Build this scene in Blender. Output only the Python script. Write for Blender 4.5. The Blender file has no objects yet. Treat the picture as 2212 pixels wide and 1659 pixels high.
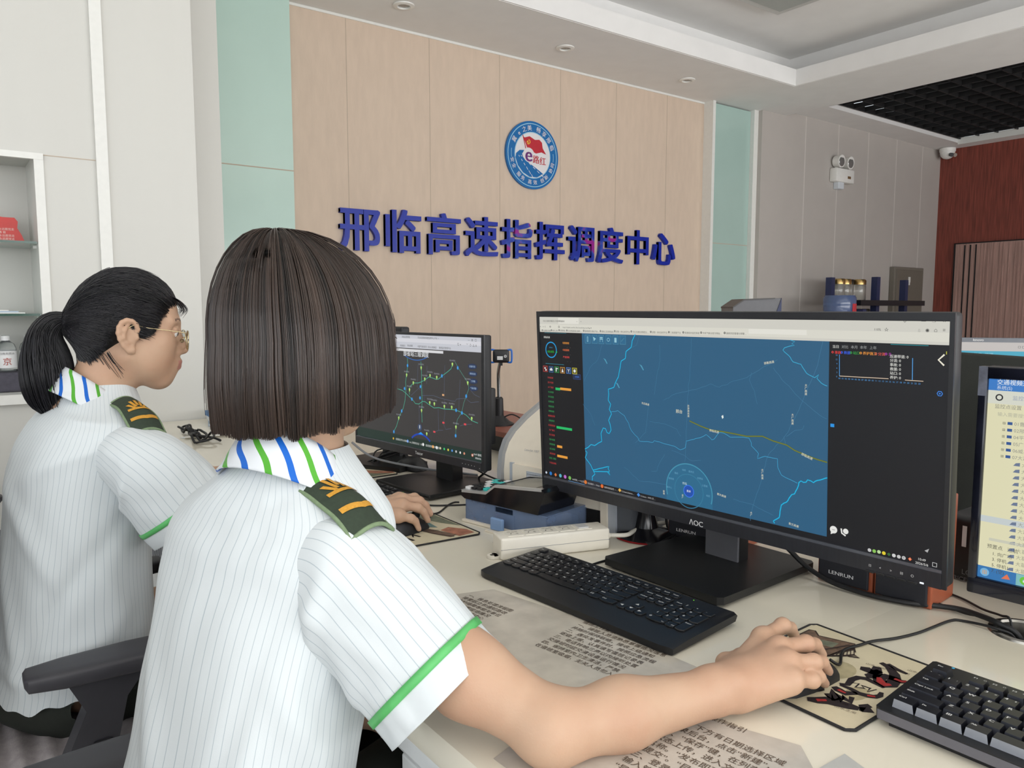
import bpy, bmesh, math, random
import numpy as np
from mathutils import Vector, Matrix, noise
random.seed(7); np.random.seed(7)
SC = bpy.context.scene
COL = SC.collection
# ------------------------------------------------------------------ camera
cam_d = bpy.data.cameras.new('camera'); cam = bpy.data.objects.new('camera', cam_d); COL.objects.link(cam)
cam_d.sensor_width = 36.0; cam_d.sensor_fit = 'HORIZONTAL'; cam_d.lens = 27.02; cam_d.clip_start = 0.02
_yaw, _pit = math.radians(36.449), math.radians(5.5554)
_f = Vector((math.sin(_yaw)*math.cos(_pit), math.cos(_yaw)*math.cos(_pit), -math.sin(_pit)))
_r = Vector((math.cos(_yaw), -math.sin(_yaw), 0)); _u = _r.cross(_f)
cam.matrix_world = Matrix(((_r.x, _u.x, -_f.x, 0), (_r.y, _u.y, -_f.y, 0), (_r.z, _u.z, -_f.z, 1.20), (0, 0, 0, 1)))
SC.camera = cam
# ------------------------------------------------------------------ view, world, daylight
SC.view_settings.view_transform = 'Standard'; SC.view_settings.look = 'None'
SC.view_settings.gamma = 1.0; SC.view_settings.use_curve_mapping = False
SC.view_settings.exposure = -0.12
W = bpy.data.worlds.new('sky'); SC.world = W; W.use_nodes = True
bg = W.node_tree.nodes['Background']; bg.inputs[0].default_value = (0.86, 0.93, 1.0, 1); bg.inputs[1].default_value = 1.4

def area(name, loc, rot, sx, sy, power, col):
    l = bpy.data.lights.new(name, 'AREA'); l.shape = 'RECTANGLE'; l.size = sx; l.size_y = sy; l.energy = power; l.color = col
    o = bpy.data.objects.new(name, l); COL.objects.link(o); o.location = loc; o.rotation_euler = rot
    return o
# daylight entering through the two window walls behind and left of the photographer
area('daylight_window_front', (3.0, -3.45, 1.6), (math.radians(145), 0, 0), 11.5, 2.0, 400, (1.0, 0.985, 0.965))
area('daylight_window_left', (-3.15, -1.0, 1.6), (math.radians(140), 0, math.radians(-90)), 3.6, 2.0, 40, (0.98, 0.985, 1.0))

# ------------------------------------------------------------------ materials
def lin(c):
    return tuple(((x/255)/12.92 if x <= 10.3 else (((x/255)+0.055)/1.055)**2.4) for x in c[:3]) + (1.0,)
MATS = {}
def mat(name, rgb, rough=0.5, metal=0.0, spec=0.5, var=0.06, scale=40.0, bump=0.0, bscale=200.0, coat=0.0, trans=0.0, emit=0.0, stretch=None, sss=0.0, alpha=1.0, sheen=0.0):
    """procedural principled material: base colour broken up by a noise texture, optional bump"""
    if name in MATS: return MATS[name]
    m = bpy.data.materials.new(name); m.use_nodes = True; nt = m.node_tree; N = nt.nodes; Lk = nt.links
    p = N['Principled BSDF']
    p.inputs['Roughness'].default_value = rough; p.inputs['Metallic'].default_value = metal
    p.inputs['Specular IOR Level'].default_value = spec; p.inputs['Coat Weight'].default_value = coat
    p.inputs['Transmission Weight'].default_value = trans; p.inputs['Alpha'].default_value = alpha
    p.inputs['Sheen Weight'].default_value = sheen
    c = lin(rgb)
    if var > 0:
        tc = N.new('ShaderNodeTexCoord'); nz = N.new('ShaderNodeTexNoise'); nz.inputs['Scale'].default_value = scale; nz.inputs['Detail'].default_value = 4
        src = tc.outputs['Object']
        if stretch:
            mp = N.new('ShaderNodeMapping'); mp.inputs['Scale'].default_value = stretch; Lk.new(src, mp.inputs[0]); src = mp.outputs[0]
        Lk.new(src, nz.inputs['Vector'])
        rp = N.new('ShaderNodeValToRGB'); rp.color_ramp.elements[0].position = 0.3; rp.color_ramp.elements[1].position = 0.7
        rp.color_ramp.elements[0].color = tuple(x*(1-var) for x in c[:3]) + (1,); rp.color_ramp.elements[1].color = tuple(min(1, x*(1+var)) for x in c[:3]) + (1,)
        Lk.new(nz.outputs['Fac'], rp.inputs[0]); Lk.new(rp.outputs[0], p.inputs['Base Color'])
        if bump > 0:
            nb = N.new('ShaderNodeTexNoise'); nb.inputs['Scale'].default_value = bscale; Lk.new(src, nb.inputs['Vector'])
            bp = N.new('ShaderNodeBump'); bp.inputs['Strength'].default_value = bump; bp.inputs['Distance'].default_value = 0.002
            Lk.new(nb.outputs['Fac'], bp.inputs['Height']); Lk.new(bp.outputs[0], p.inputs['Normal'])
    else:
        p.inputs['Base Color'].default_value = c
    if emit > 0:
        p.inputs['Emission Color'].default_value = c; p.inputs['Emission Strength'].default_value = emit
    if sss > 0:
        p.inputs['Subsurface Weight'].default_value = sss; p.inputs['Subsurface Radius'].default_value = (0.012, 0.005, 0.003); p.inputs['Subsurface Scale'].default_value = 0.6
    MATS[name] = m
    return m
def glow(name, rgb, e=1.0):
    """lit screen pixels"""
    if name in MATS: return MATS[name]
    m = bpy.data.materials.new(name); m.use_nodes = True; p = m.node_tree.nodes['Principled BSDF']
    c = lin(rgb); p.inputs['Base Color'].default_value = (0.006, 0.006, 0.007, 1); p.inputs['Roughness'].default_value = 0.42; p.inputs['Specular IOR Level'].default_value = 0.35
    p.inputs['Emission Color'].default_value = c; p.inputs['Emission Strength'].default_value = e
    MATS[name] = m
    return m

# ------------------------------------------------------------------ mesh builder
WLOC = {}
class MB:
    TS = 1.0
    def __init__(s, T=None): s.v = []; s.f = []; s.mi = []; s.mats = []; s.T = T if T is not None else Matrix()
    def add(s, vs, fs, m):
        if m not in s.mats: s.mats.append(m)
        k = s.mats.index(m); o = len(s.v); T = s.T
        s.v += [T @ Vector(p) for p in vs]; s.f += [[i+o for i in f] for f in fs]; s.mi += [k]*len(fs)
        return s
    def box(s, a, b, m):
        (x0, y0, z0), (x1, y1, z1) = a, b
        return s.add([(x0,y0,z0),(x1,y0,z0),(x1,y1,z0),(x0,y1,z0),(x0,y0,z1),(x1,y0,z1),(x1,y1,z1),(x0,y1,z1)],
                     [(3,2,1,0),(4,5,6,7),(0,1,5,4),(1,2,6,5),(2,3,7,6),(3,0,4,7)], m)
    def rbox(s, a, b, m, r=0.004, seg=2):
        bm = bmesh.new(); bmesh.ops.create_cube(bm, size=1)
        sz = [b[i]-a[i] for i in range(3)]; c = [(a[i]+b[i])/2 for i in range(3)]
        for v in bm.verts: v.co = Vector((v.co.x*sz[0]+c[0], v.co.y*sz[1]+c[1], v.co.z*sz[2]+c[2]))
        r = min(r, 0.49*min(abs(x) for x in sz))
        bmesh.ops.bevel(bm, geom=list(bm.edges), offset=r, segments=seg, affect='EDGES', profile=0.5)
        return s.bm(bm, m)
    def bm(s, bm, m):
        bm.verts.index_update()
        s.add([tuple(v.co) for v in bm.verts], [[v.index for v in f.verts] for f in bm.faces], m); bm.free(); return s
    def prism(s, poly, z0, z1, m, ax='z'):
        n = len(poly)
        P = (lambda p, h: (p[0], p[1], h)) if ax == 'z' else ((lambda p, h: (p[0], h, p[1])) if ax == 'y' else (lambda p, h: (h, p[0], p[1])))
        vs = [P(p, z0) for p in poly] + [P(p, z1) for p in poly]
        return s.add(vs, [list(range(n))[::-1], list(range(n, 2*n))] + [(i, (i+1) % n, n+(i+1) % n, n+i) for i in range(n)], m)
    def cyl(s, a, b, r0, r1, m, n=20, caps=True):
        a, b = Vector(a), Vector(b); d = (b-a).normalized(); x = d.orthogonal().normalized(); y = d.cross(x)
        vs = [a+(x*math.cos(t)+y*math.sin(t))*r0 for t in [2*math.pi*i/n for i in range(n)]] + [b+(x*math.cos(t)+y*math.sin(t))*r1 for t in [2*math.pi*i/n for i in range(n)]]
        fs = [(i, (i+1) % n, n+(i+1) % n, n+i) for i in range(n)]
        if caps: fs += [list(range(n))[::-1], list(range(n, 2*n))]
        return s.add(vs, fs, m)
    def lathe(s, prof, c, m, n=24):
        vs = []; fs = []; k = len(prof)
        for i in range(n):
            t = 2*math.pi*i/n
            vs += [(c[0]+r*math.cos(t), c[1]+r*math.sin(t), c[2]+z) for r, z in prof]
        for i in range(n):
            for j in range(k-1):
                fs.append((i*k+j, ((i+1) % n)*k+j, ((i+1) % n)*k+j+1, i*k+j+1))
        return s.add(vs, fs, m)
    def tube(s, pts, r, m, n=8, sub=4, closed=False):
        P = cat([Vector(p) for p in pts], sub) if sub > 1 else [Vector(p) for p in pts]
        k = len(P); R = r if hasattr(r, '__len__') else [r]*k
        if len(R) != k: R = list(np.interp(np.linspace(0, 1, k), np.linspace(0, 1, len(R)), R))
        t0 = (P[1]-P[0]).normalized(); x = t0.orthogonal().normalized(); vs = []; fs = []
        for i in range(k):
            t = (P[min(i+1, k-1)]-P[max(i-1, 0)]).normalized()
            x = (x-t*x.dot(t)).normalized(); y = t.cross(x)
            vs += [P[i]+(x*math.cos(2*math.pi*j/n)+y*math.sin(2*math.pi*j/n))*R[i] for j in range(n)]
        for i in range(k-1):
            fs += [(i*n+j, i*n+(j+1) % n, (i+1)*n+(j+1) % n, (i+1)*n+j) for j in range(n)]
        fs += [list(range(n))[::-1], [(k-1)*n+j for j in range(n)]]
        return s.add(vs, fs, m)
    def grid(s, rows, m, closed=False):
        k = len(rows[0]); vs = [p for r in rows for p in r]; fs = []
        for i in range(len(rows)-1):
            for j in range(k if closed else k-1):
                fs.append((i*k+j, i*k+(j+1) % k, (i+1)*k+(j+1) % k, (i+1)*k+j))
        return s.add(vs, fs, m)
    # flat shapes in the local x-y plane at height z
    def rect(s, x0, y0, x1, y1, z, m): return s.add([(x0,y0,z),(x1,y0,z),(x1,y1,z),(x0,y1,z)], [(0,1,2,3)], m)
    def poly(s, pts, z, m): return s.add([(p[0], p[1], z) for p in pts], [list(range(len(pts)))], m)
    def disc(s, x, y, r, z, m, n=20, ry=None): return s.poly([(x+r*math.cos(2*math.pi*i/n), y+(ry or r)*math.sin(2*math.pi*i/n)) for i in range(n)], z, m)
    def ring(s, x, y, r0, r1, z, m, n=36, a0=0, a1=2*math.pi):
        vs = []; fs = []
        for i in range(n+1):
            t = a0+(a1-a0)*i/n
            vs += [(x+r0*math.cos(t), y+r0*math.sin(t), z), (x+r1*math.cos(t), y+r1*math.sin(t), z)]
        for i in range(n): fs.append((2*i, 2*i+1, 2*i+3, 2*i+2))
        return s.add(vs, fs, m)
    def frame(s, x0, y0, x1, y1, w, z, m):
        return s.rect(x0,y0,x1,y0+w,z,m).rect(x0,y1-w,x1,y1,z,m).rect(x0,y0,x0+w,y1,z,m).rect(x1-w,y0,x1,y1,z,m)
    def line(s, pts, w, z, m, taper=None):
        P = [Vector((p[0], p[1])) for p in pts]; k = len(P); vs = []; fs = []
        for i in range(k):
            d = P[min(i+1, k-1)]-P[max(i-1, 0)]
            if d.length < 1e-9: d = Vector((1, 0))
            d.normalize(); nn = Vector((-d.y, d.x)); ww = (w if taper is None else w*taper[i])/2
            a, b = P[i]+nn*ww, P[i]-nn*ww; vs += [(a.x, a.y, z), (b.x, b.y, z)]
        for i in range(k-1): fs.append((2*i, 2*i+1, 2*i+3, 2*i+2))
        return s.add(vs, fs, m)
    def text(s, body, x, y, size, z, m, anchor='l', rot=0.0, bold=0.0, depth=0.0, sx=1.0, vert=False):
        """lettering: glyph outlines of the built-in font, baseline at y (anchor c centres both ways)"""
        size = size*MB.TS
        if vert:
            for i, ch in enumerate(body): s.text(ch, x, y-i*size*1.05, size/MB.TS, z, m, 'c', rot, bold, depth, sx)
            return s
        vs, fs, (a0, a1) = glyphs(body, 0.0, depth)
        ox = {'l': 0, 'c': -(a0+a1)/2, 'r': -a1}[anchor]; oy = -0.36 if anchor == 'c' else 0
        ca, sa = math.cos(rot), math.sin(rot)
        sh = [(0, 0)] if bold <= 0 else ([(-bold/2, 0), (bold/2, 0)] if depth <= 0 else [(bold*i*.75, bold*j*.62) for i in (-1, 0, 1) for j in (-1, 0, 1)])
        for q, (hx, hy) in enumerate(sh):
            out = []
            for p in vs:
                px, py = (p[0]+ox+hx)*size*sx, (p[1]+oy+hy)*size
                out.append((x+px*ca-py*sa, y+px*sa+py*ca, z+p[2]+q*(0.00002 if depth <= 0 else 0.00012)))
            s.add(out, fs, m)
        return s
    def build(s, name, parent=None, smooth=False, angle=35):
        me = bpy.data.meshes.new(name); off = WLOC.get(parent.name, Vector()) if parent else Vector()
        me.from_pydata([tuple(p-off) for p in s.v], [], s.f)
        for m in s.mats: me.materials.append(m)
        me.polygons.foreach_set('material_index', s.mi)
        me.update(); me.validate()
        if smooth:
            me.polygons.foreach_set('use_smooth', [True]*len(me.polygons))
            if angle: me.set_sharp_from_angle(angle=math.radians(angle))
        o = bpy.data.objects.new(name, me); COL.objects.link(o)
        if parent: o.parent = parent; WLOC[o.name] = off
        else: WLOC[o.name] = Vector()
        return o
def cat(P, sub):
    out = []; n = len(P)
    for i in range(n-1):
        p0, p1, p2, p3 = P[max(i-1, 0)], P[i], P[i+1], P[min(i+2, n-1)]
        for j in range(sub):
            t = j/sub
            out.append(0.5*((2*p1)+(p2-p0)*t+(2*p0-5*p1+4*p2-p3)*t*t+(3*p1-p0-3*p2+p3)*t**3))
    out.append(P[-1]); return out
_fc = bpy.data.curves.new('lettering', 'FONT'); _fo = bpy.data.objects.new('lettering', _fc); COL.objects.link(_fo); _fc.resolution_u = 3
_G = {}
def glyphs(body, bold=0.0, depth=0.0):
    k = (body, bold, depth)
    if k not in _G:
        _fc.body = body; _fc.offset = bold; _fc.extrude = depth/2
        e = _fo.evaluated_get(bpy.context.evaluated_depsgraph_get()); me = e.to_mesh()
        vs = [(v.co.x, v.co.y, v.co.z+depth/2) for v in me.vertices]; fs = [list(p.vertices) for p in me.polygons]
        xs = [p[0] for p in vs] or [0]
        _G[k] = (vs, fs, (min(xs), max(xs))); e.to_mesh_clear()
    return _G[k]
def tag(o, label, cat_, group=None):
    o['label'] = label; o['category'] = cat_
    if group: o['group'] = group
    return o
def thing(name, loc, label, cat_, group=None):
    o = bpy.data.objects.new(name, None); COL.objects.link(o); o.location = loc; o.empty_display_size = 0.05
    WLOC[o.name] = Vector(loc); return tag(o, label, cat_, group)
def struct(mb, name, smooth=False):
    o = mb.build(name, smooth=smooth); o['kind'] = 'structure'; return o
def frame_T(o, right, up, fwd):
    r, u, f = Vector(right), Vector(up), Vector(fwd)
    return Matrix(((r.x, u.x, f.x, o[0]), (r.y, u.y, f.y, o[1]), (r.z, u.z, f.z, o[2]), (0, 0, 0, 1)))
BACKWALL = lambda x, y, z: frame_T((x, y, z), (1,0,0), (0,0,1), (0,-1,0))      # a flat frame on a wall that faces -y
SIDEWALL = lambda x, y, z: frame_T((x, y, z), (0,-1,0), (0,0,1), (-1,0,0))     # a flat frame on a wall that faces -x
TOPZ = 0.75                                                                   # desk top height
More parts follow.
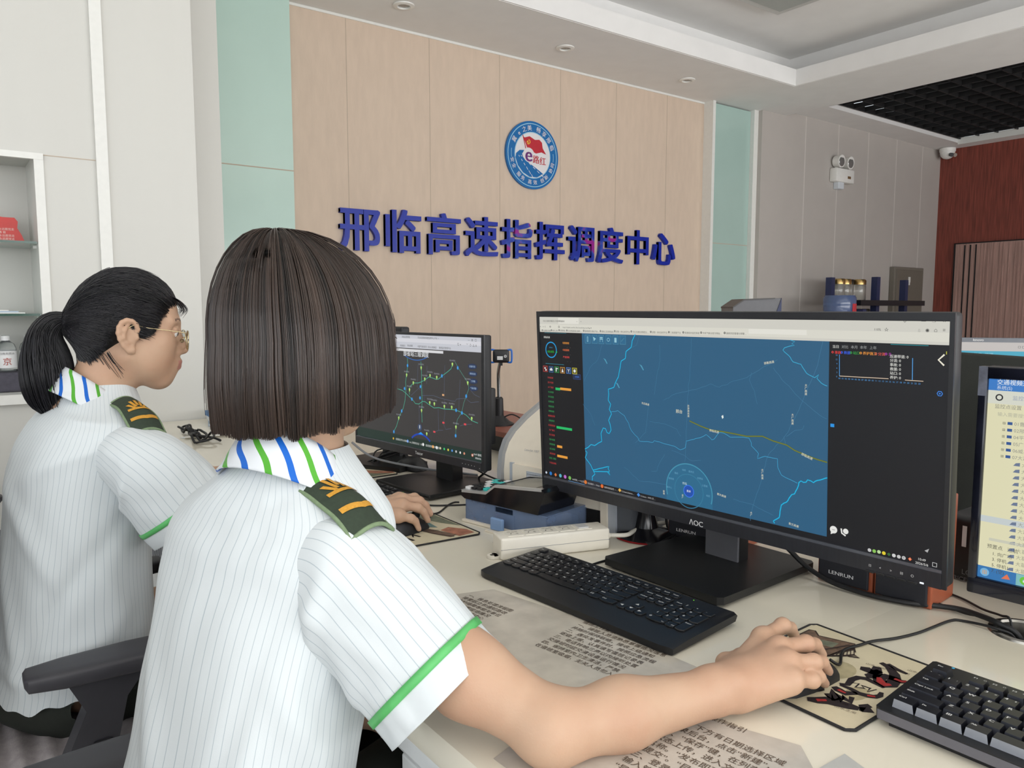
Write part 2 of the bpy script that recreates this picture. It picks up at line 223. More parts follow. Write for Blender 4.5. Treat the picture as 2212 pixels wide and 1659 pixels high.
# ------------------------------------------------------------------ measured screen and desk figures (metres)
DG={'m1_screen':[(-0.3991,0.1788),(-0.4086,-0.1637)],'m1_screenR':[(0.4011,0.1857),(0.4023,0.0576)],'m1_white':[(-0.3988,0.1455),(0.234,0.1507)],'m1_whiteR':[(0.0603,0.1496),(0.2358,0.1508),(0.4013,0.1517)],'m1_map':[(-0.2748,0.1455),(-0.2778,-0.1533)],'m1_mapR':[(0.2362,0.1504),(0.2355,-0.1322)],'m1_mapR2':[(0.2354,-0.1526),(0.0591,-0.1538)],'m1_task':[(-0.4082,-0.1571),(-0.2827,-0.1519)],'m1_taskR':[(0.4088,-0.1484)],'bw':[(-0.1381,0.148),(-0.1456,0.1354),(-0.1485,0.124),(-0.1602,0.116),(-0.1639,0.1019),(-0.1683,0.0996),(-0.1731,0.0963),(-0.1778,0.0833),(-0.1817,0.065),(-0.1899,0.0541),(-0.1943,0.0446),(-0.2077,0.0397),(-0.209,0.0185),(-0.203,0.0112),(-0.2079,0.0001),(-0.2022,-0.0085),(-0.2096,-0.0213),(-0.2063,-0.0289),(-0.2039,-0.0405),(-0.2094,-0.0479),(-0.2147,-0.0472),(-0.218,-0.0396),(-0.2251,-0.0391),(-0.2309,-0.0505),(-0.2296,-0.0666),(-0.2406,-0.0708),(-0.2481,-0.0772),(-0.2592,-0.0766),(-0.2669,-0.0839),(-0.2764,-0.0881)],'bw2':[(-0.2754,-0.0907),(-0.271,-0.0937),(-0.276,-0.1061),(-0.268,-0.1132),(-0.2607,-0.119),(-0.2555,-0.1284),(-0.2502,-0.1353),(-0.2579,-0.1421),(-0.2582,-0.1505)],'bw3':[(-0.2555,-0.1284),(-0.2115,-0.1139),(-0.2141,-0.1184),(-0.2108,-0.1233),(-0.2155,-0.1268),(-0.2096,-0.1312),(-0.2129,-0.125),(-0.2537,-0.1309)],'be':[(0.2356,-0.0608),(0.2239,-0.0659),(0.2131,-0.072),(0.2087,-0.0696),(0.2043,-0.0693),(0.2021,-0.0733),(0.1977,-0.0747),(0.1937,-0.0733),(0.1899,-0.0761),(0.1866,-0.0864),(0.1821,-0.0959),(0.1775,-0.0979),(0.173,-0.1042),(0.1684,-0.1117),(0.1603,-0.1188),(0.158,-0.1292),(0.1557,-0.1397),(0.1474,-0.146),(0.1455,-0.1487),(0.1479,-0.1513)],'riv':[(-0.2028,-0.0046),(-0.1854,-0.0002),(-0.1686,-0.0089),(-0.1589,-0.0208),(-0.1526,-0.0356),(-0.1365,-0.0465),(-0.1333,-0.0525),(-0.1013,-0.0508),(-0.0981,-0.0478),(-0.0856,-0.0487),(-0.0703,-0.0504),(-0.0522,-0.0516),(-0.0375,-0.0557),(-0.0272,-0.0506),(-0.0256,-0.0382),(-0.0055,-0.032),(0.0114,-0.025),(0.017,-0.022),(0.0279,-0.0288),(0.0333,-0.0269),(0.0415,-0.0154),(0.0521,-0.0141),(0.0652,-0.0193),(0.0858,-0.0167),(0.101,-0.0159),(0.106,-0.0242),(0.106,-0.0287),(0.1183,-0.0404),(0.1171,-0.0484),(0.1305,-0.043),(0.1531,-0.0441),(0.152,-0.0574),(0.1592,-0.0694),(0.1731,-0.0736),(0.1868,-0.0777)],'hw':[(-0.0179,-0.0012),(0.006,-0.008),(0.028,-0.0124),(0.0495,-0.0121),(0.0705,-0.0129),(0.096,-0.0143),(0.1256,-0.0105),(0.1447,-0.0157),(0.1681,-0.0191),(0.1818,-0.0258),(0.1998,-0.0306),(0.2174,-0.0344),(0.2352,-0.0369)],'ne':[(0.1737,0.1475),(0.1804,0.1456),(0.176,0.1403),(0.18,0.1384),(0.1625,0.1346),(0.1602,0.1314),(0.1671,0.1264),(0.1784,0.1134),(0.1918,0.1099),(0.2007,0.097),(0.2137,0.0917),(0.22,0.0962),(0.2169,0.0909),(0.2244,0.0843),(0.2335,0.0799)],'rd0':[(0.1511,0.1151),(0.1205,0.0985),(0.096,0.0838),(0.0707,0.0753),(0.0446,0.0632),(0.0259,0.0675),(0.0011,0.0575),(-0.0448,0.0454),(-0.0749,0.0306)],'rd1':[(0.1442,0.102),(0.1628,0.0819),(0.1945,0.053),(0.2208,0.0348),(0.2336,0.03)],'rd2':[(0.2115,0.0936),(0.2031,0.0766),(0.1945,0.053),(0.1814,0.0243),(0.1657,-0.0054),(0.1353,-0.0401),(0.1209,-0.0938),(0.1085,-0.128),(0.1035,-0.1566)],'rd3':[(-0.0822,0.1301),(-0.0812,0.1011),(-0.0894,0.0737),(-0.0963,0.0386)],'rd4':[(-0.0119,0.1442),(-0.0154,0.0927),(-0.0218,0.0331),(-0.0254,-0.0273),(-0.029,-0.0764)],'rd5':[(-0.1068,-0.0124),(-0.0697,-0.0131),(-0.0458,-0.0201),(-0.0371,-0.0312)],'rd6':[(-0.2231,0.1251),(-0.2348,0.0958),(-0.2571,0.0787),(-0.2729,0.0507)],'rd7':[(-0.1286,0.1458),(-0.1354,0.1282),(-0.1469,0.1241)],'rd8':[(-0.1092,0.0225),(-0.1168,-0.0338),(-0.1433,-0.0577)],'rd9':[(-0.0584,-0.0599),(-0.0317,-0.0646),(-0.0145,-0.073),(0.0054,-0.0687)],'rd10':[(-0.0737,-0.0695),(-0.0864,-0.0878),(-0.0929,-0.104),(-0.1056,-0.1061)],'rd11':[(-0.1714,-0.1089),(-0.1352,-0.1292),(-0.0716,-0.1257)],'rd12':[(0.2257,0.1471),(0.2177,0.1104),(0.2115,0.0936)],'rd13':[(0.1059,0.0932),(0.101,0.0797),(0.1108,0.0607),(0.1157,0.0413)],'rd14':[(0.168,-0.0051),(0.1816,0.0052),(0.195,0.0089),(0.1971,0.0155)],'rd15':[(-0.2785,0.004),(-0.2569,-0.0156),(-0.2467,-0.0362)],'rd16':[(0.1634,-0.0057),(0.1658,-0.0183)],'rd17':[(0.0701,-0.1262),(0.106,-0.1285),(0.1453,-0.1386)],'lb_东吕高速':(-0.1165,0.0198),'lb_邢台':(-0.04,0.0133),'lb_京港澳高速':(-0.0197,0.0178),'lb_邢临高速':(0.0334,-0.0134),'lb_邢临高速2':(0.2027,-0.0323),'lb_大广高速1':(0.1999,0.0711),'lb_大广高速2':(0.1781,0.0228),'lb_大广高速3':(0.1257,-0.0739),'lb_邢衡高速':(0.1371,0.1102),'lb_邯大高速':(0.0476,-0.1235),'lb_南':(-0.0766,-0.1469),'lb_京广':(-0.0343,-0.1464),'lb_青兰高速':(0.1814,-0.1468),'lb_太':(0.1052,-0.1499),'menu':[(-0.0209,-0.129),(0.0313,-0.1241),(-0.0295,-0.1163),(-0.0307,-0.0919),(-0.0147,-0.0925),(0.0037,-0.1015),(0.0134,-0.113),(0.0202,-0.1298),(-0.0641,-0.1294),(-0.0592,-0.1123),(-0.0476,-0.1003)],'ring':[(-0.3668,0.1102),(-0.3474,0.111),(-0.3678,0.0891),(-0.3786,0.1362),(-0.3674,0.1152),(-0.3678,0.1065)],'o3':[(-0.3223,0.1257),(-0.3226,0.1114),(-0.3225,0.0969),(-0.3176,0.1185),(-0.3171,0.104),(-0.3177,0.0903),(-0.2965,0.119)],'ic':[(-0.3861,0.0694),(-0.3684,0.0691),(-0.3514,0.0695),(-0.3343,0.0694),(-0.3166,0.0697),(-0.2993,0.0699)],'pill':[(-0.2933,0.0583)],'mi':[(-0.2604,0.1357),(-0.2416,0.136),(-0.2238,0.136),(-0.2053,0.1361),(-0.1871,0.1364),(-0.1689,0.1367)],'rows':[(-0.3717,0.0513),(-0.3733,-0.1323)],'bars':[(-0.3573,0.0291),(-0.3432,0.0303),(-0.311,0.0295),(-0.358,-0.0526),(-0.3121,-0.0514),(-0.3583,-0.0935),(-0.3428,-0.0925),(-0.3588,-0.1141),(-0.3278,-0.1132)],'tabs':[(-0.3941,0.1727),(-0.3829,0.1728),(-0.3268,0.1734),(-0.3218,0.1734),(-0.2608,0.174),(-0.2517,0.1741),(-0.3712,0.1604),(-0.3619,0.1605),(-0.3185,0.1607),(-0.31,0.1608),(-0.305,0.1609),(-0.3944,0.1496)],'bms':[(-0.3936,0.1496),(-0.3657,0.1502),(-0.3428,0.1507),(-0.3201,0.1506),(-0.2727,0.1511),(-0.2275,0.1513),(-0.1904,0.1519),(-0.1494,0.1523),(-0.1032,0.1526),(-0.0623,0.153),(-0.0311,0.1533),(0.0062,0.1537),(0.053,0.1543)],'tk':[(-0.3946,-0.1563),(-0.3807,-0.1561),(-0.3657,-0.1565),(-0.351,-0.1561),(-0.3368,-0.156),(-0.3229,-0.1562),(-0.3158,-0.157),(-0.2772,-0.1571),(-0.2716,-0.1578),(-0.2316,-0.1574),(-0.2255,-0.1579),(-0.1848,-0.1571),(-0.1803,-0.1579),(-0.1375,-0.1576),(-0.1333,-0.1581)],'rt':[(0.2458,0.1396),(0.2598,0.1397),(0.2733,0.1398),(0.2869,0.1399),(0.3007,0.1399),(0.2412,0.1312),(0.2551,0.1314),(0.2689,0.1316),(0.2832,0.1317),(0.3048,0.1316),(0.319,0.1319),(0.3243,0.1291),(0.3244,0.1234),(0.3245,0.1174),(0.3247,0.1114),(0.3248,0.1055),(0.325,0.0995),(0.2517,0.1281),(0.2522,0.0963),(0.3232,0.0972),(0.3455,0.0969),(0.3697,0.0968),(0.3549,0.1278),(0.3553,0.0976),(0.3953,0.1345),(0.388,0.127),(0.3952,0.1198),(0.3911,0.0816),(0.2424,0.021),(0.3977,0.1368)],'rx':[(0.2522,0.0929),(0.3646,0.0931)],'wb':[(0.3434,0.1788),(0.3679,0.179),(0.3811,0.1792),(0.3939,0.1793),(0.3067,0.1661),(0.3188,0.1661),(0.3625,0.1659),(0.373,0.1661),(0.3835,0.1664),(0.3939,0.1671)],'ty':[(0.2467,-0.1398),(0.2626,-0.1393),(0.3017,-0.1586),(0.3086,-0.1584),(0.3155,-0.1579),(0.3225,-0.158),(0.3297,-0.158),(0.3367,-0.158),(0.3436,-0.1581),(0.3504,-0.1581),(0.3589,-0.1577),(0.375,-0.1544),(0.3748,-0.1605),(0.3916,-0.1575),(0.3809,-0.1395)],'lg':[(0.3032,-0.1829),(0.3188,-0.1829),(0.3341,-0.1824),(0.3488,-0.1824),(0.3641,-0.1822),(0.3773,-0.1864)],'btn':[(0.3042,-0.1867),(0.3189,-0.1865),(0.3342,-0.1864),(0.3491,-0.1863),(0.3638,-0.1863)],'aoc':[(-0.004,-0.1821),(-0.0164,-0.1848),(0.008,-0.182)],'m2_screen':[(0.2421,0.1434),(0.2639,-0.1376),(-0.063,0.1419)],'m2_white':[(0.2434,0.1109),(-0.0645,0.111)],'m2_task':[(0.2634,-0.1092),(0.2651,-0.1374),(-0.1176,-0.1125),(-0.1101,-0.1386)],'m2_title':[(0.0136,0.0978)],'m2_btn':[(0.2272,0.0786),(0.2286,0.0622),(0.2297,0.0454),(0.2309,0.0293)],'g1':[(0.156,0.08),(0.1509,0.0693),(0.1375,0.0612),(0.1171,0.0505),(0.1033,0.0422),(0.0929,0.0408),(0.0755,0.0436),(0.0667,0.0452),(0.0469,0.0352),(0.0324,0.0298),(0.0214,0.0269),(0.0029,0.0256),(-0.0123,0.0156),(-0.0156,0.0041),(-0.0147,-0.0047)],'g2':[(-0.0664,0.0059),(-0.0469,0.004),(-0.0317,-0.0016),(-0.0129,-0.0113),(0.0019,-0.019),(0.0092,-0.025),(0.024,-0.0248),(0.0388,-0.0169),(0.0496,-0.017),(0.0638,-0.0223),(0.0849,-0.029),(0.1023,-0.0263),(0.1228,-0.0276),(0.1497,-0.0261),(0.1695,-0.0263),(0.1889,-0.0296),(0.2049,-0.0343),(0.2238,-0.0447),(0.2455,-0.0484)],'g3':[(-0.0221,0.0863),(-0.0206,0.0686),(-0.0268,0.0437),(-0.0311,0.0254),(-0.0295,0.0098),(-0.034,-0.0198),(-0.0422,-0.041),(-0.0502,-0.0508),(-0.0623,-0.0681),(-0.0727,-0.0899),(-0.085,-0.1052)],'g4':[(0.0341,0.0802),(0.0359,0.0628),(0.0358,0.0191),(0.037,-0.0159),(0.0347,-0.0404),(0.036,-0.069)],'g5':[(0.1659,0.0857),(0.1771,0.0728),(0.1993,0.0516),(0.2119,0.0402),(0.2149,0.0281),(0.2053,0.01),(0.1956,-0.0083),(0.1889,-0.0296),(0.1725,-0.048),(0.1674,-0.0653),(0.1662,-0.0865)],'gr0':[(0.0223,0.0752),(0.0175,0.0178),(0.032,0.0089)],'gr1':[(0.0583,0.0706),(0.0557,0.0271)],'gr2':[(0.0354,-0.0029),(0.0818,0.0009),(0.1095,-0.0032),(0.15,-0.0061),(0.1648,-0.0059),(0.1698,-0.0002),(0.2084,0.0051)],'gr3':[(0.1276,0.0764),(0.1255,0.0468),(0.1233,0.0043)],'gr4':[(0.1005,-0.0297),(0.1015,-0.0813)],'gr5':[(0.1248,-0.0062),(0.1261,-0.0379),(0.1206,-0.062)],'gr6':[(0.1833,0.0464),(0.1796,0.0006),(0.1776,-0.0308)],'gr7':[(-0.009,-0.0065),(0.0395,0.0237),(0.046,-0.0151)],'gr8':[(0.024,-0.0259),(0.0249,-0.0724)],'gr9':[(0.1189,-0.0622),(0.1289,-0.076),(0.1492,-0.0716)],'gr10':[(0.1822,-0.0616),(0.1983,-0.0567),(0.2237,-0.0529)],'gr11':[(0.2181,0.0263),(0.2335,0.0154),(0.252,0.0108)],'gr12':[(0.2052,0.0028),(0.2209,-0.004),(0.2488,0.0005)],'gr13':[(0.0839,-0.0877),(0.1015,-0.0813),(0.1187,-0.0793)],'gp':[(0.156,0.08),(0.0352,0.065),(-0.0257,0.0437),(0.0703,0.0482),(0.0965,0.0456),(0.0492,0.0386),(0.0021,0.026),(-0.0144,0.0076),(0.0681,-0.0176),(0.0861,-0.0186),(0.1246,-0.0215),(0.1524,-0.021),(0.0347,-0.0397),(-0.0623,-0.0681),(0.2244,-0.0399),(0.1674,-0.0659),(0.2109,0.0405),(0.0547,-0.0951)],'bp':[(-0.0214,0.0676),(0.1755,0.0727),(0.1164,0.0504),(0.0314,0.0188),(-0.0353,0.0089),(-0.0047,-0.0151),(0.0291,-0.0093),(0.2053,0.0096),(0.1685,-0.0264),(0.1896,-0.0306),(-0.049,-0.0491),(-0.085,-0.1063),(0.1662,-0.0865)],'rp':[(0.1207,-0.0607),(0.2006,-0.0558),(0.085,-0.0867)],'op':[(0.1206,0.0054)],'mic':[(0.0266,-0.0822),(0.0299,-0.0974)],'tk2':[(-0.0875,-0.124),(-0.0249,-0.1232),(0.0397,-0.1235),(0.0791,-0.1239),(0.0939,-0.1241),(0.1081,-0.1237),(0.1229,-0.1235),(0.1378,-0.1236),(0.1525,-0.1236),(0.1674,-0.1237),(0.1825,-0.1242),(0.1971,-0.1242),(0.2263,-0.1241),(0.2459,-0.1239)],'tk2t':[(-0.0775,-0.124),(-0.0173,-0.1245),(0.0495,-0.1242)],'tb2':[(-0.0437,0.1383),(0.0217,0.1381),(-0.052,0.1164),(-0.0214,0.1174),(0.0213,0.1167),(0.0627,0.1164),(0.1061,0.1165),(0.1744,0.1278),(0.1841,0.1273),(0.2063,0.1268),(0.2173,0.1264),(0.2282,0.1264),(0.2374,0.1267),(0.2121,0.1385),(0.2239,0.1383),(0.236,0.1382)],'pop':[(-0.0638,0.1092),(0.122,0.1098),(0.1219,0.103),(-0.0647,0.1042)],'dots':[(0.193,-0.1474),(0.2039,-0.1477),(0.215,-0.1477),(0.2255,-0.1478),(0.2355,-0.148),(0.2534,-0.1508)],'tlogo':[(0.0253,-0.1466)],'m2_box':[(-0.2077,-0.137),(0.2659,-0.1368)],'m3_screen':[(-0.2247,0.146),(-0.2196,0.0267)],'m3_blue':[(-0.2237,0.1326),(-0.1796,0.1313)],'m3_t':[(-0.2194,0.1417),(-0.2196,0.1339),(-0.2023,0.1347),(-0.1854,0.1356),(-0.2161,0.1255),(-0.208,0.125),(-0.2186,0.1153),(-0.216,0.1082),(-0.2091,0.101),(-0.2088,0.0944),(-0.2084,0.0877),(-0.208,0.081),(-0.2077,0.0742),(-0.2073,0.0676),(-0.2002,0.0615),(-0.1998,0.0551),(-0.1994,0.0481),(-0.1991,0.0418)],'m3_b':[(-0.2118,-0.1411),(-0.2127,-0.1523),(-0.1645,-0.139),(-0.1639,-0.1488),(-0.2071,-0.1464),(-0.1902,-0.1445),(-0.1748,-0.1449),(-0.2076,-0.1365),(-0.1988,0.0266),(-0.1986,0.022),(-0.1982,0.0151),(-0.1986,0.0087),(-0.1982,0.0021),(-0.1964,-0.0046),(-0.196,-0.0112),(-0.1957,-0.0178),(-0.196,-0.0245),(-0.1957,-0.0308),(-0.1953,-0.0375),(-0.195,-0.0439),(-0.1953,-0.0507),(-0.195,-0.0572),(-0.1946,-0.0638),(-0.1943,-0.0703),(-0.1939,-0.0769),(-0.1987,-0.0831),(-0.2097,-0.0977),(-0.2019,-0.1043),(-0.2016,-0.1105),(-0.2012,-0.1169),(-0.2009,-0.1236),(-0.1991,-0.1291)]}
DK={'pad':[(0.974,0.595),(0.966,0.542),(0.979,0.425),(0.966,0.415),(0.93,0.411),(0.798,0.411),(0.763,0.41),(0.754,0.416),(0.749,0.429),(0.75,0.502)],'s1':[(0.9,0.484),(0.903,0.477),(0.901,0.467),(0.912,0.465)],'s2':[(0.92,0.473),(0.903,0.465),(0.89,0.464),(0.885,0.469)],'s3':[(0.935,0.476),(0.931,0.464),(0.918,0.45),(0.904,0.442),(0.888,0.439),(0.882,0.443),(0.885,0.45),(0.894,0.457),(0.904,0.453),(0.906,0.444),(0.906,0.435),(0.911,0.431)],'s4':[(0.939,0.469),(0.933,0.455),(0.931,0.441)],'s5':[(0.841,0.477),(0.846,0.47),(0.863,0.474),(0.874,0.472),(0.879,0.464),(0.877,0.454),(0.874,0.44)],'s6':[(0.839,0.475),(0.84,0.463),(0.837,0.451),(0.84,0.442),(0.845,0.435),(0.852,0.433),(0.861,0.436)],'s7':[(0.855,0.47),(0.86,0.463),(0.848,0.461),(0.854,0.453),(0.858,0.459),(0.86,0.449),(0.849,0.447),(0.863,0.443)],'s8':[(0.795,0.488),(0.811,0.485),(0.815,0.482)],'s9':[(0.829,0.477),(0.826,0.47),(0.825,0.46),(0.836,0.452)],'s10':[(0.777,0.479),(0.783,0.471),(0.792,0.464),(0.796,0.455),(0.801,0.441),(0.804,0.432)],'s11':[(0.804,0.432),(0.807,0.427),(0.806,0.423),(0.814,0.431),(0.821,0.428)],'s12':[(0.807,0.473),(0.799,0.462),(0.817,0.473),(0.802,0.457),(0.813,0.465),(0.807,0.453),(0.814,0.458),(0.811,0.446),(0.823,0.451)],'b1':[(0.92,0.587),(0.953,0.588),(0.956,0.581),(0.945,0.569),(0.96,0.525),(0.94,0.517),(0.896,0.528),(0.909,0.576)],'b2':[(0.934,0.565),(0.944,0.539),(0.925,0.537),(0.921,0.561)],'b3':[(0.908,0.541),(0.929,0.534),(0.951,0.527)],'b4':[(0.895,0.529),(0.914,0.515),(0.928,0.508),(0.925,0.5),(0.918,0.511)],'b5':[(0.904,0.526),(0.955,0.524),(0.936,0.511)],'mcab':[(0.898,0.529),(0.924,0.521),(0.96,0.517),(0.984,0.513),(1.025,0.502),(1.066,0.493),(1.101,0.49),(1.146,0.486),(1.16,0.475),(1.169,0.455),(1.167,0.442)],'tcab':[(1.223,0.768),(1.19,0.729),(1.158,0.678),(1.153,0.635),(1.153,0.591),(1.167,0.547),(1.191,0.519),(1.196,0.492),(1.185,0.469),(1.161,0.445),(1.154,0.433)],'pcab':[(1.255,0.522),(1.241,0.502),(1.217,0.476),(1.199,0.462),(1.168,0.442)],'pcab2':[(1.216,0.52),(1.212,0.497),(1.209,0.47),(1.194,0.453),(1.165,0.437)],'kcab':[(0.858,0.937),(0.873,0.959),(0.9,0.974),(0.94,0.972),(1.008,0.979),(1.06,0.98),(1.112,0.984)],'paper1':[(0.615,0.992),(0.667,0.991),(0.721,0.823),(0.744,0.68),(0.708,0.587),(0.646,0.604),(0.565,0.678),(0.569,0.818)],'paper2':[(0.475,0.613),(0.658,0.522),(0.68,0.428),(0.636,0.42),(0.433,0.518)],'paper3':[(0.672,0.483),(0.683,0.43),(0.634,0.42),(0.6,0.444)],'paper4':[(0.701,0.405),(0.706,0.369),(0.636,0.376),(0.641,0.405)],'glass':[(0.392,0.71),(0.406,0.588)],'pad3':[(0.843,1.458),(0.844,1.256),(0.835,1.245),(0.677,1.257)],'pad4':[(0.965,2.034),(0.982,1.864),(0.972,1.846),(0.844,1.844),(0.809,1.954)],'mc3':[(0.806,1.418),(0.832,1.422),(0.862,1.438),(0.911,1.48),(0.936,1.493),(0.945,1.487)],'kc3':[(0.849,1.549),(0.863,1.529),(0.882,1.524),(0.965,1.554),(1.064,1.642),(1.106,1.694),(1.114,1.719),(1.068,1.698)],'pile4':[(0.932,1.886),(0.98,1.933),(1.039,1.977),(1.08,1.977),(1.085,1.943),(1.038,1.835),(1.025,1.779),(1.034,1.76)]}
# ================================================================== the room
m_white = mat('white_laminate', (210,209,203), 0.42, var=0.03, scale=3, stretch=(1,1,0.06))
m_paint = mat('ceiling_paint', (236,235,233), 0.85, var=0.02, scale=6)
m_trimw = mat('white_trim', (232,232,227), 0.4, var=0.02)
m_beige = mat('beige_wallcovering', (212,192,173), 0.72, var=0.035, scale=26, stretch=(1,1,0.25), bump=0.25, bscale=90)
m_seam = mat('panel_seam', (190,174,156), 0.7, var=0.03)
m_grey = mat('grey_wall_panel', (186,180,174), 0.6, var=0.02, scale=5)
m_greyseam = mat('grey_panel_seam', (214,208,202), 0.5, var=0.02)
m_floor = mat('floor_tile', (224,220,214), 0.25, var=0.05, scale=8)
m_gglass = mat('pale_green_back_painted_glass', (196,222,212), 0.14, spec=0.4, var=0.02, scale=3)
m_gglass2 = mat('grey_green_back_painted_glass', (172,198,190), 0.12, spec=0.45, var=0.02, scale=3)
m_wood = mat('dark_red_wood_panel', (128,62,50), 0.45, var=0.4, scale=10, stretch=(1,9,0.35))
m_slat = mat('brown_grooved_door', (176,142,132), 0.5, var=0.22, scale=10, stretch=(1,9,0.3))
m_black = mat('black_grille', (16,16,18), 0.7, var=0.1)
m_dark = mat('dark_void', (7,7,9), 0.9, var=0.1)

struct(MB().box((-3.2,-3.5,-0.05),(9.6,4.7,0), m_floor), 'floor')
# ceiling: dropped soffit along the back wall and the right, coved recess, upper slab
c = MB()
c.box((-3.3,3.80,2.99),(6.42,4.65,3.06), m_paint)
c.box((5.65,-3.6,2.99),(6.42,3.80,3.06), m_paint)
c.box((-3.3,3.788,2.992),(5.641,3.801,3.12), m_paint)
c.box((5.640,-3.6,2.992),(5.652,3.80,3.12), m_paint)
c.box((-3.3,4.0,3.06),(5.9,4.05,3.32), m_paint)
c.box((5.86,-3.6,3.06),(5.9,4.0,3.32), m_paint)
c.box((-3.3,-3.6,3.29),(5.9,4.05,3.36), m_paint)
struct(c, 'ceiling')
c = MB()
c.box((6.40,-3.6,3.06),(6.44,4.65,3.5), m_paint)
c.box((6.44,4.101,3.04),(9.6,4.65,3.12), m_paint)
c.box((6.44,-3.6,3.04),(6.62,4.10,3.09), m_paint)
c.box((9.20,-3.6,3.04),(9.6,4.10,3.09), m_paint)
c.box((9.18,-3.6,3.02),(9.20,4.10,3.09), m_trimw)
c.box((6.44,-3.6,3.50),(9.6,4.65,3.54), m_dark)
struct(c, 'ceiling_side')
g = MB()
for i in range(14): g.box((6.62+i*0.19,-3.5,3.075),(6.632+i*0.19,4.08,3.12), m_black)
for i in range(40): g.box((6.62,4.07-i*0.19,3.075),(9.18,4.082-i*0.19,3.12), m_black)
struct(g, 'ceiling_grille')
# back wall
w = MB(); w.box((1.05,4.55,0),(5.46,4.65,3.0), m_beige)
for x in (2.09,2.68,3.25,3.81,4.385,4.97): w.box((x,4.5485,0),(x+0.004,4.551,2.99), m_seam)
w.box((1.70,4.545,2.975),(5.46,4.55,2.99), m_trimw)
struct(w, 'wall_back')
w = MB(); w.box((0.80,4.50,0),(1.72,4.552,2.99), m_gglass)
w.box((0.80,4.4985,2.01),(1.72,4.5005,2.016), m_seam)
struct(w, 'trim_1')
w = MB(); w.box((5.47,4.48,0),(6.04,4.56,2.98), m_gglass2)
w.box((5.44,4.45,0),(5.475,4.56,2.99), m_trimw); w.box((6.0,4.44,0),(6.06,4.56,2.99), m_trimw)
w.box((5.47,4.4785,1.78),(6.0,4.4805,1.786), m_seam)
struct(w, 'trim_2')
struct(MB().box((6.06,4.40,0),(6.44,4.65,3.0), m_grey), 'wall_pillar')
w = MB(); w.box((6.4,4.42,0),(9.6,4.65,3.05), m_grey)
for x in (6.766,7.334,7.9,8.48,9.055): w.box((x,4.418,0),(x+0.010,4.421,3.04), m_greyseam)
struct(w, 'wall_back_grey')
w = MB(); w.box((9.49,-3.6,0),(9.6,4.42,3.05), m_wood)
struct(w, 'wall_right')
d = MB()
d.box((9.462,0.9,0),(9.489,4.19,1.945), m_slat)
x = 4.16
while x > 0.95:
    d.box((9.455,x-0.012,0),(9.463,x,1.93), m_black if random.random() < .12 else m_slat); x -= random.choice((0.035,0.05,0.06))
d.box((9.455,4.185,0),(9.489,4.20,1.955), m_black); d.box((9.455,0.9,1.945),(9.489,4.20,1.957), m_black)
o = struct(d, 'door_1')
# left: fitted white cupboard wall with a pilaster
w = MB()
w.box((0.535,3.29,0),(0.855,3.62,2.99), m_white)
w.box((0.495,3.275,0),(0.535,3.62,2.99), m_trimw)
w.box((0.325,3.29,0),(0.495,3.62,2.99), m_white)
w.box((0.295,3.28,0.89),(0.325,3.62,1.752), m_trimw)
w.box((-3.3,3.29,1.752),(0.325,3.62,2.99), m_white)
w.box((-3.3,3.29,0),(0.325,3.62,0.86), m_white)
w.box((-3.3,3.255,0.86),(0.325,3.62,0.895), m_trimw)
w.box((-3.3,3.60,0.86),(0.325,3.64,1.78), m_white)
w.box((-3.3,3.278,1.735),(0.325,3.30,1.757), m_trimw)
w.box((0.325,3.2885,1.752),(0.495,3.2905,1.755), m_seam)
struct(w, 'wall_left_cupboard')
struct(MB().box((-3.3,3.62,0),(1.05,4.65,2.99), m_white).box((0.84,3.62,0),(0.86,4.5,2.99), m_white), 'wall_left_return')
# window walls out of view
w = MB(); w.box((-3.3,-3.6,0),(9.6,-3.5,0.6), m_paint); w.box((-3.3,-3.6,2.9),(9.6,-3.5,3.54), m_paint)
for x in (-3.3,-1.9,0.4,2.7,5.0,7.1,9.4): w.box((x,-3.6,0.6),(x+0.2,-3.5,2.9), m_trimw)
struct(w, 'wall_front')
w = MB(); w.box((-3.3,-3.6,0),(-3.2,3.7,0.65), m_paint); w.box((-3.3,-3.6,2.85),(-3.2,3.7,3.4), m_paint); w.box((-3.3,1.8,0.6),(-3.2,3.7,2.9), m_paint); w.box((-3.3,-3.6,0.6),(-3.2,-2.6,2.9), m_paint)
struct(w, 'wall_left')
# glass shelves and what stands on them
m_shglass = mat('shelf_glass', (196,224,214), 0.05, trans=0.75, var=0.0)
m_edge = mat('green_glass_edge', (44,82,70), 0.15, var=0.05)
for z, lb in ((1.437,'upper green edged glass shelf in the white cupboard niche, under the red plaque'), (1.176,'lower green edged glass shelf in the white cupboard niche, holding papers')):
    t = thing('glass_shelf', (-0.2,3.45,z), lb, 'shelf', 'glass shelves in the niche')
    MB().box((-0.9,3.302,z),(0.293,3.598,z+0.008), m_shglass).build('pane', t)
    MB().box((-0.9,3.297,z),(0.290,3.302,z+0.008), m_edge).build('front_edge', t)
    MB().cyl((0.284,3.36,z-0.008),(0.296,3.36,z-0.008),0.007,0.007,m_trimw,12).build('support_peg', t)
m_red = mat('red_plaque', (204,62,58), 0.35, var=0.05); m_gold = mat('gold_lettering', (222,172,60), 0.4, var=0.05); m_pale = mat('pale_lettering', (236,206,196), 0.5, var=0)
t = thing('award_plaque', (0.14,3.45,1.445), 'red wave-topped plaque with gold writing on the upper glass shelf', 'plaque')
T = frame_T((0.14,3.42,1.445), (0.985,0.0,0), (0,0.12,0.993), (0,-0.993,0.12))
pl = [(-0.12,0),(0.128,0),(0.118,0.03),(0.105,0.055),(0.108,0.08),(0.098,0.094),(0.06,0.094),(0.03,0.100),(0.0,0.116),(-0.05,0.135),(-0.09,0.125),(-0.12,0.11)]
MB(T).prism(pl,-0.012,0.0,m_red).build('panel', t)
